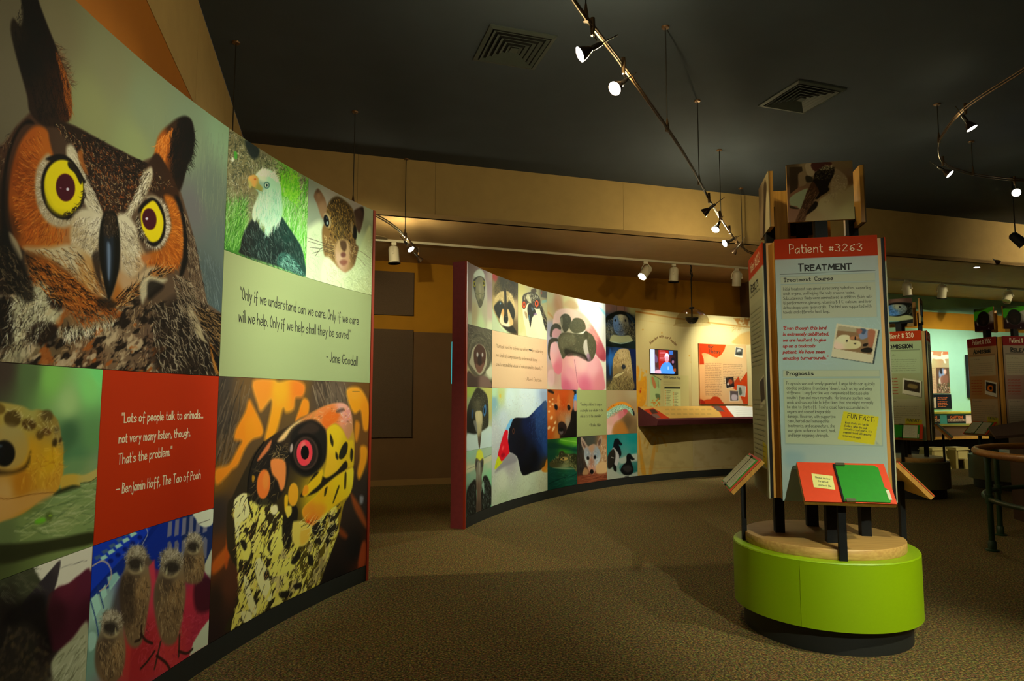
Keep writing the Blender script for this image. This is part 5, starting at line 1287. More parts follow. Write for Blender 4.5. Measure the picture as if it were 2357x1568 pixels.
  ["g",3,[53,694,"4c4434",739,698,"5a5640",772,445,"4c4836",60,341,"6a6248",63,188,"a8a070",191,50,"5a4838",745,188,"c8cca0",747,24,"4c4432",440,19,"6a5848"]],
  ["f",9.7,"5c5840",0.7,4,[779,432,727,284,583,174,383,130,180,160,28,252,-30,382,23,519,171,631,374,687,576,667,724,574]],
  ["f",9.7,"4a4434",0.7,4,[749,419,701,282,568,180,383,140,195,167,55,253,2,373,50,500,187,604,374,655,561,636,698,550]],
  ["f",9.7,"6a654a",0.7,4,[719,406,675,281,553,187,383,149,210,175,82,254,33,365,77,482,203,576,375,623,547,605,672,526]],
  ["f",9.7,"5c5840",0.7,4,[690,393,650,279,537,194,382,159,225,182,108,254,64,356,104,463,218,549,375,591,532,574,647,502]],
  ["f",9.7,"4a4434",0.7,4,[660,379,624,277,522,200,382,169,240,190,135,255,95,347,131,444,234,522,376,559,517,543,621,478]],
  ["f",9.7,"6a654a",0.7,4,[630,366,598,276,507,207,382,179,255,197,161,256,125,338,158,425,250,494,376,527,503,513,595,454]],
  ["f",9.7,"5c5840",0.7,4,[600,354,572,274,492,214,382,189,271,205,188,256,156,329,185,406,266,466,377,495,488,482,570,430]],
  ["f",9.7,"4a4434",0.7,4,[570,341,546,272,477,220,382,199,286,212,214,257,187,320,212,386,282,439,377,463,473,451,544,407]],
  ["f",9.7,"6a654a",0.7,4,[541,328,520,270,462,227,382,208,301,220,241,258,218,311,239,367,297,411,378,431,459,421,518,383]],
  ["s",160,117.4,5.9,["8a8464","3c3828","6c664a"],0.6,0,176.1,40,[52,706,769,701,774,317,588,483,370,554,152,465,59,399],1],
  ["f",9.7,"b8b08c",0.8,4,[77,283,123,344,184,455,370,529,557,494,635,373,621,284,530,193,423,150,314,173,188,229]],
  ["f",7.8,"4c3020",1,4,[217,349,231,446,364,526,526,498,595,421,575,320,499,229,407,177,313,210,250,267]],
  ["f",9.7,"7c5844",0.8,4,[281,281,406,262,544,306,499,217,407,167,314,198]],
  ["f",9.7,"2c1c14",0.9,4,[357,382,435,386,467,302,405,268,343,296]],
  ["f",5.8,"b0a898",1,3,[360,397,356,382,346,370,332,366,318,369,308,379,304,393,307,408,317,419,331,424,345,421,356,411]],
  ["f",5.9,"b0a898",1,3,[515,404,512,390,503,379,490,375,478,378,469,387,465,401,468,414,477,425,490,429,502,426,511,417]],
  ["f",9.8,"c8c8a0",0.9,4,[592,196,780,266,782,139]],
  ["h",11.6,3,1,4,[38,187,253,123,438,141,654,123,783,37,783,-1,42,-5],[254,52,"4c3c30",502,32,"7c6454"]],
 ],
 'quote_pink': [
  ["g",3,[617,484,"d9ba8c",1497,240,"d2ae86"]],
 ],
 'hand': [
  ["g",3,[65,1430,"b0a878",324,1338,"a8784c",582,1432,"c0b478",1008,1448,"e8e8d8",1426,1393,"f4f4ec",1563,1304,"f0f0e8",1613,968,"e8e4d0",63,1154,"b09a64",91,928,"8c8890",61,698,"a098a0",1605,459,"e0dcc0",144,173,"b89080",57,21,"c8b898",878,47,"c8bc88",1626,56,"d0ccb0",667,1313,"c8b080",1284,1144,"f0ece0"]],
  ["f",13.0,"98d8e0",0.8,4,[1454,1396,1537,1387,1663,1313,1662,1262]],
  ["l",37.9,"a87840",0.6,4,[34,1151,150,1102,207,1077]],
  ["f",25.5,"b08058",0.6,4,[267,1425,367,1406,438,1288,381,1266]],
  ["f",21.4,"c09868",0.7,4,[467,1323,611,1419,809,1410,893,1321,695,1284]],
  ["h",17.1,3,1,4,[178,982,207,1139,323,1229,581,1280,893,1272,1117,1196,1283,1077,1420,954,1555,795,1652,631,1647,503,1550,491,1386,584,1278,778,1002,1005,436,1037],[323,1182,"d0a898",722,1223,"e0c0a8",1144,1165,"e8b89c",1336,948,"d8887c",1498,657,"b85c60",1551,525,"a84850"]],
  ["s",40,115.0,6.5,["c07868","e8c8b4"],0.4,0,-44.2,15,[1088,1160,1419,921,1389,785,1114,965],1],
  ["h",12.6,3,1,4,[403,442,517,557,716,583,799,460,853,270,864,-9,456,-13,400,133,396,287],[318,484,"d8988c",656,264,"dc9494",541,43,"c86878",714,424,"e0a898"]],
  ["h",12.8,3,1,4,[757,505,941,562,1275,579,1441,537,1549,390,1601,207,1584,-3,990,-8,852,174,770,363],[995,436,"e4b0a4",1272,364,"e0a4a0",1074,66,"cc6c7c",1490,121,"d48484"]],
  ["l",12.7,"8c4850",0.7,4,[777,475,825,269,857,110]],
  ["h",10.5,3,1,4,[104,716,233,733,319,669,389,534,431,412,416,288,344,232,230,251,145,355,74,503,75,639],[175,630,"d8a8a4",288,330,"cc7078",146,476,"dca49c"]],
  ["f",8.4,"3a3628",0.95,4,[17,605,46,727,148,780,291,783,319,739,205,723,104,671,74,518,102,428,31,500]],
  ["f",8.4,"3a3628",0.95,4,[76,805,105,930,207,1003,321,1007,407,956,364,921,264,936,177,890,133,795]],
  ["f",10.5,"c89090",0.9,4,[133,825,177,905,278,937,406,893,291,799,176,790]],
  ["f",18.7,"d0a8a0",0.7,4,[24,260,173,295,207,159,143,37,29,66]],
  ["f",8.5,"4a4630",1,4,[379,1094,423,1153,523,1190,637,1174,693,1108,664,1025,578,923,492,892,435,958]],
  ["f",8.5,"8c8468",0.6,4,[373,1078,437,1123,450,1006,407,987]],
  ["f",8.6,"5c583e",1,4,[678,1058,778,1140,920,1158,1046,1123,1101,1046,1086,979,973,929,804,900,691,932,635,991]],
  ["f",8.5,"56523a",1,4,[320,778,406,870,577,899,776,898,1001,907,1113,948,1280,911,1376,800,1388,668,1331,548,1246,479,1135,466,1052,535,828,573,602,561,460,476,403,535,324,654]],
  ["f",29.6,"7c7454",0.6,4,[348,764,520,871,775,866,802,748,575,670,404,628]],
  ["s",260,42.1,5.3,["8a8262","3a3624","a09878","4c4832"],0.55,0,-43.4,40,[348,780,719,894,1280,894,1360,649,1136,523,461,554],2],
  ["s",100,42.0,5.3,["7c7858","3a3626"],0.5,0,-30.7,40,[437,1147,637,1166,1059,1092,1030,958,663,945],3],
  ["f",10.7,"c0b4a0",0.9,4,[1050,780,1126,834,1152,704,1192,575,1177,508,1108,538,1031,665]],
  ["f",12.8,"8c6478",0.7,4,[1122,571,1192,591,1247,495,1135,474]],
  ["f",8.6,"4a4630",1,4,[1057,928,1114,965,1169,936,1154,852,1084,831]],
  ["f",14.9,"241f16",0.7,4,[518,635,829,605,1081,569,1135,474,828,541,545,527]],
 ],
 'tortoise': [
  ["g",3,[71,683,"8c6858",454,684,"94705c",752,710,"b0b078",67,476,"34485c",721,493,"2c3440",63,235,"5c5c48",716,279,"3c3828",414,32,"14201c",60,13,"141c18",765,68,"1c2824"]],
  ["f",10.9,"141812",0.95,4,[13,497,179,589,426,646,669,614,807,517,805,410,613,520,425,584,233,524,25,404]],
  ["f",17.6,"2a4458",0.7,4,[561,622,722,564,801,463,720,475]],
  ["l",8.8,"2c2420",0.8,4,[305,723,303,635]],
  ["l",8.8,"2c2420",0.8,4,[528,744,527,655]],
  ["s",110,54.2,8.7,["7a8890","22282a","8a8868","14140f"],0.7,0,-45.9,50,[26,455,205,522,171,140,21,198],1],
  ["s",90,59.8,8.8,["6a6444","14140f","8a8460"],0.7,0,-130.2,50,[640,487,806,463,794,141,635,238],2],
  ["h",8.7,3,1,4,[204,435,238,534,343,569,452,581,574,561,618,485,637,380,595,289,499,221,417,198,309,226,229,299],[286,459,"6a8ab0",424,540,"c0bc94",558,481,"7c7860",311,339,"5c7898",556,339,"5c5844",419,260,"5a646c"]],
  ["s",150,15.8,6.6,["2a3440","a8b0a0","405468","c8c4a0","1c2024"],0.6,0,-91.1,60,[218,454,343,560,573,553,632,398,499,230,282,250],3],
  ["f",6.5,"15181c",1,3,[289,468,286,458,278,449,267,446,256,448,248,455,245,465,248,475,257,484,268,487,279,485,286,478]],
  ["f",6.6,"15181c",1,3,[567,485,563,474,555,466,544,462,534,464,526,471,523,481,526,492,534,501,545,504,556,502,564,495]],
  ["f",4.4,"10141a",1,3,[383,411,382,405,378,400,372,398,367,399,363,403,362,409,363,416,367,420,373,422,378,421,382,417]],
  ["f",4.4,"10141a",1,3,[454,416,453,410,449,405,443,403,438,404,434,409,432,415,434,421,438,426,444,428,449,427,453,422]],
  ["l",6.5,"20242a",0.8,4,[242,300,392,275,610,361]],
  ["f",8.7,"a8a878",0.95,4,[116,136,200,210,418,207,634,229,714,172,713,128,415,85,129,85]],
  ["f",6.5,"c8e0c0",0.7,4,[143,95,415,85,700,127,415,64]],
 ],
 'eaglet': [
  ["g",3,[58,668,"20283c",138,552,"3068a0",52,294,"242c38",762,666,"182448",755,312,"1c2440",47,40,"5a5030",749,30,"242430"]],
  ["f",17.3,"2c6ca8",0.7,4,[85,669,146,672,134,296,85,295]],
  ["h",10.8,3,1,4,[359,709,602,721,667,609,703,399,726,223,708,2,6,-4,103,92,173,212,176,383,206,555],[439,652,"c8b078",301,507,"b89a60",598,483,"b8a068",377,216,"7c6a40",156,42,"7c7044",562,46,"6a5a34",433,339,"8a764a"]],
  ["s",300,45.6,6.5,["e0cc98","8a7040","c8b480","5a4828"],0.6,0,104.4,30,[277,679,602,694,703,399,701,275,540,307,327,474,190,383],1],
  ["s",220,45.3,8.6,["3a301c","8a7a48","2c2414","a89860"],0.7,0,-98.9,30,[187,246,700,258,695,12,47,7],2],
  ["f",8.7,"2c3034",1,3,[532,411,524,390,504,374,477,368,450,372,430,387,423,408,431,429,451,445,478,451,505,446,525,432]],
  ["f",6.5,"6a7478",0.8,3,[505,424,503,419,497,415,488,413,480,414,474,418,472,423,475,428,481,432,489,434,497,433,503,429]],
  ["f",8.6,"8a7444",0.9,4,[189,366,272,420,324,318,269,248,201,264]],
  ["f",6.5,"c0b078",0.9,4,[200,221,297,283,460,322,486,305,323,232]],
  ["l",6.5,"241c10",0.8,4,[201,238,297,283,432,313]],
 ],
 'cormorant': [
  ["g",3,[88,705,"a0b850",92,545,"98a878",706,711,"b8b860",710,429,"b8b468",96,341,"2a2820",712,242,"b8c098",101,80,"b0c8c0",714,40,"b0ccc0",714,102,"90b0c0"]],
  ["h",12.0,3,1,4,[168,632,322,737,476,717,611,664,670,570,692,352,655,244,484,206,370,182,215,190,28,221,23,473],[362,663,"3a3828",136,296,"22221a",595,432,"3c3c2c",364,542,"5a5840"]],
  ["s",190,13.2,7.2,["6a6a4c","1c1c14","8a8a68","2a2a20"],0.7,0,-65.3,50,[207,632,476,724,651,586,674,274,484,221,365,467,132,471],1],
  ["f",14.4,"c8dccc",0.9,4,[29,200,254,180,484,206,780,255,783,4,33,13]],
  ["f",9.7,"4a80a8",1,3,[614,461,603,424,583,398,560,389,541,400,530,428,530,465,542,501,561,527,584,537,603,526,614,498]],
  ["f",7.3,"0e141c",1,3,[587,459,581,439,570,425,558,420,548,426,542,441,542,461,548,481,559,495,571,500,581,494,588,479]],
  ["f",9.6,"34506c",0.9,3,[222,424,212,395,196,374,179,368,165,376,158,398,160,427,171,456,187,477,204,484,218,476,225,453]],
  ["h",7.2,3,1,4,[280,438,365,459,481,442,501,327,477,206,441,58,411,0,379,62,338,213,298,334],[385,391,"c8bc88",369,242,"b0a878",410,75,"5c5040"]],
  ["f",9.6,"8c8c7c",0.8,4,[220,337,309,333,350,198,292,230]],
  ["l",12.0,"dcd8b0",0.6,4,[385,436,399,240]],
  ["l",7.2,"2c2820",0.7,4,[483,297,454,177,418,29]],
 ],
 'pelican': [
  ["g",3,[65,713,"9cc8a4",716,692,"a8c0a0",717,537,"b4c49c",719,398,"8cc890",70,455,"88b090",68,541,"b8c098",722,167,"70b888",74,255,"64806c"]],
  ["f",11.9,"ccc99c",0.8,4,[21,574,261,580,784,640,785,577,300,517,23,496]],
  ["l",4.7,"4a6058",0.8,4,[30,536,261,550]],
  ["l",4.8,"4a6058",0.8,4,[489,618,773,648]],
  ["f",14.3,"d8dc40",0.95,4,[306,634,335,706,392,738,469,725,527,660,543,583,510,511,300,532]],
  ["f",9.5,"6a6450",1,4,[290,621,336,639,432,601,508,624,543,583,529,494,485,408,495,257,304,282,320,441,284,533]],
  ["f",9.5,"3a3c38",0.8,4,[318,611,395,582,376,524,307,546]],
  ["f",9.6,"3a3c38",0.8,4,[471,582,535,592,521,525,472,522]],
  ["f",11.8,"28261f",1,4,[20,248,73,326,187,376,302,385,324,221,328,1,80,-1,26,1]],
  ["f",12.0,"28261f",1,4,[495,257,512,345,549,401,644,394,739,303,789,220,791,65,724,-2,461,-6,440,146]],
  ["s",150,56.7,7.1,["5a6458","12120f","8a9484","3a4038"],0.6,0,-65.3,15,[36,260,264,375,309,4,49,11],1],
  ["s",140,64.0,7.2,["5a6858","12120f","8aa090"],0.6,0,-58.1,15,[531,388,720,305,779,67,499,3],2],
  ["h",9.5,3,1,4,[345,586,433,593,472,500,464,276,480,-9,328,8,343,218,321,427],[396,507,"8c8870",382,213,"75604c",404,33,"5c4c3c"]],
  ["l",11.9,"d8dcc0",0.7,4,[421,572,408,432]],
  ["l",7.1,"4a3c30",0.6,4,[397,433,396,5]],
  ["f",9.5,"a8d0b0",0.8,4,[494,302,550,341,571,187,533,222]],
 ],
 'gallinule': [
  ["g",3,[69,1426,"b8d8a8",258,1411,"c0cc80",70,1314,"88b0b0",520,1362,"cde0d4",1072,1379,"d0e0d8",1579,1417,"a8bcc8",335,1084,"c0d0cc",74,933,"c0c8c0",338,677,"b8b8b4",524,515,"a8a49c",341,274,"ccd4b4",1072,106,"ccd8b4",1573,139,"ccd0a8",343,33,"b8c8a0",1072,20,"c0cca4"]],
  ["s",420,20.5,10.0,["e4ecd8","b0bcb0","dce4c8","a8b0a4"],0.4,0,-51.8,60,[15,1204,333,1362,1072,1432,1614,1324,1072,1098,521,1078,189,688,21,622],1],
  ["s",420,22.1,9.9,["e0e8c4","b0b894","d4dcb8","a4ac88"],0.45,0,-69.9,60,[24,388,818,423,1627,260,1626,25,28,15],2],
  ["f",9.9,"d8b848",0.8,4,[281,1386,277,1373,266,1364,251,1360,236,1364,225,1373,220,1386,224,1399,235,1409,250,1412,265,1409,276,1399]],
  ["f",41.1,"8c98a8",0.6,4,[1435,1453,1633,1463,1632,1250,1506,1270]],
  ["f",19.6,"8c8a88",0.8,4,[154,453,339,548,524,614,671,603,744,497,414,460,117,409]],
  ["h",7.5,3,1,4,[614,1059,724,1089,889,1085,1072,1089,1217,1147,1398,1234,1643,1269,1638,423,1503,344,1431,314,1180,303,1072,287,927,293,854,368,799,492,744,564,634,614,524,647,486,749,504,896,540,994],[706,1039,"14141c",1072,975,"162040",1434,1198,"2c4878",1578,1232,"3c5470",1432,691,"1c2c50",890,724,"10101a",1252,525,"121218",1072,331,"101014",1575,683,"2a4a80",1609,316,"4a3c20"]],
  ["f",20.4,"2a4a78",0.6,4,[1289,1056,1434,1143,1631,1158,1628,534,1504,615,1361,767]],
  ["s",120,53.4,7.6,["3c64a0","101a34","4a6c90"],0.45,0,-127.0,30,[1035,1063,1614,1232,1629,680,1180,777],3],
  ["f",10.2,"d88c28",0.95,4,[1610,453,1638,441,1638,332,1520,279,1467,329,1556,366]],
  ["f",7.6,"dca038",0.9,4,[1538,296,1638,314,1638,268,1545,272]],
  ["f",7.4,"7cc0e0",1,4,[625,1078,595,1026,522,945,448,915,411,934,466,997,558,1069]],
  ["f",7.4,"d41828",1,4,[411,934,485,922,478,815,523,680,524,631,413,574,284,536,190,608,226,701,300,809,355,887]],
  ["f",9.8,"ec6058",0.7,4,[366,700,350,686,330,678,313,678,302,685,301,697,310,713,326,726,346,734,363,735,374,728,375,715]],
  ["f",12.3,"8c1024",0.7,4,[384,597,361,588,333,585,306,590,287,600,283,614,294,627,316,636,345,639,372,635,390,625,394,611]],
  ["f",7.3,"c8d020",1,4,[197,611,284,540,339,531,247,492,98,450,116,519]],
  ["l",4.9,"788018",0.7,4,[198,552,135,470]],
  ["f",7.5,"5c3828",1,3,[681,910,676,890,664,876,648,871,631,877,619,893,614,913,619,933,631,947,647,952,664,946,676,930]],
  ["f",5.0,"08080c",1,3,[670,910,667,899,661,890,651,888,642,891,635,900,633,912,635,924,642,932,651,935,660,931,667,922]],
 ],
 'fawn': [
  ["g",3,[82,672,"b05c20",80,393,"c8702c",79,114,"b45818",503,97,"2c2018",786,282,"24180f",789,616,"4a90d0",291,30,"b87834",713,11,"1c1814"]],
  ["f",10.3,"e8c890",0.85,3,[89,554,81,549,67,547,53,549,41,553,36,560,38,567,46,572,60,574,74,572,86,567,91,561]],
  ["f",10.3,"e8c890",0.85,3,[185,514,174,509,158,507,140,509,126,515,119,523,120,531,131,536,147,538,165,536,179,530,187,522]],
  ["f",10.3,"e8c890",0.85,3,[71,405,61,399,47,397,33,399,21,404,16,411,19,419,29,424,42,427,57,425,68,420,73,413]],
  ["f",10.3,"e8c890",0.85,3,[148,309,131,297,111,290,91,291,79,299,76,312,83,326,100,338,121,345,140,344,153,336,156,323]],
  ["f",10.3,"e8c890",0.85,3,[76,162,59,150,39,144,19,145,6,153,3,166,11,180,28,192,48,198,68,197,81,189,84,176]],
  ["f",10.3,"e8c890",0.85,3,[194,141,174,124,152,113,135,112,126,121,129,136,142,155,162,172,184,183,201,184,210,176,207,160]],
  ["f",10.3,"e8c890",0.85,3,[100,481,94,477,84,476,73,477,65,481,60,486,62,491,68,494,78,495,89,494,97,491,102,486]],
  ["f",10.4,"e8c890",0.85,3,[172,593,166,589,156,588,145,589,137,593,132,597,134,602,140,606,150,607,161,606,169,603,174,598]],
  ["f",10.3,"e8c890",0.85,3,[244,233,231,223,215,217,201,217,192,223,192,234,199,246,213,257,229,263,243,263,251,257,252,246]],
  ["f",20.8,"1c1814",0.9,4,[576,384,839,399,835,-14,362,-1,504,135,680,245]],
  ["f",10.4,"1a1814",0.9,4,[11,728,82,738,225,692,189,673,46,700]],
  ["f",10.5,"1a1814",0.9,4,[685,744,826,725,807,646,737,607]],
  ["f",7.9,"4a90d0",0.9,4,[755,646,839,676,838,557,789,567]],
  ["f",10.5,"c88a68",0.9,4,[761,567,838,553,836,419,759,420]],
  ["h",10.4,3,1,4,[225,720,720,734,747,597,735,479,682,382,645,246,539,115,486,59,397,35,309,86,310,218,276,332,206,447,217,597],[473,694,"c0541c",472,559,"b84c14",259,484,"b86028",683,519,"b06830",434,252,"b87840",575,229,"a08c70",398,101,"3c2c24"]],
  ["f",15.6,"e08c40",0.5,4,[332,674,366,521,312,483,278,597]],
  ["f",7.8,"1a1614",1,3,[294,478,295,455,284,437,263,430,238,434,216,449,203,471,202,494,213,511,234,519,259,515,281,500]],
  ["f",7.8,"d8b898",0.5,3,[291,527,286,523,270,521,249,520,227,521,212,524,206,528,212,531,227,534,249,535,270,534,286,531]],
  ["f",7.8,"1a1614",1,3,[657,468,658,445,647,427,627,418,602,423,580,438,567,461,566,484,577,502,598,511,623,506,644,491]],
  ["f",7.8,"d8b898",0.5,3,[655,519,649,515,634,512,613,511,592,512,576,515,571,519,576,523,592,526,613,527,634,526,649,523]],
  ["f",10.4,"2a1e1a",0.95,4,[310,218,417,253,522,202,546,134,468,51,390,45,320,95]],
  ["f",10.3,"8a8078",0.6,4,[447,90,439,71,419,58,390,54,362,60,342,75,334,94,342,113,363,126,391,130,419,124,440,109]],
  ["f",7.8,"0e0c0c",1,3,[454,128,446,115,423,106,391,103,359,108,336,119,327,132,336,145,359,154,391,157,423,152,446,141]],
  ["s",80,35.0,6.5,["d89050","8a3c10","e0a868"],0.4,0,-81.4,20,[260,578,719,616,646,285,364,254],2],
 ],
 'quote_sage': [
  ["g",3,[372,474,"9ea468"]],
 ],
 'caterpillar': [
  ["g",3,[63,680,"a89468",737,683,"a89870",61,554,"a89468",732,464,"a08458",560,185,"6a5434",723,29,"7c6640",86,50,"d0a884",389,40,"b07c38",190,215,"c89c80"]],
  ["h",10.7,3,1,4,[8,261,192,299,362,382,498,427,564,411,557,357,428,274,258,213,189,152,137,70,85,-2,-3,2],[89,218,"d4a48c",429,359,"c87874",497,401,"c05c5c",53,93,"dcb49c",225,257,"d8a090"]],
  ["f",32.1,"b0742c",0.8,4,[223,172,426,210,541,99,556,-19,170,-5]],
  ["f",8.0,"9cbc98",1,4,[10,397,161,469,365,510,533,498,665,443,731,377,746,316,696,312,614,378,498,427,295,393,159,342,22,271]],
  ["s",170,17.4,10.7,["c0dcb8","6a9074","dce8cc","4a6c58"],0.7,0,-75.6,60,[17,376,364,488,665,432,730,333,498,427,22,282],1],
  ["f",8.0,"d88c28",1,4,[11,418,162,500,365,548,533,535,666,475,715,425,632,454,432,505,195,458,17,386]],
  ["f",4.0,"7c3418",0.8,3,[67,454,66,450,63,447,59,446,55,447,52,450,50,455,52,459,55,462,59,463,63,462,66,459]],
  ["f",4.0,"7c3418",0.8,3,[136,470,134,466,131,462,127,461,123,463,120,466,119,470,120,474,123,477,127,478,132,477,135,474]],
  ["f",4.0,"7c3418",0.8,3,[204,483,203,478,199,475,195,474,191,475,188,479,187,483,188,487,191,490,195,491,200,490,203,487]],
  ["f",4.0,"7c3418",0.8,3,[272,492,270,488,267,485,263,483,259,485,256,488,255,492,256,496,259,499,263,500,268,499,271,496]],
  ["f",4.0,"7c3418",0.8,3,[339,496,338,492,335,489,331,488,326,489,323,492,322,497,324,501,327,504,331,505,335,504,338,501]],
  ["f",4.0,"7c3418",0.8,3,[407,496,405,492,402,488,398,487,394,489,391,492,390,496,391,500,394,503,398,505,403,503,406,500]],
  ["f",4.0,"7c3418",0.8,3,[474,490,473,486,469,483,465,481,461,483,458,486,457,490,458,494,461,498,466,499,470,497,473,494]],
  ["f",4.0,"7c3418",0.8,3,[541,479,539,475,536,472,532,471,528,472,525,475,524,479,525,484,528,487,532,488,537,487,540,484]],
  ["f",4.0,"7c3418",0.8,3,[607,465,606,460,603,457,599,456,595,457,592,461,591,465,592,469,595,472,599,474,603,472,606,469]],
  ["f",4.0,"7c3418",0.8,3,[674,448,673,443,669,440,665,439,661,440,658,443,657,448,658,452,661,455,666,456,670,455,673,452]],
  ["f",8.1,"1c2024",1,3,[753,353,756,329,752,311,742,303,729,308,716,325,707,348,704,372,708,390,718,398,731,393,744,376]],
  ["f",5.4,"1c2024",1,3,[725,410,722,401,716,395,708,392,699,395,693,401,691,410,694,419,700,425,708,427,717,425,723,418]],
 ],
 'gator': [
  ["g",3,[78,693,"204c28",502,689,"48901c",781,636,"5ca030",77,527,"1a4c34",781,558,"205c3c",76,270,"1a5040",776,151,"1c5c44",145,44,"185040",775,54,"1c5844"]],
  ["f",20.8,"6cac30",0.7,4,[361,715,835,721,834,633,502,670]],
  ["l",13.0,"a0d060",0.6,4,[362,723,816,663]],
  ["f",20.6,"123c2c",0.8,4,[25,696,361,659,815,556,815,517,360,583,24,604]],
  ["h",10.3,3,1,4,[59,400,147,430,289,457,342,537,431,550,500,508,640,489,832,457,829,204,708,272,498,290,217,310,76,335],[430,465,"3c3c22",147,375,"54502c",498,290,"8a9060",779,402,"30341c",708,253,"6a7040"]],
  ["s",160,30.6,10.3,["8a8450","1c1c10","b0a068","2c2c18"],0.65,0,-15.3,60,[76,399,360,527,814,439,812,245,499,346],1],
  ["f",7.7,"c8a85c",0.9,4,[359,423,465,453,587,426,499,394]],
  ["f",5.2,"10140c",1,3,[475,424,471,420,461,417,447,417,433,419,423,423,419,428,423,433,433,435,447,436,461,433,471,429]],
  ["f",10.3,"b0b888",0.7,4,[147,319,498,290,777,247,498,261]],
  ["l",18.0,"0e3428",0.7,4,[39,91,357,133,707,147,811,167]],
  ["s",50,171.4,10.3,["2c7c5c","103c30"],0.4,0,1.0,12,[40,274,811,167,809,-7,39,37],2],
 ],
 'coyote': [
  ["g",3,[53,669,"2c2c26",365,694,"4a4c40",774,635,"a87848",83,236,"34302a",770,347,"b8946c",356,35,"84482c",764,19,"94542c",80,41,"7c4028",766,121,"c89c5c"]],
  ["s",60,117.9,5.2,["15150f","6a6a58"],0.5,0,-90.7,3,[26,710,192,702,219,126,19,144],1],
  ["f",21.1,"b89468",0.7,4,[638,621,816,654,809,262,667,313]],
  ["s",70,48.6,10.6,["e8d0a8","8a5c30"],0.5,0,-122.7,20,[672,599,814,592,809,262,684,311],3],
  ["f",10.4,"8c4c30",0.9,0,[12,125,817,128,814,-36,18,-1]],
  ["s",30,408.3,10.4,["5c2c1c","b0704c"],0.5,0,-1.6,4,[19,105,799,98,797,-24,18,8],4],
  ["f",7.9,"a89078",1,4,[106,716,151,728,243,640,311,557,224,502,139,586]],
  ["f",13.1,"5c4438",0.8,4,[140,675,225,601,259,540,174,594]],
  ["f",7.9,"a88c70",1,4,[701,720,689,618,603,541,534,565,605,684,657,733]],
  ["f",13.2,"5c4438",0.8,4,[656,681,655,610,596,572,587,644]],
  ["h",10.5,3,1,4,[207,543,311,577,467,609,569,553,636,478,651,375,564,259,477,145,408,120,340,166,256,301,196,425],[397,552,"b48c68",293,458,"8c9698",533,443,"8c9ca0",394,331,"b08060",257,341,"c0c4b8",565,320,"b8c0b8",399,211,"c89070"]],
  ["s",130,32.1,6.6,["dce0d8","5c6468","d8b48c","8a9498"],0.5,0,-90.8,30,[242,521,602,500,599,297,427,209,274,320],5],
  ["f",7.8,"1c1814",1,3,[340,387,335,372,321,362,302,360,283,365,269,377,264,392,269,407,283,417,302,419,321,414,335,402]],
  ["f",7.9,"1c1814",1,3,[532,391,527,376,513,366,494,363,475,368,461,380,457,395,462,410,476,420,495,423,513,418,527,406]],
  ["f",7.8,"15120f",1,3,[457,160,449,142,431,129,405,126,379,134,361,149,354,169,361,187,380,199,406,202,431,195,450,180]],
  ["f",15.8,"d8b47c",0.9,4,[530,261,701,310,816,261,813,128,664,109,528,140]],
  ["f",13.0,"b89060",0.9,4,[151,172,221,245,323,177,288,130,168,135]],
 ],
 'ducks': [
  ["g",3,[84,712,"1c7c74",721,688,"18847c",81,504,"1c8078",716,429,"2c8c80",77,255,"7c9480",713,300,"a0a890",709,85,"2c6c60",73,49,"a8ac94",541,12,"b0b098"]],
  ["f",13.2,"a8ac94",0.95,4,[8,198,176,145,409,43,808,78,806,-8,5,-3]],
  ["f",16.0,"b4b49c",0.8,4,[314,323,814,391,811,251,412,233]],
  ["f",15.9,"246c60",0.7,4,[345,206,811,251,808,78,442,62]],
  ["f",8.0,"14181a",1,4,[184,603,219,660,303,665,359,616,412,567,368,548,318,565,367,489,382,383,280,326,181,415,166,520]],
  ["f",10.6,"b4b0a4",1,4,[166,520,249,474,331,364,278,221,177,186,94,296,79,421]],
  ["f",10.6,"2c2820",1,4,[28,403,165,500,231,412,194,247,75,173,15,198,10,301]],
  ["f",7.9,"15140f",1,4,[161,250,244,202,249,118,176,145]],
  ["l",13.2,"b0aca0",0.8,4,[112,365,179,348]],
  ["f",8.0,"141414",1,4,[522,353,566,394,632,390,681,340,740,294,680,276,630,294,678,194,709,107,641,37,459,44,360,121,412,201,513,258]],
  ["f",18.6,"4a443c",0.6,4,[411,170,578,201,677,130,543,76]],
  ["l",15.9,"3a3a38",0.8,4,[475,13,575,14]],
 ],
 'treatment': [
  ["g",2,[26,1532,"a2a696",583,1508,"a4a898",10,1010,"9fb0a0",578,1001,"9cae9c",270,1125,"a2b2a2",4,831,"a0b4a2",581,815,"a6b29a"]],
  ["f",0.6,"a83410",1,0,[-10,1656,617,1662,611,1523,-8,1521]],
  ["f",1.1,"7d8a80",0.6,0,[28,1409,584,1416,583,1363,29,1361]],
  ["f",0.9,"a9a98a",1,0,[31,1406,582,1414,581,1365,31,1363]],
  ["f",1.1,"7d8a80",0.6,0,[29,1358,583,1359,584,1137,27,1137]],
  ["f",0.9,"a9a98a",1,0,[31,1356,581,1357,582,1139,30,1139]],
  ["l",2.3,"1c2020",1,0,[27,1424,584,1430]],
  ["s",36,51.4,2.8,["b4c4b8","a8bcb0"],0.3,0,-64.3,30,[406,1134,594,1129,602,1059,410,1086],2],
  ["s",50,66.3,2.9,["a8bcb4","9ab0a8"],0.3,0,-22.1,40,[9,980,316,887,313,829,4,831],3],
  ["f",2.8,"2a3230",0.9,0,[356,1093,594,1054,553,846,313,890]],
  ["f",0.8,"c8bc94",1,0,[350,1102,587,1058,545,851,310,894]],
  ["f",0.8,"8a6c48",1,0,[359,1088,571,1050,541,904,330,944]],
  ["f",1.7,"a89c78",0.9,0,[359,1088,463,1070,460,1044,352,1058]],
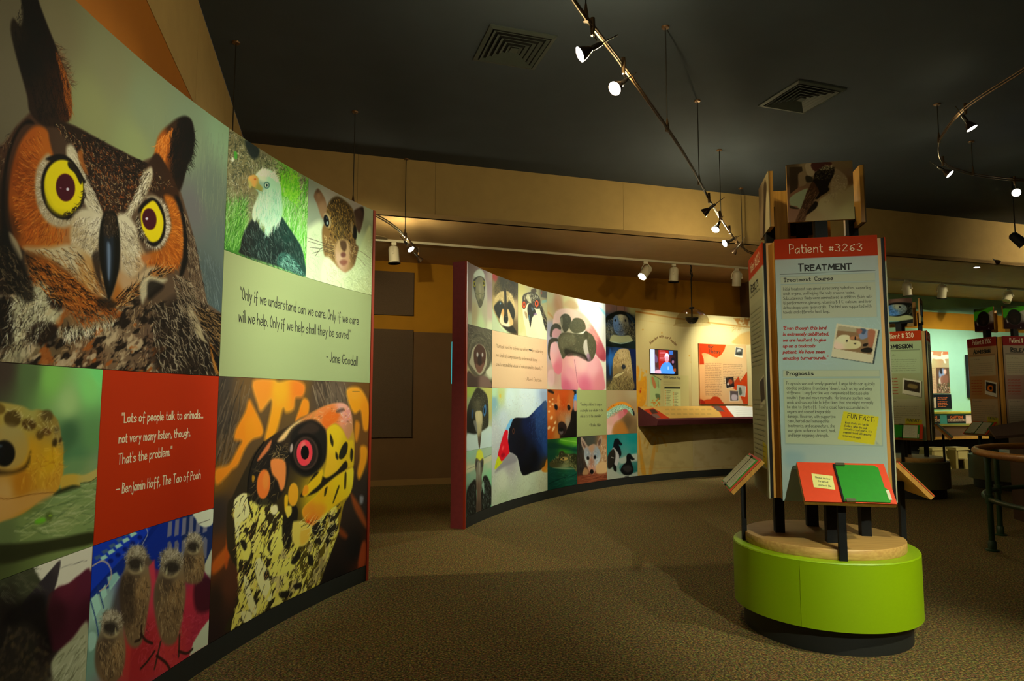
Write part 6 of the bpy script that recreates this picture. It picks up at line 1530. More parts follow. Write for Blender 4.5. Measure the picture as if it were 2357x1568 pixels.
  ["h",2.3,3,1,4,[339,999,375,1028,418,1024,428,997,471,991,486,967,464,944,404,939,334,946],[374,1004,"d0c898",426,956,"c8bc88",351,957,"dcbca0"]],
  ["f",2.8,"7c8aa0",0.9,4,[479,1055,532,1054,525,1013,482,1002]],
  ["f",2.8,"a86848",0.9,4,[527,1054,569,1049,550,960,529,961]],
  ["f",2.2,"b87c50",0.9,4,[421,1012,456,1021,477,1008,434,1000]],
  ["f",1.7,"1c1c1c",1,4,[459,1008,458,1002,456,997,453,996,451,998,449,1002,449,1008,450,1014,452,1018,454,1019,457,1018,458,1013]],
  ["f",1.7,"262018",1,4,[485,938,523,949,549,937,537,917,489,920]],
  ["f",1.7,"2a2018",1,4,[497,970,524,975,518,958,496,955]],
  ["f",1.7,"332a20",1,4,[398,992,409,998,406,983]],
  ["f",1.7,"4a4030",1,4,[441,974,457,979,454,968]],
  ["f",2.2,"3a4c5c",0.8,4,[485,1067,517,1061,505,1031,489,1038]],
  ["f",2.8,"a8684c",0.9,4,[495,1049,492,1042,486,1036,478,1034,470,1036,464,1042,462,1050,465,1057,471,1063,479,1065,487,1063,493,1057]],
  ["f",0.9,"8a9a88",0.8,0,[24,813,585,811,586,768,24,767]],
  ["f",0.9,"adb08a",1,0,[28,809,581,808,581,770,26,768]],
  ["f",0.9,"8a9a88",0.8,0,[24,760,586,763,583,344,24,348]],
  ["f",0.9,"adb48c",1,0,[27,757,583,758,579,349,27,353]],
  ["f",3.5,"8c9688",0.7,0,[544,377,563,353,543,356]],
  ["f",0.9,"c8bc28",1,0,[369,556,567,523,535,353,328,382]],
  ["f",18.0,"7f9e9c",0.5,4,[34,301,127,290,113,217,42,203,21,251]],
 ],
 'panel_plain': [
  ["g",2,[0,0,"a8a88c",600,0,"a8a88c",300,800,"a0a488",0,1400,"a8a88c",600,1400,"a8a88c"]],
  ["f",2.0,"a83410",1,0,[-5,1500,610,1500,610,1660,-5,1660]],
 ],
 'panel_side': [
  ["g",2,[0,0,"b2b08a",600,0,"b2b08a",300,800,"a8a684",0,1400,"b2b08a",600,1400,"b2b08a"]],
  ["f",2.0,"b04018",1,0,[-5,1500,610,1500,610,1660,-5,1660]],
  ["f",4.0,"9a9a78",0.3,0,[40,800,560,800,560,1300,40,1300]],
  ["f",3.0,"d8d4b4",0.9,0,[360,560,560,600,540,790,340,750]],
  ["f",4.0,"4a4034",0.9,0,[375,600,545,630,530,775,360,745]],
  ["f",4.0,"c8b820",0.8,0,[400,200,560,180,570,330,410,350]],
 ],
 'admission_green': [
  ["g",2,[0,0,"a8b488",600,0,"a8b488",300,800,"a09c6c",0,1400,"a8b488",600,1400,"a8b488"]],
  ["f",2.0,"b43a14",1,0,[-5,1500,610,1500,610,1660,-5,1660]],
  ["l",5.0,"2a2c28",1,0,[30,1362,575,1362]],
  ["f",4.0,"b0bc90",0.7,0,[30,1010,570,1010,570,1340,30,1340]],
  ["f",4.0,"b4a884",0.6,0,[30,100,570,100,570,620,30,620]],
  ["l",11.0,"9c3a22",0.8,0,[45,930,85,933]],
  ["l",11.0,"9c3a22",0.8,0,[103,930,143,933]],
  ["l",11.0,"9c3a22",0.8,0,[161,930,201,933]],
  ["l",11.0,"9c3a22",0.8,0,[219,930,259,933]],
  ["l",11.0,"9c3a22",0.8,0,[45,884,85,887]],
  ["l",11.0,"9c3a22",0.8,0,[103,884,144,887]],
  ["l",11.0,"9c3a22",0.8,0,[161,884,203,887]],
  ["l",11.0,"9c3a22",0.8,0,[219,884,262,887]],
  ["l",11.0,"9c3a22",0.8,0,[45,838,85,841]],
  ["l",11.0,"9c3a22",0.8,0,[103,838,145,841]],
  ["l",11.0,"9c3a22",0.8,0,[161,838,205,841]],
  ["l",11.0,"9c3a22",0.8,0,[219,838,265,841]],
  ["l",11.0,"9c3a22",0.8,0,[45,792,85,795]],
  ["l",11.0,"9c3a22",0.8,0,[103,792,146,795]],
  ["l",11.0,"9c3a22",0.8,0,[161,792,207,795]],
  ["l",11.0,"9c3a22",0.8,0,[219,792,268,795]],
  ["l",11.0,"9c3a22",0.8,0,[45,746,85,749]],
  ["l",11.0,"9c3a22",0.8,0,[103,746,147,749]],
  ["l",11.0,"9c3a22",0.8,0,[161,746,209,749]],
  ["l",11.0,"9c3a22",0.8,0,[219,746,259,749]],
  ["l",11.0,"9c3a22",0.8,0,[45,700,85,703]],
  ["l",11.0,"9c3a22",0.8,0,[103,700,148,703]],
  ["l",11.0,"9c3a22",0.8,0,[161,700,211,703]],
  ["l",11.0,"9c3a22",0.8,0,[219,700,262,703]],
  ["f",5.0,"2a2620",0.8,0,[330,700,570,640,582,880,345,930]],
  ["f",3.0,"d0c8a8",1,0,[320,705,562,648,574,890,338,938]],
  ["f",3.0,"3c3020",1,0,[345,760,545,712,556,865,358,910]],
  ["f",10.0,"8a7440",0.9,4,[400,800,500,770,520,820,420,850]],
  ["f",5.0,"c0b828",0.9,0,[330,130,545,110,560,310,345,330]],
  ["l",5.0,"5a5a28",0.7,0,[360,245,525,232]],
  ["l",5.0,"5a5a28",0.7,0,[360,223,525,210]],
  ["l",5.0,"5a5a28",0.7,0,[360,201,525,188]],
  ["l",5.0,"5a5a28",0.7,0,[360,179,525,166]],
  ["l",5.0,"5a5a28",0.7,0,[360,157,525,144]],
 ],
 'admission_tan': [
  ["g",2,[0,0,"b08c5c",600,0,"b08c5c",300,800,"a8763c",0,1400,"b08c5c",600,1400,"b08c5c"]],
  ["f",2.0,"8c2a1c",1,0,[-5,1500,610,1500,610,1660,-5,1660]],
  ["l",5.0,"2a2c28",1,0,[30,1362,575,1362]],
  ["f",4.0,"b4aa84",0.7,0,[30,1010,570,1010,570,1340,30,1340]],
  ["f",4.0,"b4a884",0.6,0,[30,100,570,100,570,620,30,620]],
  ["l",11.0,"9c3a22",0.8,0,[45,930,85,933]],
  ["l",11.0,"9c3a22",0.8,0,[103,930,143,933]],
  ["l",11.0,"9c3a22",0.8,0,[161,930,201,933]],
  ["l",11.0,"9c3a22",0.8,0,[219,930,259,933]],
  ["l",11.0,"9c3a22",0.8,0,[45,884,85,887]],
  ["l",11.0,"9c3a22",0.8,0,[103,884,144,887]],
  ["l",11.0,"9c3a22",0.8,0,[161,884,203,887]],
  ["l",11.0,"9c3a22",0.8,0,[219,884,262,887]],
  ["l",11.0,"9c3a22",0.8,0,[45,838,85,841]],
  ["l",11.0,"9c3a22",0.8,0,[103,838,145,841]],
  ["l",11.0,"9c3a22",0.8,0,[161,838,205,841]],
  ["l",11.0,"9c3a22",0.8,0,[219,838,265,841]],
  ["l",11.0,"9c3a22",0.8,0,[45,792,85,795]],
  ["l",11.0,"9c3a22",0.8,0,[103,792,146,795]],
  ["l",11.0,"9c3a22",0.8,0,[161,792,207,795]],
  ["l",11.0,"9c3a22",0.8,0,[219,792,268,795]],
  ["l",11.0,"9c3a22",0.8,0,[45,746,85,749]],
  ["l",11.0,"9c3a22",0.8,0,[103,746,147,749]],
  ["l",11.0,"9c3a22",0.8,0,[161,746,209,749]],
  ["l",11.0,"9c3a22",0.8,0,[219,746,259,749]],
  ["l",11.0,"9c3a22",0.8,0,[45,700,85,703]],
  ["l",11.0,"9c3a22",0.8,0,[103,700,148,703]],
  ["l",11.0,"9c3a22",0.8,0,[161,700,211,703]],
  ["l",11.0,"9c3a22",0.8,0,[219,700,262,703]],
  ["f",5.0,"2a2620",0.8,0,[330,700,570,640,582,880,345,930]],
  ["f",3.0,"d0c8a8",1,0,[320,705,562,648,574,890,338,938]],
  ["f",3.0,"26221e",1,0,[345,760,545,712,556,865,358,910]],
  ["f",8.0,"d87818",1,4,[380,770,470,745,490,830,430,850,385,830]],
  ["f",6.0,"1a1410",1,4,[473,800,469,815,459,826,445,830,431,826,421,815,417,800,421,785,431,774,445,770,459,774,469,785]],
  ["f",5.0,"c0b828",0.9,0,[330,130,545,110,560,310,345,330]],
  ["l",5.0,"5a5a28",0.7,0,[360,245,525,232]],
  ["l",5.0,"5a5a28",0.7,0,[360,223,525,210]],
  ["l",5.0,"5a5a28",0.7,0,[360,201,525,188]],
  ["l",5.0,"5a5a28",0.7,0,[360,179,525,166]],
  ["l",5.0,"5a5a28",0.7,0,[360,157,525,144]],
 ],
 'release': [
  ["g",2,[0,0,"9c8c70",600,0,"9c8c70",300,800,"94705c",0,1400,"9c8c70",600,1400,"9c8c70"]],
  ["f",2.0,"8c2a28",1,0,[-5,1500,610,1500,610,1660,-5,1660]],
  ["l",5.0,"2a2c28",1,0,[30,1362,575,1362]],
  ["f",4.0,"b4aa84",0.7,0,[30,1010,570,1010,570,1340,30,1340]],
  ["f",4.0,"b4a884",0.6,0,[30,100,570,100,570,620,30,620]],
  ["l",11.0,"9c3a22",0.8,0,[45,930,85,933]],
  ["l",11.0,"9c3a22",0.8,0,[103,930,143,933]],
  ["l",11.0,"9c3a22",0.8,0,[161,930,201,933]],
  ["l",11.0,"9c3a22",0.8,0,[219,930,259,933]],
  ["l",11.0,"9c3a22",0.8,0,[45,884,85,887]],
  ["l",11.0,"9c3a22",0.8,0,[103,884,144,887]],
  ["l",11.0,"9c3a22",0.8,0,[161,884,203,887]],
  ["l",11.0,"9c3a22",0.8,0,[219,884,262,887]],
  ["l",11.0,"9c3a22",0.8,0,[45,838,85,841]],
  ["l",11.0,"9c3a22",0.8,0,[103,838,145,841]],
  ["l",11.0,"9c3a22",0.8,0,[161,838,205,841]],
  ["l",11.0,"9c3a22",0.8,0,[219,838,265,841]],
  ["l",11.0,"9c3a22",0.8,0,[45,792,85,795]],
  ["l",11.0,"9c3a22",0.8,0,[103,792,146,795]],
  ["l",11.0,"9c3a22",0.8,0,[161,792,207,795]],
  ["l",11.0,"9c3a22",0.8,0,[219,792,268,795]],
  ["l",11.0,"9c3a22",0.8,0,[45,746,85,749]],
  ["l",11.0,"9c3a22",0.8,0,[103,746,147,749]],
  ["l",11.0,"9c3a22",0.8,0,[161,746,209,749]],
  ["l",11.0,"9c3a22",0.8,0,[219,746,259,749]],
  ["l",11.0,"9c3a22",0.8,0,[45,700,85,703]],
  ["l",11.0,"9c3a22",0.8,0,[103,700,148,703]],
  ["l",11.0,"9c3a22",0.8,0,[161,700,211,703]],
  ["l",11.0,"9c3a22",0.8,0,[219,700,262,703]],
  ["f",5.0,"2a2620",0.8,0,[330,700,570,640,582,880,345,930]],
  ["f",3.0,"d0c8a8",1,0,[320,705,562,648,574,890,338,938]],
  ["f",3.0,"3c3020",1,0,[345,760,545,712,556,865,358,910]],
  ["f",10.0,"8a7440",0.9,4,[400,800,500,770,520,820,420,850]],
  ["f",5.0,"c0b828",0.9,0,[330,130,545,110,560,310,345,330]],
  ["l",5.0,"5a5a28",0.7,0,[360,245,525,232]],
  ["l",5.0,"5a5a28",0.7,0,[360,223,525,210]],
  ["l",5.0,"5a5a28",0.7,0,[360,201,525,188]],
  ["l",5.0,"5a5a28",0.7,0,[360,179,525,166]],
  ["l",5.0,"5a5a28",0.7,0,[360,157,525,144]],
 ],
 'stork': [
  ["g",3,[26,366,"584a34",23,276,"4a3c2c",123,367,"8c7c5c",379,365,"7c6a4a",395,311,"78624a",382,252,"705438",43,210,"8a684c",31,72,"947058",148,25,"a88c60",293,17,"b0a068",395,31,"aca070",390,191,"a09060"]],
  ["f",1.9,"3c3022",0.9,0,[18,367,96,365,99,337,69,318,66,225,16,187]],
  ["f",1.9,"8c7858",0.9,4,[73,318,117,323,117,250,88,235,74,240]],
  ["f",1.5,"a89878",0.9,4,[116,380,153,384,167,356,175,327,157,296,135,297,121,327]],
  ["f",2.3,"2e2a1e",0.9,4,[117,303,157,290,152,259,119,262]],
  ["f",2.3,"4c2824",0.9,4,[155,384,270,383,266,353,233,347,173,327]],
  ["f",1.9,"9ca884",0.95,4,[17,163,80,203,125,217,116,189,83,89,54,103,17,114]],
  ["f",1.9,"2e2a1e",0.8,4,[15,110,69,86,39,86,15,94]],
  ["h",3.4,3,1,4,[298,338,333,312,361,277,367,233,350,190,373,204,413,214,411,2,110,3,134,46,180,104,200,143,256,180,265,240,286,299],[264,220,"a08c68",303,286,"907c5c",224,101,"b4a678",367,53,"b8ae78",316,136,"a8986c",148,25,"ac966c"]],
  ["s",240,16.6,2.3,["b8a880","7c6a4c","ccbe94","98885f"],0.5,0,-35.8,40,[279,307,361,273,350,190,299,157,224,109,218,162,264,195],1],
  ["f",3.1,"221c14",1,4,[164,283,173,319,199,337,229,360,262,353,291,343,286,299,266,260,250,221,257,204,237,181,204,163,185,144,167,145,156,170,137,147,116,173,140,228]],
  ["s",230,13.1,1.5,["6c6040","15110c","94865c","3a3020","a89c74"],0.75,[222,271],0,60,[169,323,233,363,295,347,282,291,230,270,171,274],2],
  ["s",80,16.1,2.3,["c8bc94","a89c70"],0.6,0,78.8,40,[203,333,233,363,284,356,268,328],3],
  ["h",1.9,3,1,4,[156,259,177,233,194,188,174,153,151,114,135,74,111,35,99,3,45,1,72,70,100,141,124,204],[154,203,"4c3420",114,108,"503828",74,29,"6a4c34"]],
  ["f",2.7,"1c1610",0.9,4,[166,129,184,116,172,84,134,54,111,43,135,86]],
  ["s",130,35.3,1.9,["8a6844","1c140e","a8845c","33241a"],0.7,0,-118.2,8,[136,228,176,217,174,145,104,28,55,6,96,125],4],
  ["l",1.9,"94806a",0.8,4,[192,188,151,122]],
 ],
 'stork_side': [
  ["g",3,[0,300,"5a4a34",400,350,"8c7c58",100,100,"8c7454",350,50,"a89c74"]],
  ["f",8.0,"3a2c1c",0.9,4,[120,0,200,0,280,200,330,300,280,360,210,330,190,200]],
  ["f",10.0,"b0a078",0.8,4,[250,0,400,0,400,200,330,260,280,160]],
 ],
 'board_plain': [
  ["g",3,[0,300,"6a5c44",400,50,"847658"]],
 ],
 'tortoise_small': [
  ["g",3,[0,380,"5c4038",400,380,"64483c",200,340,"8c6c5c",0,200,"181c18",400,200,"2a2a22",200,20,"141c1c"]],
  ["f",8.0,"0e100e",0.9,4,[0,290,100,320,200,330,330,315,400,280,400,120,0,120]],
  ["h",7.0,3,1,4,[20,210,50,270,130,300,220,300,300,280,330,220,300,160,220,130,120,125,40,150],[80,230,"4c84c8",200,270,"b0b090",150,170,"5890d0",300,230,"7c8478",320,170,"5c6460"]],
  ["s",120,20.0,6.0,["2a4058","a8c0c8","44505c"],0.5,0,60.0,60,[30,200,130,290,300,270,290,160,120,130],1],
  ["f",5.0,"10161c",1,3,[77,240,75,248,71,254,65,256,59,254,55,248,53,240,55,232,59,226,65,224,71,226,75,232]],
  ["f",5.0,"10161c",1,3,[247,255,245,262,241,267,235,269,229,267,225,262,223,255,225,248,229,243,235,241,241,243,245,248]],
  ["f",8.0,"b8bc88",0.95,4,[0,110,60,130,200,110,320,125,400,90,400,60,200,40,0,60]],
  ["f",6.0,"a8e0d8",0.7,4,[0,60,200,40,200,30,0,35]],
  ["s",50,40.0,9.0,["5a5840","1c1c14"],0.7,0,70.0,40,[330,280,400,280,400,120,330,130],3],
 ],
 'bird_black': [
  ["g",3,[0,380,"2a1418",400,380,"4ab820",0,300,"48a824",400,200,"b8b0a0",0,50,"3c1018",400,50,"30101a",200,200,"18100e"]],
  ["f",5.0,"50b824",1,4,[0,200,0,330,120,340,260,360,400,386,400,300,300,290,150,310,60,220,30,190]],
  ["f",14.0,"2c0e16",0.9,4,[0,170,60,120,400,90,400,0,0,0]],
  ["f",6.0,"c8c0b0",0.9,4,[300,290,400,320,400,220,370,220,320,270]],
  ["f",6.0,"120e0c",1,3,[320,200,303,265,258,313,195,330,133,313,87,265,70,200,87,135,132,87,195,70,257,87,303,135]],
  ["f",16.0,"2c1c14",0.6,3,[280,190,269,235,238,268,195,280,153,268,121,235,110,190,121,145,152,112,195,100,237,112,269,145]],
  ["f",5.0,"0c0a08",1,3,[174,230,172,235,167,239,160,240,153,239,148,235,146,230,148,225,153,221,160,220,167,221,172,225]],
  ["f",5.0,"0c0a08",1,3,[249,230,247,235,242,239,235,240,228,239,223,235,221,230,223,225,228,221,235,220,242,221,247,225]],
  ["f",10.0,"3a2a20",0.7,4,[170,170,220,170,210,120,180,120]],
  ["l",9.0,"5c4c44",0.6,4,[90,120,140,80,230,70,290,100]],
  ["f",6.0,"c0b4a8",0.9,4,[50,160,85,110,60,100]],
  ["f",4.0,"e0d8d0",1,3,[309,28,308,32,304,36,300,37,296,36,292,32,291,28,292,24,296,20,300,19,304,20,308,23]],
 ],
 'lizard_poster': [
  ["g",3,[577,925,"b8744c",1110,937,"b46c44",590,754,"a89c6c",1089,648,"a0946c",541,53,"b0906c",893,55,"a0845c"]],
  ["f",8.8,"d8d0a8",1,4,[502,923,604,945,653,927,636,869,749,862,874,845,906,932,944,943,940,876,1119,889,1113,802,996,781,1029,705,977,694,920,779,743,776,617,783,584,659,531,620,553,753,493,790]],
  ["f",6.6,"5c4430",1,0,[704,585,1110,591,1098,8,701,7]],
  ["f",19.8,"7c90a8",0.9,4,[813,529,954,551,942,379,801,358]],
  ["f",15.3,"c8b89c",0.9,4,[787,339,891,378,880,226,779,225]],
  ["f",17.6,"7c5440",0.9,4,[840,378,1046,418,1032,227,853,207]],
  ["f",15.4,"d4a890",0.9,4,[1021,494,1013,465,995,444,971,436,949,444,934,464,930,493,938,522,956,543,980,551,1002,544,1017,523]],
  ["f",13.2,"221810",0.9,4,[827,549,879,569,896,454,833,454]],
  ["s",110,57.5,15.3,["c8b090","2a2418","8a7450","3a5030"],0.7,0,-33.2,60,[703,224,1110,247,1098,14,703,13],1],
 ],
 'black_board': [
  ["g",3,[100,100,"15181a"]],
  ["f",5.0,"a08c6c",1,0,[0,20,70,20,70,260,0,250]],
 ],
 'blue_tv': [
  ["g",2,[0,900,"b0d0f0",0,100,"a8c8e8",500,500,"98c0e8"]],
  ["f",3.0,"1c2024",1,0,[0,0,45,0,45,1010,0,1010]],
  ["f",3.0,"14181a",1,0,[0,0,1110,0,1110,50,0,50]],
  ["f",3.0,"14181a",1,0,[0,960,1110,960,1110,1010,0,1010]],
  ["f",4.0,"8c3010",0.9,4,[80,700,180,700,180,760,80,760]],
  ["f",4.0,"a8701c",0.9,4,[70,820,150,820,150,860,70,860]],
 ],
 'history_left': [
  ["g",2,[20,2929,"bfae72",637,2824,"bfae72",1289,2930,"c4b47a",626,2361,"b9a76c",1261,1919,"b8a870",65,1887,"b8a268",581,547,"a8945c",142,418,"b89a58",1323,367,"ab9862",1026,1142,"a08c5a"]],
  ["f",7.4,"a8681c",0.8,4,[20,2911,419,2900,813,2875,1180,2860,1500,2847,1499,2834,1072,2843,638,2867,19,2887]],
  ["l",5.5,"b08440",0.6,4,[17,2764,853,2729,1495,2703]],
  ["f",11.0,"b07020",0.7,4,[155,2963,509,2961,509,2938,199,2935]],
  ["f",14.5,"c08018",0.85,4,[9,1886,86,1858,59,1651,260,1743,251,1327,160,1209,48,1122,0,1181]],
  ["n",89.7,72.3,-76.4,0.5,0.62,"c8901c",0.8,9.0,0,[9,1886,285,1864,258,1149,2,1064],3],
  ["f",7.2,"a83c18",1,3,[122,1471,119,1460,110,1451,99,1448,88,1451,80,1459,78,1471,81,1483,89,1492,100,1495,111,1492,119,1483]],
  ["f",7.2,"a83c18",1,3,[132,1526,130,1519,125,1513,118,1511,112,1513,107,1518,105,1526,107,1533,112,1539,119,1541,126,1539,130,1533]],
  ["f",7.3,"b07c20",0.8,3,[209,2586,206,2580,200,2575,191,2573,182,2574,175,2578,173,2584,176,2590,182,2595,191,2597,200,2596,207,2592]],
  ["f",7.3,"b07c20",0.8,3,[714,2558,711,2552,705,2547,696,2545,687,2546,681,2550,679,2556,681,2563,688,2568,697,2570,705,2569,712,2564]],
  ["f",7.3,"b07c20",0.8,3,[1461,2042,1459,2035,1453,2031,1444,2029,1436,2030,1430,2035,1428,2041,1430,2047,1436,2052,1445,2054,1453,2053,1459,2048]],
  ["f",7.3,"b07c20",0.8,3,[1412,2159,1410,2153,1403,2148,1395,2146,1386,2147,1380,2152,1378,2158,1380,2164,1387,2169,1395,2171,1404,2170,1410,2165]],
  ["l",43.0,"a8802c",0.6,4,[455,700,281,735,189,562]],
  ["l",43.0,"a8802c",0.6,4,[455,700,367,658,253,471]],
  ["l",43.1,"a8802c",0.6,4,[455,700,586,740,801,704]],
  ["l",43.1,"a8802c",0.6,4,[455,700,648,649,752,495]],
  ["l",43.0,"a8802c",0.6,4,[455,700,539,608,512,401]],
  ["l",43.1,"a8802c",0.6,4,[455,700,326,778,216,751]],
  ["f",10.7,"b8801c",0.75,4,[62,742,120,419,220,6,111,14,53,350,28,714]],
  ["f",10.7,"b8842c",0.7,4,[429,523,494,520,373,11,286,16]],
  ["l",8.9,"a87830",0.5,4,[26,121,785,89,1419,70]],
  ["n",193.5,107.6,-2.4,0.5,0.7,"94804c",0.35,9.0,0,[-2,860,1441,827,1416,-22,-20,9],8],
 ],
 'history_right': [
  ["g",2,[105,2882,"bfb078",1302,2892,"d0c48c",1492,2616,"d4c890",136,1767,"b4a46c",1423,1785,"c0b480",198,355,"a8966a",1411,318,"b4a474"]],
  ["f",7.3,"b07424",0.7,4,[481,2830,894,2812,1498,2774,1497,2758,893,2784,481,2808]],
  ["n",93.8,73.3,-24.1,0.48,0.62,"b0742c",0.8,11.0,0,[1081,2932,1504,2959,1508,2783,1198,2805],4],
  ["f",16.4,"c89848",0.6,4,[1044,2436,1149,2555,1293,2642,1514,2675,1516,2433]],
  ["s",40,79.6,7.3,["a8742c"],0.5,0,-153.2,20,[1076,2783,1459,2815,1296,2709,1073,2684],5],
  ["l",5.5,"a88a50",0.5,4,[479,2773,1496,2724]],
  ["l",8.9,"a87830",0.5,4,[22,53,1402,60]],
  ["n",182.5,107.6,-1.6,0.5,0.7,"94804c",0.35,9.0,0,[47,904,1510,884,1478,-6,21,-8],9],
 ],
 'tv': [
  ["g",2,[102,427,"241c24",91,3,"5a4448",688,451,"1c1410",677,15,"241c14",359,254,"7c1c18"]],
  ["f",3.6,"dfe4f4",1,0,[-8,453,111,434,109,-12,-19,-15]],
  ["f",5.5,"a01c14",1,0,[207,432,472,433,467,211,288,7,214,97]],
  ["f",7.3,"4a2c20",1,0,[119,428,207,426,203,96,127,125]],
  ["f",5.5,"3c70b0",0.9,0,[483,431,593,432,591,354,492,351]],
  ["f",9.1,"6c5470",0.8,4,[122,352,190,279,173,202,118,215]],
  ["l",9.1,"d89890",0.7,0,[244,418,374,417]],
  ["l",9.1,"d89890",0.7,0,[243,393,400,394]],
  ["l",9.1,"d89890",0.7,0,[242,369,425,370]],
  ["l",9.1,"d89890",0.7,0,[242,345,372,343]],
  ["l",9.1,"d89890",0.7,0,[241,320,398,320]],
  ["l",9.1,"d89890",0.7,0,[241,296,423,296]],
  ["l",9.1,"d89890",0.7,0,[240,271,371,269]],
  ["l",9.1,"d89890",0.7,0,[239,247,396,246]],
  ["f",5.5,"4c90d8",1,4,[244,-9,264,113,314,176,402,217,488,212,562,152,592,75,608,-2]],
  ["f",5.5,"dca0a0",1,4,[484,289,475,248,455,218,427,207,401,217,382,245,375,285,384,325,404,355,432,367,458,357,477,329]],
  ["f",5.5,"e8e4e4",1,4,[371,300,384,354,432,382,481,353,486,307,448,326,404,320]],
  ["f",9.1,"c07c78",0.7,4,[392,255,468,257,445,203,406,206]],
  ["f",3.7,"40303c",1,3,[423,287,422,284,419,282,414,282,410,282,407,284,406,286,407,288,410,290,414,291,419,290,422,289]],
  ["f",3.7,"40303c",1,3,[464,288,463,286,460,284,455,283,451,284,448,285,447,287,448,290,451,292,456,292,460,292,463,290]],
  ["f",7.3,"e4e8f0",0.6,4,[477,103,474,86,467,74,459,69,450,74,444,86,442,103,445,120,451,132,460,137,469,133,475,120]],
  ["f",10.9,"e0a8a8",0.9,4,[114,49,246,67,266,-1,124,-9]],
  ["f",7.3,"141018",0.9,3,[646,232,637,193,614,164,584,153,554,162,532,190,525,228,534,267,557,296,588,308,618,298,639,270]],
  ["f",7.3,"c88898",0.7,3,[616,223,611,208,600,196,585,191,570,195,559,206,555,221,560,237,571,249,586,253,601,250,612,239]],
  ["f",5.5,"0c0c10",1,0,[656,434,714,434,702,0,655,-1]],
  ["f",7.3,"a84c1c",0.8,4,[593,91,657,100,652,46,604,45]],
 ],
 'map': [
  ["g",2,[2,451,"b0a468",763,462,"b0a468"]],
  ["f",5.4,"a0b070",0.95,0,[98,591,354,502,330,2,57,-25]],
  ["f",14.5,"8ca060",0.7,4,[115,558,288,501,285,365,111,393]],
  ["l",12.7,"4a4438",0.8,4,[104,588,353,494,331,490]],
  ["f",7.3,"b06c3c",0.9,4,[114,513,169,529,241,364,175,333]],
  ["l",10.9,"4c4c38",0.6,4,[288,501,306,335]],
  ["f",10.9,"4c5c38",0.8,4,[216,228,325,214,322,123,236,153]],
  ["n",47.9,36.2,-0.2,0.5,0.6,"b8701c",0.9,5.4,0,[73,183,334,153,330,2,68,-18],2],
  ["f",3.6,"1c2018",1,0,[452,354,862,355,861,324,451,324]],
  ["f",3.6,"b8b878",1,0,[451,324,866,324,865,-1,449,2]],
  ["f",3.6,"c8601c",1,3,[489,287,487,284,483,281,478,280,473,281,469,284,467,287,469,291,473,294,478,295,484,294,488,291]],
  ["f",3.6,"c8601c",1,3,[695,249,693,245,689,242,684,241,678,242,675,245,673,249,675,253,679,255,684,256,689,255,693,253]],
  ["l",9.1,"5a5438",0.7,0,[504,285,618,285]],
  ["l",9.1,"5a5438",0.7,0,[710,246,799,246]],
  ["f",3.6,"c8601c",1,3,[488,258,487,255,483,252,477,251,472,252,468,255,467,258,468,262,472,265,478,266,483,265,487,262]],
  ["f",3.6,"c8601c",1,3,[694,220,692,216,688,213,683,212,678,213,674,216,672,220,674,223,678,226,683,227,689,226,693,223]],
  ["l",9.1,"5a5438",0.7,0,[503,256,598,256]],
  ["l",9.1,"5a5438",0.7,0,[709,217,769,217]],
  ["f",3.6,"c8601c",1,3,[488,230,486,226,482,223,477,222,471,223,467,226,466,229,467,233,471,236,477,237,482,236,486,233]],
  ["f",3.6,"c8601c",1,3,[693,190,692,187,688,184,682,183,677,184,673,187,672,190,673,194,677,197,683,198,688,197,692,194]],
  ["l",9.1,"5a5438",0.7,0,[503,227,578,227]],
  ["l",9.1,"5a5438",0.7,0,[708,187,798,188]],
  ["f",3.6,"c8601c",1,3,[487,201,485,197,481,194,476,193,470,194,467,197,465,201,467,204,471,207,476,208,482,207,485,204]],
  ["f",3.6,"c8601c",1,3,[692,161,691,157,687,155,681,154,676,155,672,157,671,161,672,165,676,168,682,169,687,168,691,165]],
  ["l",9.1,"5a5438",0.7,0,[502,198,616,198]],
  ["l",9.1,"5a5438",0.7,0,[707,158,767,158]],
  ["f",3.6,"c8601c",1,3,[486,172,484,168,480,165,475,164,470,165,466,168,464,172,466,175,470,178,475,179,481,178,485,175]],
  ["f",3.6,"c8601c",1,3,[692,132,690,128,686,125,681,124,675,125,671,128,670,132,672,136,676,139,681,140,686,139,690,136]],
  ["l",9.1,"5a5438",0.7,0,[501,169,596,169]],
  ["l",9.1,"5a5438",0.7,0,[706,129,796,129]],
  ["f",3.6,"c8601c",1,3,[485,143,484,139,480,136,474,135,469,136,465,139,464,143,465,147,469,149,475,150,480,149,484,147]],
  ["f",3.6,"c8601c",1,3,[691,103,689,99,685,96,680,95,675,96,671,99,669,103,671,107,675,110,680,111,686,110,689,107]],
  ["l",9.1,"5a5438",0.7,0,[500,140,576,140]],
  ["l",9.1,"5a5438",0.7,0,[706,100,766,100]],
  ["f",3.6,"c8601c",1,3,[485,114,483,110,479,107,474,106,468,107,464,110,463,114,464,118,469,120,474,121,479,120,483,118]],
  ["f",3.6,"c8601c",1,3,[690,74,688,70,684,67,679,66,674,67,670,70,669,74,670,78,674,80,679,81,685,80,689,78]],
  ["l",9.1,"5a5438",0.7,0,[500,111,614,111]],
  ["l",9.1,"5a5438",0.7,0,[705,71,795,70]],
  ["f",3.6,"c8601c",1,3,[484,85,482,81,478,78,473,77,467,78,464,81,462,85,464,89,468,92,473,93,479,92,482,89]],
  ["f",3.6,"c8601c",1,3,[689,45,688,41,684,38,678,37,673,38,669,41,668,45,669,49,673,51,679,52,684,51,688,48]],
  ["l",9.1,"5a5438",0.7,0,[499,82,594,82]],
  ["l",9.1,"5a5438",0.7,0,[704,41,764,41]],
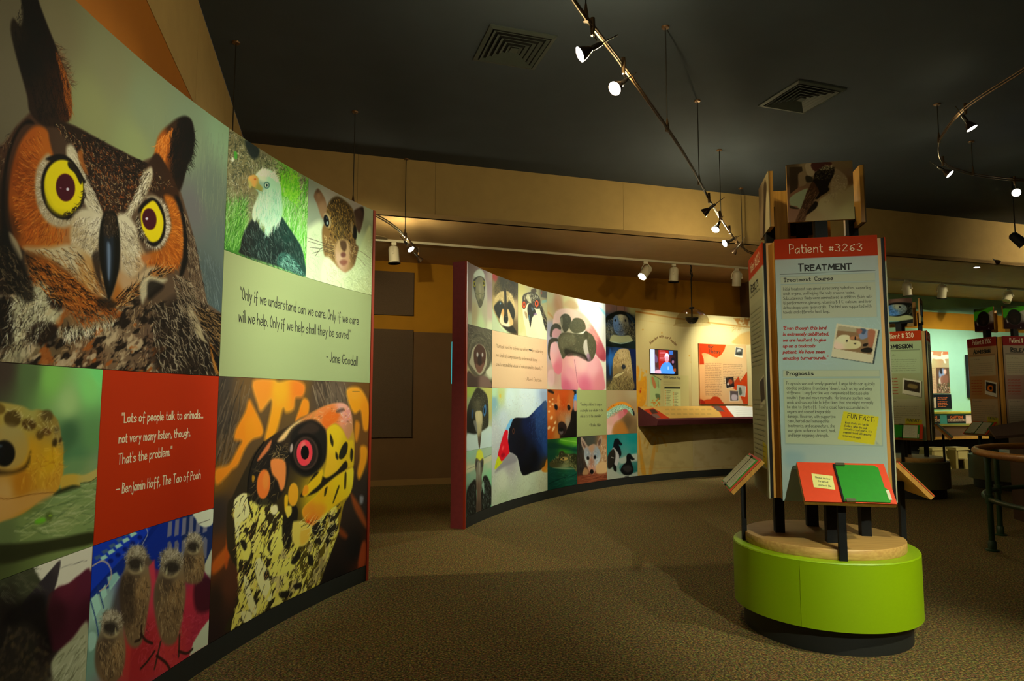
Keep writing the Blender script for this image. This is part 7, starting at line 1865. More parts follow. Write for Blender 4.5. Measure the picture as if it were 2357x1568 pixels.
  ["f",3.6,"c8601c",1,3,[483,56,482,52,478,50,472,49,467,50,463,52,461,56,463,60,467,63,472,64,478,63,482,60]],
  ["f",3.6,"c8601c",1,3,[688,16,687,12,683,9,678,8,672,9,668,12,667,16,669,19,673,22,678,23,683,22,687,19]],
  ["l",9.1,"5a5438",0.7,0,[498,53,573,53]],
  ["l",9.1,"5a5438",0.7,0,[703,12,793,12]],
  ["f",3.6,"c8601c",1,3,[482,27,481,23,477,21,471,20,466,21,462,24,461,27,462,31,466,34,472,35,477,34,481,31]],
  ["f",3.6,"c8601c",1,3,[688,-14,686,-17,682,-20,677,-21,671,-20,668,-17,666,-13,668,-10,672,-7,677,-6,682,-7,686,-10]],
  ["l",9.1,"5a5438",0.7,0,[497,24,611,24]],
  ["l",9.1,"5a5438",0.7,0,[703,-17,762,-17]],
  ["l",7.3,"8a8058",0.6,0,[428,450,869,453]],
  ["l",7.3,"8a8058",0.6,0,[428,429,869,431]],
  ["l",7.3,"8a8058",0.6,0,[427,407,868,409]],
 ],
 'history': [
  ["g",2,[77,1083,"c87c44",1104,1115,"ccac74",279,848,"cca068",1090,703,"d0b07c",259,208,"cc9c64",1070,130,"d0a878",44,-30,"c08048",675,371,"ccaa78"]],
  ["h",5.5,3,1,0,[4,1154,676,1158,635,1053,550,952,435,888,343,914,240,960,116,980,63,962,112,860,120,756,4,753],[75,1003,"a83410",493,1097,"c04414"]],
  ["f",7.2,"b8380c",0.9,0,[1177,638,1084,538,1000,439,963,537,859,438,815,307,953,243,1065,-1,1169,-1]],
  ["f",10.9,"a8300c",0.9,4,[11,-1,130,81,255,96,339,144,462,129,542,48,550,-3]],
  ["f",9.1,"8c2010",0.9,4,[6,96,109,49,107,-2,11,-1]],
  ["f",3.6,"d8ccac",1,0,[626,500,826,519,843,324,650,299]],
  ["f",3.6,"2c2420",1,0,[638,510,838,529,856,334,662,308]],
  ["f",3.6,"d8ccac",1,0,[929,366,1139,343,1112,141,913,162]],
  ["f",3.6,"a8a490",1,0,[918,375,1127,352,1101,151,901,172]],
  ["f",3.6,"d8ccac",1,0,[731,247,955,239,955,57,733,54]],
  ["f",3.6,"584c48",1,0,[744,257,944,248,943,66,746,63]],
  ["f",9.1,"b8542c",0.9,3,[815,431,807,407,787,389,760,382,734,388,715,406,709,430,717,455,737,473,764,479,790,473,808,456]],
  ["f",9.1,"e8dcc8",0.8,3,[734,390,730,375,719,365,705,360,691,364,681,375,677,389,682,404,692,415,707,419,721,415,731,404]],
  ["f",9.0,"3a4434",0.8,4,[966,310,1016,311,1032,197,971,180]],
  ["f",10.8,"c8b8b8",0.8,4,[790,180,911,172,908,83,787,83]],
  ["f",3.6,"d8ccac",1,0,[911,1123,1099,1099,1072,907,876,932]],
  ["f",3.6,"5c5c50",1,0,[918,1110,1087,1088,1070,949,893,961]],
  ["f",10.9,"c8c8bc",0.8,3,[1039,1039,1032,1016,1013,999,989,992,965,997,948,1014,942,1037,949,1060,968,1077,992,1084,1016,1079,1033,1062]],
  ["f",10.9,"24281f",0.7,4,[939,1012,1041,1031,1048,957,927,962]],
 ],
 'shelf': [
  ["g",2,[559,266,"c8a050",1534,383,"cca454",1289,117,"c49c4c",1831,240,"c8a050"]],
  ["f",5.2,"b83a10",1,0,[-206,285,322,402,342,271,348,-16,-145,-118]],
  ["f",5.3,"b83a10",1,0,[1865,502,2217,481,2103,-2,1718,-26,1855,172]],
  ["f",5.3,"dcdcc8",1,0,[2231,499,2980,404,2655,-114,2053,-34]],
  ["f",7.8,"3c3028",0.9,0,[158,340,313,350,248,193,59,176]],
  ["f",7.7,"6c5c50",0.9,0,[16,168,180,173,128,24,-66,6]],
  ["f",8.0,"5c5850",0.9,0,[1907,466,2067,447,2013,220,1841,240]],
  ["f",7.9,"a08848",0.5,0,[592,364,709,372,662,303,548,299]],
  ["f",7.9,"a08848",0.5,0,[746,361,863,369,817,300,703,296]],
  ["f",7.9,"a08848",0.5,0,[900,358,1016,367,971,297,858,292]],
  ["f",8.0,"a08848",0.5,0,[1053,356,1168,364,1124,294,1012,289]],
  ["f",8.0,"a08848",0.5,0,[1206,353,1320,362,1277,291,1165,286]],
  ["f",8.0,"a08848",0.5,0,[1357,351,1471,360,1428,288,1317,284]],
  ["f",8.0,"a08848",0.5,0,[1508,349,1621,357,1579,286,1468,281]],
  ["f",8.0,"a08848",0.5,0,[1658,346,1771,355,1729,283,1619,278]],
  ["f",7.8,"a08848",0.5,0,[411,188,530,195,483,129,367,126]],
  ["f",7.8,"a08848",0.5,0,[568,184,686,191,639,124,524,121]],
  ["f",7.8,"a08848",0.5,0,[724,180,841,187,795,120,681,116]],
  ["f",7.8,"a08848",0.5,0,[879,176,996,183,951,115,836,112]],
  ["f",7.9,"a08848",0.5,0,[1034,172,1150,180,1105,111,992,108]],
  ["f",7.9,"a08848",0.5,0,[1187,169,1303,176,1259,108,1146,104]],
  ["f",7.9,"a08848",0.5,0,[1340,165,1455,173,1412,104,1299,100]],
  ["f",7.9,"a08848",0.5,0,[1492,162,1607,170,1564,100,1452,96]],
  ["l",10.6,"a8ac9c",0.6,0,[2388,337,2881,297]],
  ["l",10.6,"a8ac9c",0.6,0,[2326,261,2822,220]],
  ["l",10.5,"a8ac9c",0.6,0,[2264,185,2763,143]],
  ["l",10.5,"a8ac9c",0.6,0,[2201,111,2703,68]],
  ["l",10.4,"a8ac9c",0.6,0,[2138,38,2642,-6]],
 ],
}
TEXTS = {
 'owl': [
 ],
 'eagle': [
 ],
 'squirrel': [
 ],
 'quote_green': [
  ["\"Only if we understand can we care. Only if we care",178.9,476.1,1619.8,469.9,73.8,6.43,"k",{}],
  ["will we help. Only if we help shall they be saved.\"",174.5,337.3,1517.7,343.6,72.8,6.35,"k",{}],
  ["- Jane Goodall",1204.9,149.5,1614.5,135.2,74.8,7.09,"k",{}],
 ],
 'quote_red': [
  ["\"Lots of people talk to animals...",149.8,510.8,811.6,511.4,43.1,5.53,"w",{}],
  ["not very many listen, though.",136.0,420.6,701.3,418.2,42.2,5.4,"w",{}],
  ["That's the problem.\"",141.0,326.0,551.9,330.3,45.4,5.27,"w",{}],
  ["_ Benjamin Hoff, The Tao of Pooh",133.9,195.1,811.3,183.2,44.7,5.19,"w",{}],
 ],
 'seaturtle': [
 ],
 'darkbird': [
 ],
 'owlets': [
 ],
 'boxturtle': [
 ],
 'booby': [
 ],
 'raccoon': [
 ],
 'osprey': [
 ],
 'snake': [
 ],
 'quote_pink': [
  ["\"Our task must be to free ourselves",125.6,525.0,1083.8,535.9,46.5,4.44,"b",{}],
  ["_",1107.2,533.0,1177.5,531.5,57.5,14.36,"k",{}],
  ["by widening",1206.8,533.2,1515.1,532.1,49.9,4.54,"b",{}],
  ["our circle of compassion to embrace all living",120.7,410.3,1340.7,402.3,47.0,4.45,"b",{}],
  ["creatures and the whole of nature and its beauty.\"",118.8,289.7,1496.8,286.8,47.2,4.46,"b",{}],
  ["- Albert Einstein",995.9,116.3,1467.3,106.3,51.8,4.5,"b",{}],
 ],
 'hand': [
 ],
 'tortoise': [
 ],
 'eaglet': [
 ],
 'cormorant': [
 ],
 'pelican': [
 ],
 'gallinule': [
 ],
 'fawn': [
 ],
 'quote_sage': [
  ["\"Teaching a child not to step on",101.6,492.8,698.9,487.8,44.7,4.5,"k",{}],
  ["a caterpillar is as valuable to the",100.5,397.3,731.5,392.0,44.7,4.5,"k",{}],
  ["child as it is to the caterpillar.\"",99.3,304.0,689.0,297.5,44.6,4.49,"k",{}],
  ["_ Bradley Miller",343.4,155.4,662.6,145.6,44.8,4.49,"k",{}],
 ],
 'caterpillar': [
 ],
 'gator': [
 ],
 'coyote': [
 ],
 'ducks': [
 ],
 'treatment': [
  ["Patient",89.2,1556.5,285.2,1558.1,59.6,4.08,"w",{}],
  ["#",323.1,1566.1,347.3,1565.0,27.8,3.46,"w",{}],
  ["3263",359.8,1559.6,514.1,1557.5,45.6,3.43,"w",{}],
  ["TREATMENT",140.6,1442.8,448.8,1442.9,43.3,8.64,"k",{"sc_caps":True}],
  ["Treatment Course",47.2,1374.5,334.8,1377.6,24.1,3.77,"k",{"serif":True}],
  ["Initial treatment was aimed at restoring hydration, supporting",43.8,1320.5,553.9,1315.6,19.2,1.95,"g",{}],
  ["weak organs, and helping the body process toxins.",42.9,1290.5,461.1,1287.1,19.2,1.96,"g",{}],
  ["Subcutaneous fluids were administered; in addition, fluids with",41.9,1260.5,559.5,1257.1,19.1,1.95,"g",{}],
  ["Qi performance, ginseng, vitamins B & C, calcium, and liver",41.0,1230.6,554.5,1227.9,19.1,1.95,"g",{}],
  ["detox drops were given orally.  The bird was supported with",40.0,1200.6,552.2,1198.8,19.1,1.94,"g",{}],
  ["towels and offered a heat lamp.",39.1,1170.8,311.8,1170.2,19.2,1.96,"g",{}],
  ["\"Even though this bird",34.2,1068.7,286.1,1066.2,20.9,4.14,"r",{"shear":0.2}],
  ["is extremely debilitated,",33.0,1030.6,301.1,1028.3,20.9,4.14,"r",{"shear":0.2}],
  ["we are hesitant to give",31.8,992.5,282.2,991.0,20.8,4.13,"r",{"shear":0.2}],
  ["up on a toxicosis",30.5,954.5,218.4,954.3,20.8,4.14,"r",{"shear":0.2}],
  ["patient. We have seen",29.4,916.5,271.9,916.0,20.8,4.13,"r",{"shear":0.2}],
  ["amazing turnarounds.\"",28.2,878.6,289.1,878.4,20.7,4.12,"r",{"shear":0.2}],
  ["Prognosis",42.2,780.3,199.3,780.8,22.5,4.24,"k",{"serif":True}],
  ["Prognosis was extremely guarded.  Large birds can quickly",43.8,720.0,551.8,715.3,19.8,1.91,"g",{}],
  ["develop problems from being \"down\", such as leg and wing",43.8,690.5,532.1,686.6,19.8,1.91,"g",{}],
  ["stiffness.  Lung function was compromised because she",43.8,660.9,513.5,657.9,19.8,1.91,"g",{}],
  ["couldn't flap and move normally.  Her immune system was",43.8,631.4,521.3,629.1,19.7,1.91,"g",{}],
  ["weak and susceptible to infections that she might normally",43.8,601.9,538.0,600.2,19.7,1.9,"g",{}],
  ["be able to fight off.  Toxins could have accumulated in",43.8,572.5,511.1,571.6,19.7,1.9,"g",{}],
  ["organs and caused irreparable",43.8,543.1,292.4,543.0,19.8,1.92,"g",{}],
  ["damage.  However, with supportive",43.8,513.7,321.0,514.0,19.8,1.91,"g",{}],
  ["care, herbal and homeopathic",43.8,484.4,285.7,485.0,19.8,1.91,"g",{}],
  ["treatments, and acupuncture, she",43.8,455.1,314.3,456.1,19.7,1.91,"g",{}],
  ["was given a chance to rest, heal,",43.8,425.9,317.8,427.3,19.7,1.91,"g",{}],
  ["and begin regaining strength.",43.8,396.6,275.6,398.2,19.7,1.91,"g",{}],
  ["FUN FACT:",389.4,515.7,539.0,490.3,28.0,2.92,"k",{}],
  ["Wood storks are tactile",374.4,481.4,506.2,467.0,13.4,1.52,"g",{}],
  ["feeders; when the beak",370.3,461.8,497.6,446.9,13.4,1.52,"g",{}],
  ["contacts a food source, it is",366.1,442.2,522.5,427.2,13.4,1.52,"g",{}],
  ["snapped closed with amazing",362.0,422.7,518.3,407.2,13.4,1.52,"g",{}],
  ["speed and strength.",357.8,403.1,460.4,386.4,13.4,1.52,"g",{}],
 ],
 'panel_plain': [
 ],
 'panel_side': [
  ["Patient # 3263",80.0,1545.0,500.0,1545.0,70.0,6.0,"w",{}],
  ["RESULTS",90.0,1395.0,420.0,1395.0,60.0,12.0,"k",{"sc_caps":True}],
 ],
 'admission_green': [
  ["Patient # 330",120.0,1550.0,500.0,1550.0,75.0,7.5,"w",{}],
  ["ADMISSION",130.0,1392.0,480.0,1392.0,70.0,15.0,"k",{"sc_caps":True}],
  ["FUN FACT:",365.0,285.0,530.0,272.0,40.0,6.0,"g",{}],
 ],
 'admission_tan': [
  ["Patient # 3506",120.0,1550.0,500.0,1550.0,75.0,7.5,"w",{}],
  ["ADMISSION",130.0,1392.0,480.0,1392.0,70.0,15.0,"k",{"sc_caps":True}],
  ["FUN FACT:",365.0,285.0,530.0,272.0,40.0,6.0,"g",{}],
 ],
 'release': [
  ["Patient # 3506",120.0,1550.0,500.0,1550.0,75.0,7.5,"w",{}],
  ["RELEASE",130.0,1392.0,480.0,1392.0,70.0,15.0,"k",{"sc_caps":True}],
  ["FUN FACT:",365.0,285.0,530.0,272.0,40.0,6.0,"g",{}],
 ],
 'stork': [
 ],
 'stork_side': [
 ],
 'board_plain': [
 ],
 'tortoise_small': [
 ],
 'bird_black': [
 ],
 'lizard_poster': [
 ],
 'black_board': [
 ],
 'blue_tv': [
 ],
 'history_left': [
  ["Interview",388.5,2331.7,595.6,2461.2,51.9,9.15,"b",{}],
  ["with our",624.2,2468.8,867.5,2456.6,52.6,9.17,"b",{}],
  ["Founder",888.8,2442.1,1071.1,2325.6,56.2,9.17,"b",{}],
 ],
 'history_right': [
 ],
 'tv': [
 ],
 'map': [
  ["CROW Campus Map",429.9,518.6,866.4,507.3,43.1,6.19,"g",{}],
 ],
 'history': [
  ["Our",233.6,1078.6,360.3,1076.4,61.4,10.99,"k",{}],
  ["History",266.1,983.0,530.4,974.7,68.0,10.98,"k",{}],
 ],
 'shelf': [
  ["Our Mission",2182.8,375.0,2238.7,130.8,89.1,10.58,"g",{}],
 ],
}

# ================================================================== curved display walls
WA = Curve((5.191, 2.713), 6.967, math.atan2(1.4 - 2.713, -1.65 - 5.191) + 2 * PI)
WB = Curve((7.371, 5.13), 8.293, 2.838)
ZR = (0.125, 0.87, 1.615, 2.355, 3.09)

def arc_slab(surf, s0, s1, z0, z1, o0, o1, step=0.12):
    """curved slab between offsets o0 (back) and o1 (front)"""
    n = max(2, int((s1 - s0) / step) + 1)
    S = np.linspace(s0, s1, n)
    V, Fc = [], []
    for s in S:
        for o, z in ((o0, z0), (o1, z0), (o1, z1), (o0, z1)):
            V.append(surf(s, z, o))
    for i in range(n - 1):
        for j in range(4):
            a, b = i * 4 + j, i * 4 + (j + 1) % 4
            Fc.append((a, a + 4, b + 4, b))
    Fc += [(0, 1, 2, 3), tuple(reversed(range(n * 4 - 4, n * 4)))]
    return MB().add(V, Fc)

INKS = {'k': PRINT_BLACK, 'w': PRINT_WHITE, 'r': PRINT_RED, 'b': PRINT_BROWN, 'g': PRINT_GREY, 'o': PRINT_ORANGE}

wa = empty('display_wall', tuple(WA(2.4, 0.0)), 0, 'tall curved display wall with the giant owl photograph', 'display wall', 'curved photo display walls')
arc_slab(WA, 0.45, 4.19, 0.0, 3.088, -0.12, -0.001).build('core', MAROON, wa, world=True)
arc_slab(WA, 0.45, 4.174, 0.0, 0.122, 0.0, 0.010).build('toe_kick', DARK, wa, world=True)
arc_slab(WA, 4.176, 4.205, 0.0, 3.09, -0.12, 0.016).build('end_trim', RED_TRIM, wa, world=True)
wbt = empty('display_wall', tuple(WB(3.9, 0.0)), 0, 'long curved display wall of animal photographs and history board', 'display wall', 'curved photo display walls')
arc_slab(WB, 0.0, 7.88, 0.0, 3.088, -0.15, -0.001).build('core', MAROON, wbt, world=True)
arc_slab(WB, 0.02, 7.88, 0.0, 0.122, 0.0, 0.010).build('toe_kick', DARK, wbt, world=True)
arc_slab(WB, -0.022, 0.012, 0.0, 3.092, -0.005, 0.018).build('end_trim', RED_TRIM, wbt, world=True)
arc_slab(WB, -0.020, 0.0, 0.0, 3.092, -0.16, -0.005).build('end_face', MAROON, wbt, world=True)

def panels(wall, surf, spec):
    for key, s0, s1, z0, z1, dx, dz, gain, lab in spec:
        g = 0.0012
        o = print_panel(wall, 'photo_panel' if key in PHOTO else 'text_panel', surf, s0 + g, s1 - g, z0 + g, z1 - g, ART.get(key, [['g', 1, [0, 0, '808080']]]), dx, dz, gain, lab)
        by = {}
        for t, x0, y0, x1, y1, h, w, ink, kw in TEXTS.get(key, ()):
            by.setdefault(ink, []).append((t, s0 + x0 / 1000, z0 + y0 / 1000, s0 + x1 / 1000, z0 + y1 / 1000, h / 1000, w / 1000, kw))
        for ink, items in by.items():
            mb = MB()
            for t, x0, y0, x1, y1, h, w, kw in items:
                letter(mb, surf, t, x0, y0, x1, y1, h, w, 0.0128, **kw)
            lx, ly, lz = wall.location
            mb.v = [(x - lx, y - ly, z - lz) for x, y, z in mb.v]
            mb.build('lettering', INKS[ink], o)
A1, A2, A3, A4, A5 = 0.507, 1.428, 2.377, 3.293, 4.172
PHOTO = {'owl', 'eagle', 'squirrel', 'seaturtle', 'boxturtle', 'owlets', 'darkbird', 'booby', 'raccoon', 'osprey', 'snake', 'hand', 'tortoise', 'eaglet', 'cormorant', 'gallinule', 'fawn', 'caterpillar', 'pelican', 'gator', 'coyote', 'ducks'}
panels(wa, WA, [
    ('owl', A1, A3, ZR[2], ZR[4], 4.0, 2.7, 1.0, 'great horned owl portrait panel'),
    ('eagle', A3, A4, ZR[3], ZR[4], 4.5, 3.0, 1.0, 'bald eagle photo panel'),
    ('squirrel', A4, A5, ZR[3], ZR[4], 4.5, 3.2, 1.0, 'grey squirrel face photo panel'),
    ('quote_green', A3, A5, ZR[2], ZR[3], 60, 60, 1.0, 'sage green panel with a handwritten quotation'),
    ('seaturtle', A1, A2, ZR[1], ZR[2], 5.0, 3.5, 1.0, 'yellow sea turtle hatchling photo panel'),
    ('quote_red', A2, A3, ZR[1], ZR[2], 60, 60, 1.0, 'red panel with a white handwritten quotation'),
    ('darkbird', A1, A2, ZR[0], ZR[1], 6.0, 5.0, 1.0, 'dark scaly animal photo panel'),
    ('owlets', A2, A3, ZR[0], ZR[1], 4.5, 3.2, 1.0, 'four downy owlets in a blue basket photo panel'),
    ('boxturtle', A3, A5, ZR[0], ZR[2], 4.5, 3.0, 1.75, 'red-eyed box turtle photo panel'),
])
BC = (0.016, 0.805, 1.585, 2.445, 3.278, 4.105, 4.922)
panels(wbt, WB, [
    ('booby', BC[0], BC[1], ZR[3], ZR[4], 9, 6, 1.0, 'white seabird facing front photo panel'),
    ('raccoon', BC[1], BC[2], ZR[3], ZR[4], 9, 6, 1.0, 'raccoon face photo panel'),
    ('osprey', BC[2], BC[3], ZR[3], ZR[4], 9, 6, 1.0, 'orange-eyed osprey photo panel'),
    ('hand', BC[3], BC[5], ZR[2], ZR[4], 9, 7, 1.0, 'baby animals cupped in a pink hand photo panel'),
    ('tortoise', BC[5], BC[6], ZR[3], ZR[4], 9, 7, 1.0, 'blue-grey tortoise photo panel'),
    ('snake', BC[0], BC[1], ZR[2], ZR[3], 9, 6, 1.0, 'open-mouthed brown animal photo panel'),
    ('quote_pink', BC[1], BC[3], ZR[2], ZR[3], 80, 80, 1.0, 'pink panel with a handwritten quotation'),
    ('eaglet', BC[5], BC[6], ZR[2], ZR[3], 9, 7, 1.0, 'fluffy eaglet photo panel'),
    ('cormorant', BC[0], BC[1], ZR[1], ZR[2], 9, 6, 1.0, 'dark bird with long pale bill photo panel'),
    ('gallinule', BC[1], BC[3], ZR[0], ZR[2], 9, 7, 1.0, 'blue bird with red and yellow beak on white towel photo panel'),
    ('fawn', BC[3], BC[4], ZR[1], ZR[2], 9, 7, 1.0, 'spotted fawn photo panel'),
    ('quote_sage', BC[4], BC[5], ZR[1], ZR[2], 80, 80, 1.0, 'small sage panel with a handwritten quotation'),
    ('caterpillar', BC[5], BC[6], ZR[1], ZR[2], 9, 7, 1.0, 'caterpillar on a fingertip photo panel'),
    ('pelican', BC[0], BC[1], ZR[0], ZR[1], 9, 6, 1.0, 'pelican photo panel'),
    ('gator', BC[3], BC[4], ZR[0], ZR[1], 9, 7, 1.0, 'young alligator in green water photo panel'),
    ('coyote', BC[4], BC[5], ZR[0], ZR[1], 9, 7, 1.0, 'coyote pup photo panel'),
    ('ducks', BC[5], BC[6], ZR[0], ZR[1], 9, 7, 1.0, 'two black and white ducks photo panel'),
    ('history_left', BC[6], 6.36, ZR[0], ZR[4], 16, 12, 1.0, 'aged parchment panel with lettering arch'),
    ('history_right', 6.36, 7.87, ZR[0], ZR[4], 16, 12, 1.0, 'aged parchment panel behind the history board'),
])
# video screen, map sheet and history board on the parchment panels
def wall_board(key, s0, s1, z0, z1, off, th, dx, dz, name, lab, gain=1.0):
    o = print_panel(wbt, name, WB, s0, s1, z0, z1, ART[key], dx, dz, gain, lab, off=off, thick=th)
    by = {}
    for t, x0, y0, x1, y1, h, w, ink, kw in TEXTS.get(key, ()):
        by.setdefault(ink, []).append((t, s0 + x0 / 1000, z0 + y0 / 1000, s0 + x1 / 1000, z0 + y1 / 1000, h / 1000, w / 1000, kw))
    for ink, items in by.items():
        mb = MB()
        for t, x0, y0, x1, y1, h, w, kw in items:
            letter(mb, WB, t, x0, y0, x1, y1, h, w, off + 0.001, **kw)
        lx, ly, lz = wbt.location
        mb.v = [(x - lx, y - ly, z - lz) for x, y, z in mb.v]
        mb.build('lettering', INKS[ink], o)
    return o
SCREEN = bpy.data.materials.new('lit_video_screen')
SCREEN.use_nodes = True
_n = SCREEN.node_tree
_a = _n.nodes.new('ShaderNodeVertexColor'); _a.layer_name = 'ink'
_p = _n.nodes['Principled BSDF']
_p.inputs['Base Color'].default_value = (0.01, 0.01, 0.01, 1)
_p.inputs['Roughness'].default_value = 0.25
_n.links.new(_a.outputs['Color'], _p.inputs['Emission Color'])
_p.inputs['Emission Strength'].default_value = 0.9
tv = wall_board('tv', 5.29, 6.002, 1.93, 2.365, 0.030, 0.02, 7, 7, 'video_screen', 'glowing video screen')
tv.data.materials[0] = SCREEN
arc_slab(WB, 5.28, 6.012, 1.915, 2.375, 0.0115, 0.024).build('screen_bezel', BLACK, wbt, world=True)
mp = wall_board('map', 5.20, 6.28, 1.33, 1.905, 0.020, 0.008, 9, 9, 'map_sheet', 'campus map sheet with a yellow key')
hb = wall_board('history', 6.54, 7.71, 1.37, 2.525, 0.045, 0.03, 7, 7, 'history_board', 'orange and cream history board')
def greek_on(obj, parent, surf, rows, ink, off, name='body_text'):
    mb = MB()
    for i, (x0, y0, x1, h, w) in enumerate(rows):
        greek(mb, surf, x0, y0, x1, h, w, off, i + 3)
    if parent is not None:
        lx, ly, lz = parent.location
        mb.v = [(x - lx, y - ly, z - lz) for x, y, z in mb.v]
    b = mb.build(name, ink, obj)
    b['kind'] = 'stuff'
    return b
rows = [(6.68, 2.14 - i * 0.0335, 7.085 - (0.04 if i % 4 == 3 else 0), 0.021, 0.006) for i in range(19)]
rows += [(7.13, 2.13 - i * 0.0335, 7.62 - (0.2 if i == 11 else 0.02 * (i % 3)), 0.021, 0.006) for i in range(12)]
greek_on(hb, wbt, WB, rows, mat('dark_brown_small_print', '#4a3020', 0.8), 0.0465)

# reading shelf that curves out from the history wall
n = 40
S = np.linspace(4.95, 7.86, n)
V, Fc = [], []
prof = [(0.013, 1.335), (0.44, 1.13), (0.455, 1.10), (0.43, 1.015), (0.013, 0.985)]
for s in S:
    for o, z in prof:
        V.append(WB(s, z, o))
for i in range(n - 1):
    for j in range(5):
        a, b = i * 5 + j, i * 5 + (j + 1) % 5
        Fc.append((a, b, b + 5, a + 5))
Fc += [(4, 3, 2, 1, 0), tuple(range((n - 1) * 5, n * 5))]
shelf = MB().add(V, Fc).build('reading_shelf', mat('dark_maroon_laminate', '#4a1c22', 0.45), wbt, world=True)
class Slope:
    """sloping top of the reading shelf: arc length and distance up the slope"""
    world = True
    def __call__(self, s, z, off=0.0):
        z = np.asarray(z, float)
        q = WB(s, 1.13 + (1.335 - 1.13) * z / 0.47 + off, 0.435 - 0.42 * z / 0.47)
        return q
SH = Slope()
sv = print_panel(wbt, 'shelf_print', SH, 4.96, 7.85, 0.0, 0.46, ART['shelf'], 14, 12, 0.65, 'printed shelf top with orange ends', off=0.003, thick=0.002)

# slim kiosk monitor fixed behind the end of the animal photo wall
km = empty('wall_monitor', (-0.93, 8.35, 0), 0, 'dark monitor with glowing cyan edge behind photo wall end', 'monitor')
uu, vv = np.array((0.33, 0.944, 0)), np.array((-0.944, 0.33, 0))
MB().bar(np.array((-0.675, 8.1, 1.58)), uu * 1.0, vv * 0.07, (0, 0, 1.0)).build('housing', mat('dark_monitor_shell', '#2a2420', 0.5), km, world=True)
MB().bar(np.array((-0.738, 8.085, 1.66)), uu * 0.9, vv * 0.012, (0, 0, 0.52)).build('screen', SCREEN_CYAN, km, world=True)

# ================================================================== patient kiosks
def face_frame(k):
    a = k * PI / 2
    n = np.array((math.sin(a), -math.cos(a), 0.0))
    t = np.array((math.cos(a), math.sin(a), 0.0))
    return n, t
Z3 = np.array((0, 0, 1.0))
PW, PZ0, PZ1, PD = 0.302, 0.86, 2.513, 0.37

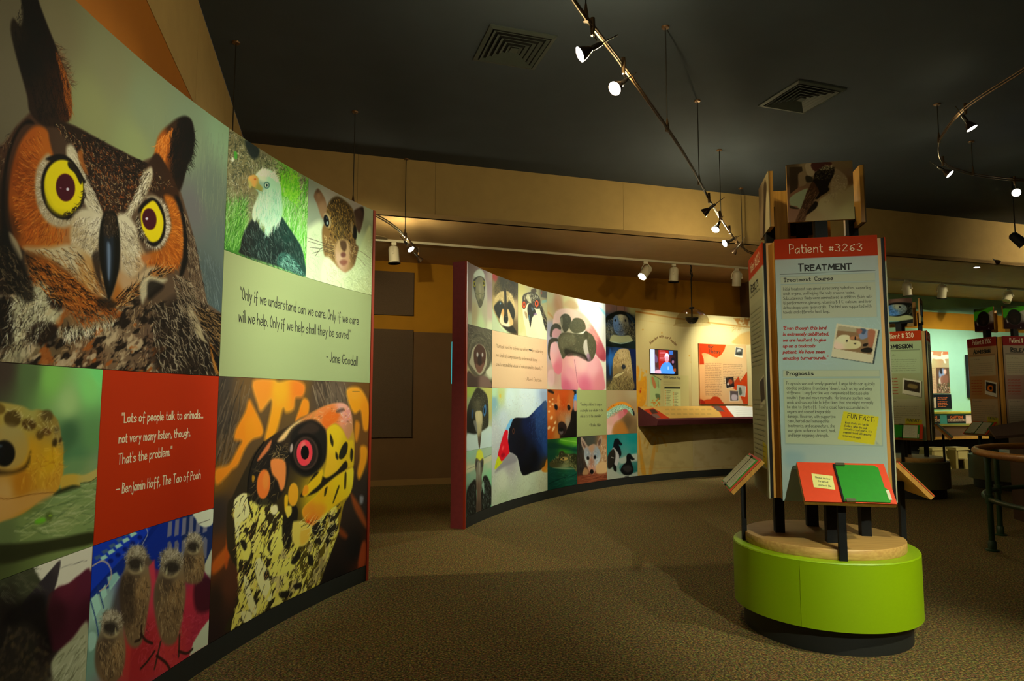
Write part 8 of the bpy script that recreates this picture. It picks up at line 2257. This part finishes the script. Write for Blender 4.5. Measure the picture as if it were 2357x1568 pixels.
def kiosk(axis, phi, label, drum_mat, faces, boards, desks):
    t = empty('patient_kiosk', (axis[0], axis[1], 0), phi, label, 'kiosk', 'round-based patient information kiosks')
    N = 72
    ring = lambda r: [(r * math.cos(2 * PI * i / N), r * math.sin(2 * PI * i / N)) for i in range(N)]
    MB().prism(ring(0.50), 0.0, 0.15).build('toe_kick', DARK, t, True)
    for i in range(3):                      # three bent panels clad the drum, with hairline joints
        a0, a1 = (i * 120 + 4) * PI / 180, (i * 120 + 123.75) * PI / 180
        A = np.linspace(a0, a1, 30)
        V, Fc = [], []
        for a in A:
            for r, z in ((0.56, 0.15), (0.56, 0.53), (0.53, 0.53), (0.53, 0.15)):
                V.append((r * math.cos(a), r * math.sin(a), z))
        for q in range(29):
            for j in range(4):
                b, c = q * 4 + j, q * 4 + (j + 1) % 4
                Fc.append((b, b + 4, c + 4, c))
        Fc += [(0, 1, 2, 3), tuple(reversed(range(116, 120)))]
        MB().add(V, Fc).build('drum_panel', drum_mat, t, True)
    MB().lathe([(0.0, 0.527), (0.558, 0.527), (0.561, 0.532), (0.556, 0.540), (0.0, 0.540)], n=N).build('drum_top', drum_mat, t, True)
    MB().lathe([(0.484, 0.540), (0.487, 0.545), (0.487, 0.596), (0.483, 0.601), (0.0, 0.601)], n=N).build('plinth_disc', MAPLE_TOP, t, True)
    for k in range(4):
        n, u = face_frame(k)
        # square post behind every panel
        o = n * 0.235 - u * 0.037 + Z3 * 0.6
        MB().bar(o, u * 0.074, n * 0.06, Z3 * 2.22).build('post', BLACK, t)
        for zz in (1.15, 2.2):
            MB().bar(n * 0.295 - u * 0.1 + Z3 * zz, u * 0.2, n * 0.012, Z3 * 0.1).build('bracket', BLACK, t)
        f = faces.get(k)
        c0 = n * (PD - 0.072)
        MB().bar(c0 - u * PW + Z3 * (PZ0 + 0.006), u * 2 * PW, n * 0.045, Z3 * (PZ1 - PZ0 - 0.012)).build('panel_board', MAPLE, t)
        MB().bar(c0 + n * 0.045 - u * (PW - 0.004) + Z3 * (PZ0 + 0.004), u * (2 * PW - 0.008), n * 0.018, Z3 * (PZ1 - PZ0 - 0.008)).build('panel_spacer', BLACK, t)
        sf = Flat(n * PD - u * PW + Z3 * PZ0, u, Z3, n)
        key = f or 'panel_plain'
        dx = 4.0 if key == 'treatment' else 7.0
        o = print_panel(t, 'info_panel', sf, 0, 2 * PW, 0, PZ1 - PZ0, ART.get(key, ART['panel_plain']), dx, dx, GAIN.get(key, 1.0), None, off=0.0, thick=0.008)
        by = {}
        for tx, x0, y0, x1, y1, h, w, ink, kw in TEXTS.get(key, ()):
            by.setdefault(ink, []).append((tx, x0 / 1000, y0 / 1000, x1 / 1000, y1 / 1000, h / 1000, w / 1000, kw))
        for ink, items in by.items():
            mb = MB()
            for tx, x0, y0, x1, y1, h, w, kw in items:
                letter(mb, sf, tx, x0, y0, x1, y1, h, w, 0.0006, **kw)
            mb.build('lettering', INKS[ink], o)
        if key in GREEK:
            mb = MB()
            for i, (x0, y0, x1, h, w) in enumerate(GREEK[key]):
                greek(mb, sf, x0, y0, x1, h, w, 0.0006, i + 11)
            g = mb.build('small_print', PRINT_GREY, o)
            g['kind'] = 'stuff'
        # picture board on top
        bk = boards.get(k)
        c1 = n * 0.268
        MB().bar(c1 - u * 0.198 + Z3 * 2.642, u * 0.396, n * 0.024, Z3 * 0.382).build('picture_board', MAPLE, t)
        sf2 = Flat(n * 0.298 - u * 0.2 + Z3 * 2.64, u, Z3, n)
        print_panel(t, 'picture_print', sf2, 0, 0.4, 0, 0.386, ART[bk or 'board_plain'], 3.5 if bk == 'stork' else 6, 3.5 if bk == 'stork' else 6, GAIN.get(bk, 1.0), None, off=0.0, thick=0.006)
        MB().bar(n * 0.255 - u * 0.075 + Z3 * 2.68, u * 0.15, n * 0.013, Z3 * 0.1).build('bracket', BLACK, t)
        # sloping reading desk
        if k in desks:
            style = desks[k]
            MB().bar(n * 0.475 - u * 0.022 + Z3 * 0.54, u * 0.044, n * 0.03, Z3 * 0.415).build('desk_post', BLACK, t)
            up = (n * 0.41 + Z3 * 1.102) - (n * 0.605 + Z3 * 0.896)
            up = up / np.linalg.norm(up)
            fn = np.cross(u, up)
            if fn[2] < 0: fn = -fn
            o0 = n * 0.605 + Z3 * 0.894 - u * 0.223
            W_, H_ = 0.49, 0.285
            desk = MB().bar(o0 - fn * 0.032, u * W_, up * H_, fn * 0.026).build('reading_desk', MAPLE, t)
            MB().bar(o0 - fn * 0.006, u * W_, up * H_, fn * 0.003).build('liner', BLACK, desk)
            MB().bar(o0 - fn * 0.003, u * W_, up * H_, fn * 0.006).build('red_sheet', FOLDER_RED, desk)
            ds = Flat(o0 + fn * 0.003, u, up, fn)
            def card(pts, z0, z1, name, m):
                q = [ds(x, y, z0) for x, y in pts] + [ds(x, y, z1) for x, y in pts]
                k_ = len(pts)
                return MB().add(q, [tuple(range(k_))[::-1], tuple(range(k_, 2 * k_))] + [(i, (i + 1) % k_, k_ + (i + 1) % k_, k_ + i) for i in range(k_)]).build(name, m, desk)
            def clip(x, y):
                card([(x, y), (x + 0.05, y), (x + 0.05, y + 0.018), (x, y + 0.018)], 0.004, 0.016, 'binder_clip', CHROME)
            if style == 'closed':
                card([(0.215, 0.006), (0.455, 0.006), (0.462, 0.02), (0.462, 0.095), (0.45, 0.11), (0.45, 0.25), (0.43, 0.268), (0.21, 0.268)], 0.0, 0.006, 'folder', FOLDER_GREEN)
                card([(0.204, 0.0), (0.214, 0.0), (0.214, 0.27), (0.204, 0.27)], 0.0, 0.008, 'folder_spine', BLACK)
                card([(0.451, 0.022), (0.468, 0.022), (0.468, 0.088), (0.451, 0.088)], 0.006, 0.0075, 'tab_label', PAPER)
                clip(0.216, 0.257); clip(0.222, 0.0)
                nt_ = card([(0.065, 0.10), (0.18, 0.085), (0.185, 0.185), (0.07, 0.20)], 0.0, 0.002, 'sticky_note', NOTE_PAPER)
                mb = MB()
                letter(mb, ds, 'Please review', 0.085, 0.166, 0.165, 0.156, 0.013, 0.0016, 0.0026)
                letter(mb, ds, 'the actual', 0.095, 0.139, 0.15, 0.132, 0.013, 0.0016, 0.0026)
                letter(mb, ds, 'patient file', 0.095, 0.111, 0.162, 0.103, 0.013, 0.0016, 0.0026)
                mb.build('lettering', PRINT_GREY, desk)
            else:
                x0 = 0.02 if style == 'open' else 0.0
                card([(x0, 0.006), (0.23, 0.006), (0.23, 0.268), (x0, 0.268)], 0.0, 0.005, 'folder', FOLDER_GREEN)
                card([(0.238, 0.006), (0.452, 0.006), (0.452, 0.268), (0.238, 0.268)], 0.0, 0.005, 'folder', FOLDER_GREEN)
                card([(0.230, 0.0), (0.238, 0.0), (0.238, 0.272), (0.230, 0.272)], 0.0, 0.008, 'folder_spine', BLACK)
                if style == 'open':
                    card([(x0 + 0.012, 0.015), (0.222, 0.015), (0.222, 0.258), (x0 + 0.012, 0.258)], 0.005, 0.0065, 'page', PAPER)
                card([(0.245, 0.015), (0.425, 0.015), (0.425, 0.258), (0.245, 0.258)], 0.005, 0.0065, 'page', PAPER)
                card([(0.432, 0.02), (0.447, 0.02), (0.447, 0.09), (0.432, 0.09)], 0.005, 0.0065, 'tab_label', PAPER)
                clip(0.18, 0.257)
                clip(0.18, 0.0)
                mb = MB()
                for i in range(12):
                    greek(mb, ds, 0.262, 0.235 - i * 0.017, 0.40 - 0.02 * (i % 3), 0.009, 0.0018, 0.0072, i)
                    if style == 'open':
                        greek(mb, ds, 0.05, 0.235 - i * 0.017, 0.20 - 0.02 * (i % 4), 0.009, 0.0018, 0.0072, i + 40)
                g = mb.build('small_print', PRINT_GREY, desk)
                g['kind'] = 'stuff'
    return t
GAIN = {}
def body_rows(x0, x1, y0, n, dy, h=0.014, w=0.0035, cut=0):
    return [(x0, y0 - i * dy, x1 - (cut if i % 5 == 4 else 0.012 * (i % 3)), h, w) for i in range(n)]
_sm = [(0.055, 1.285, 0.26, 0.018, 0.005)] + body_rows(0.05, 0.53, 1.215, 6, 0.034) + [(0.05, 0.80 - i * 0.042, 0.27 - 0.02 * (i % 2), 0.018, 0.0055) for i in range(0)]
_sm += [(0.055, 0.575, 0.25, 0.018, 0.005)] + body_rows(0.05, 0.53, 0.50, 5, 0.033) + body_rows(0.05, 0.30, 0.50 - 5 * 0.033, 6, 0.033)
GREEK = {'admission_green': _sm, 'admission_tan': _sm, 'release': _sm,
         'panel_side': [(0.05, 1.36, 0.5, 0.03, 0.008)] + body_rows(0.05, 0.53, 1.24, 13, 0.032) + body_rows(0.05, 0.53, 0.62, 12, 0.034)}
kiosk((2.06, 4.436), -0.21, 'nearest kiosk on lime green drum with Treatment panel', LIME,
      {0: 'treatment', 3: 'panel_side', 1: 'panel_side', 2: 'panel_side'}, {0: 'stork', 3: 'stork_side'}, {0: 'closed', 3: 'open', 1: 'open'})
kiosk((6.14, 10.28), -0.636, 'kiosk behind the nearest one, topped by tortoise picture', GREY_DRUM,
      {0: 'admission_green', 1: 'panel_side', 2: 'panel_side', 3: 'panel_side'}, {0: 'tortoise_small', 1: 'tortoise_small'}, {0: 'half', 1: 'open'})
kiosk((8.335, 11.10), 0.09, 'farthest kiosk at right with tan Admission panel', GREY_DRUM,
      {3: 'admission_tan', 0: 'release', 1: 'panel_side', 2: 'panel_side'}, {3: 'bird_black', 0: 'bird_black'}, {3: 'open', 0: 'open'})

# ================================================================== things along the teal wall
PB = Flat((*bw(0), 0), (BU[0], BU[1], 0), Z3, (BN[0], BN[1], 0))
PB.world = True
def hung(name, key, s0, s1, z0, z1, label, cat, depth=0.02, dx=12, gain=1.0, frame=None):
    t = empty(name, (*bw((s0 + s1) / 2), z0), 0, label, cat)
    o = print_panel(t, 'face_print', PB, s0, s1, z0, z1, ART[key], dx, dx, gain, None, off=depth, thick=0.006)
    MB().bar(np.array((*bw(s0 + 0.004), z0 + 0.004)), np.array((*BU, 0)) * (s1 - s0 - 0.008), Z3 * (z1 - z0 - 0.008), np.array((*BN, 0)) * (depth - 0.006)).build('backing', frame or BLACK, t, world=True)
    mb = MB()
    for tx, x0, y0, x1, y1, h, w, ink, kw in TEXTS.get(key, ()):
        letter(mb, PB, tx, s0 + x0 / 1000, z0 + y0 / 1000, s0 + x1 / 1000, z0 + y1 / 1000, h / 1000, w / 1000, depth + 0.001, **kw)
    if mb.v:
        mb.build('lettering', INKS[TEXTS[key][0][7]], t, world=True)
    return t
lz = hung('wall_poster', 'lizard_poster', 9.45, 10.56, 1.60, 2.56, 'brown poster with pale lizard shape and child photograph', 'poster')
mb = MB()
for i in range(14):
    greek(mb, PB, 9.98, 2.16 - i * 0.036, 10.13, 0.02, 0.006, 0.021, i)
mb.build('small_print', PRINT_BROWN, lz, world=True)['kind'] = 'stuff'
bb2 = hung('notice_board', 'black_board', 10.02, 10.56, 1.25, 1.575, 'black notice board with orange writing under lizard poster', 'notice board', 0.035)
mb = MB()
for i in range(6):
    greek(mb, PB, 10.14, 1.50 - i * 0.036 - (0.02 if i > 1 else 0), 10.46 - 0.05 * (i % 2), 0.018, 0.006, 0.036, i + 9)
mb.build('small_print', PRINT_ORANGE, bb2, world=True)['kind'] = 'stuff'
hung('wall_television', 'blue_tv', 11.09, 12.2, 1.50, 2.50, 'wall television with pale blue screen beside far kiosk', 'television', 0.08)

# counter with caution signs
cu = empty('counter', (*bw(10.6, 0.3), 0), math.atan2(BU[1], BU[0]), 'teal counter with printed top and caution signs', 'counter')
MB().box((-2.0, -0.24, 0.60), (2.4, 0.28, 0.92)).build('apron', mat('brown_counter_laminate', '#5d4227', 0.6), cu)
MB().box((-2.0, -0.25, 0.92), (2.4, 0.285, 1.155)).build('upper_front', mat('teal_counter_laminate', '#3f8f82', 0.5), cu)
MB().box((-2.0, -0.27, 0.885), (2.4, -0.25, 0.935)).build('edge_rail', mat('olive_counter_edge', '#8c8438', 0.5), cu)
MB().box((-2.0, -0.26, 0.60), (2.4, -0.24, 0.66)).build('lower_rail', MAPLE, cu)
MB().box((-2.02, -0.28, 1.155), (2.42, 0.29, 1.19)).build('worktop', mat('yellow_counter_top', '#b9b23a', 0.45, noise=0.1, scale=4), cu)
MB().box((-1.95, 0.2, 0.0), (2.35, 0.28, 0.60)).build('plinth', DARK, cu)
for i, (x0, x1) in enumerate(((-1.60, -1.054), (-0.85, -0.31))):
    sg = MB().box((x0, -0.254, 0.945), (x1, -0.25, 1.12)).build('caution_sign', mat('black_sign', '#121212', 0.5), cu)
    MB().box((x0 + 0.01, -0.257, 0.985), (x1 - 0.01, -0.254, 1.04)).build('cream_strip', mat('cream_sign_strip', '#d8c6a0', 0.6), sg)
    fs = Flat((x0, -0.2575, 0.945), (1, 0, 0), Z3, (0, -1, 0))
    w = x1 - x0
    mb = MB()
    letter(mb, fs, 'CAUTION!', w * 0.17, 0.108, w * 0.83, 0.108, 0.05, 0.011, 0.001)
    mb.build('lettering', PRINT_ORANGE, sg)
    mb = MB()
    letter(mb, fs, 'GRAPHIC IMAGES', 0.025, 0.046, w - 0.025, 0.046, 0.042, 0.010, 0.001)
    mb.build('lettering', mat('dark_red_print_ink', '#5a1f14', 0.7), sg)
MB().box((-0.30, -0.256, 0.93), (-0.14, -0.25, 1.13)).build('pink_card', mat('pale_pink_card', '#d9b9a0', 0.7), cu)
for x0, x1, y0, y1, m in ((-1.0, -0.62, -0.2, -0.1, '#7c2a1a'), (-1.1, -0.85, -0.26, -0.2, '#a8541c'), (-0.55, -0.3, -0.22, -0.1, '#c07a1c')):
    MB().box((x0, y0, 1.19), (x1, y1, 1.192)).build('printed_strip', mat('strip' + m, m, 0.5), cu)

# white two-step stools
def stool(x, y, rz, label):
    t = empty('step_stool', (x, y, 0), rz, label, 'stool', 'white plastic step stools at the counter')
    m = mat('white_plastic', '#d9c98a', 0.5)
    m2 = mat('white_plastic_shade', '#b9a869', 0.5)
    MB().prism([(-0.19, -0.10), (0.19, -0.10), (0.20, 0.20), (-0.20, 0.20)], 0.40, 0.44).build('top_step', m, t)
    MB().prism([(-0.21, -0.12), (0.21, -0.12), (0.22, 0.22), (-0.22, 0.22)], 0.385, 0.402).build('top_rim', m, t)
    for sx in (-1, 1):
        MB().add([(sx * 0.19, -0.09, 0.39), (sx * 0.19, 0.2, 0.39), (sx * 0.24, 0.24, 0), (sx * 0.24, -0.12, 0), (sx * 0.14, -0.09, 0.39), (sx * 0.14, 0.2, 0.39), (sx * 0.17, 0.24, 0), (sx * 0.17, -0.12, 0)],
                 [(0, 1, 2, 3), (4, 7, 6, 5), (0, 3, 7, 4), (1, 5, 6, 2), (0, 4, 5, 1), (3, 2, 6, 7)]).build('leg', m2, t)
    MB().prism([(-0.12, -0.22), (0.12, -0.22), (0.14, -0.10), (-0.14, -0.10)], 0.19, 0.215).build('lower_step', m, t)
    MB().add([(-0.12, -0.21, 0.2), (0.12, -0.21, 0.2), (0.145, -0.25, 0), (-0.145, -0.25, 0), (-0.12, -0.19, 0.2), (0.12, -0.19, 0.2), (0.145, -0.22, 0), (-0.145, -0.22, 0)],
             [(0, 3, 2, 1), (4, 5, 6, 7), (0, 1, 5, 4), (3, 7, 6, 2), (0, 4, 7, 3), (1, 2, 6, 5)]).build('front_riser', m2, t)
    MB().bar((-0.14, -0.10, 0.20), (0.28, 0, 0), (0, 0.012, 0), (0, 0, 0.19)).build('upper_riser', m, t)
    return t
stool(9.60, 14.22, 0.35, 'white step stool at counter, whole stool in view')
stool(9.04, 14.12, 0.30, 'white step stool at counter, partly behind tortoise kiosk')

# round guard rail at the right with dark case inside
gr = empty('guard_rail', (5.95, 6.10, 0), 0, 'round guard rail with oak handrail and green pipes', 'railing')
gc = np.array((6.10, 6.05)); gR = 1.52
arc = lambda r, z, a0, a1, n=40: [(gc[0] + r * math.cos(a), gc[1] + r * math.sin(a), z) for a in np.linspace(a0, a1, n)]
MB().tube(arc(gR, 0.955, 1.7, 4.3), 0.036, 14).build('handrail', OAK_RAIL, gr, True, world=True)
MB().tube(arc(gR - 0.05, 0.50, 1.7, 4.3), 0.024, 12).build('middle_pipe', GREEN_PIPE, gr, True, world=True)
for a in (2.10, 2.772, 3.75):
    x, y = gc[0] + (gR - 0.05) * math.cos(a), gc[1] + (gR - 0.05) * math.sin(a)
    MB().tube([(x, y, 0.0), (x, y, 0.93)], 0.026, 14).build('pipe_post', GREEN_PIPE, gr, True, world=True)
    MB().lathe([(0.058, 0.0), (0.058, 0.012), (0.036, 0.02), (0.036, 0.09), (0.028, 0.1)], (x, y, 0), n=20).build('floor_flange', GREEN_PIPE, gr, True, world=True)
    MB().lathe([(0.036, -0.045), (0.038, 0.0), (0.036, 0.045)], (x, y, 0.50), n=16).build('pipe_tee', GREEN_PIPE, gr, True, world=True)
    MB().lathe([(0.034, 0.0), (0.034, 0.05), (0.05, 0.055)], (x, y, 0.87), n=16).build('rail_cap', GREEN_PIPE, gr, True, world=True)
cs = empty('display_case', (6.75, 6.9, 0), 0, 'dark brown case with sloping lid inside the guard rail', 'display case')
dk = mat('dark_brown_case', '#3d2a20', 0.5)
MB().add([(6.05, 7.3, 0), (7.8, 6.9, 0), (8.0, 7.9, 0), (6.25, 8.3, 0), (6.05, 7.3, 0.95), (7.8, 6.9, 1.05), (8.0, 7.9, 1.25), (6.25, 8.3, 1.15)],
         [(3, 2, 1, 0), (4, 5, 6, 7), (0, 1, 5, 4), (1, 2, 6, 5), (2, 3, 7, 6), (3, 0, 4, 7)]).build('case_body', dk, cs, world=True)
MB().add([(5.66, 7.72, 1.02), (7.9, 6.7, 1.33), (8.1, 7.4, 1.62), (5.75, 7.95, 1.12), (5.66, 7.72, 1.05), (7.9, 6.7, 1.36), (8.1, 7.4, 1.65), (5.75, 7.95, 1.15)],
         [(3, 2, 1, 0), (4, 5, 6, 7), (0, 1, 5, 4), (1, 2, 6, 5), (2, 3, 7, 6), (3, 0, 4, 7)]).build('sloping_lid', dk, cs, world=True)
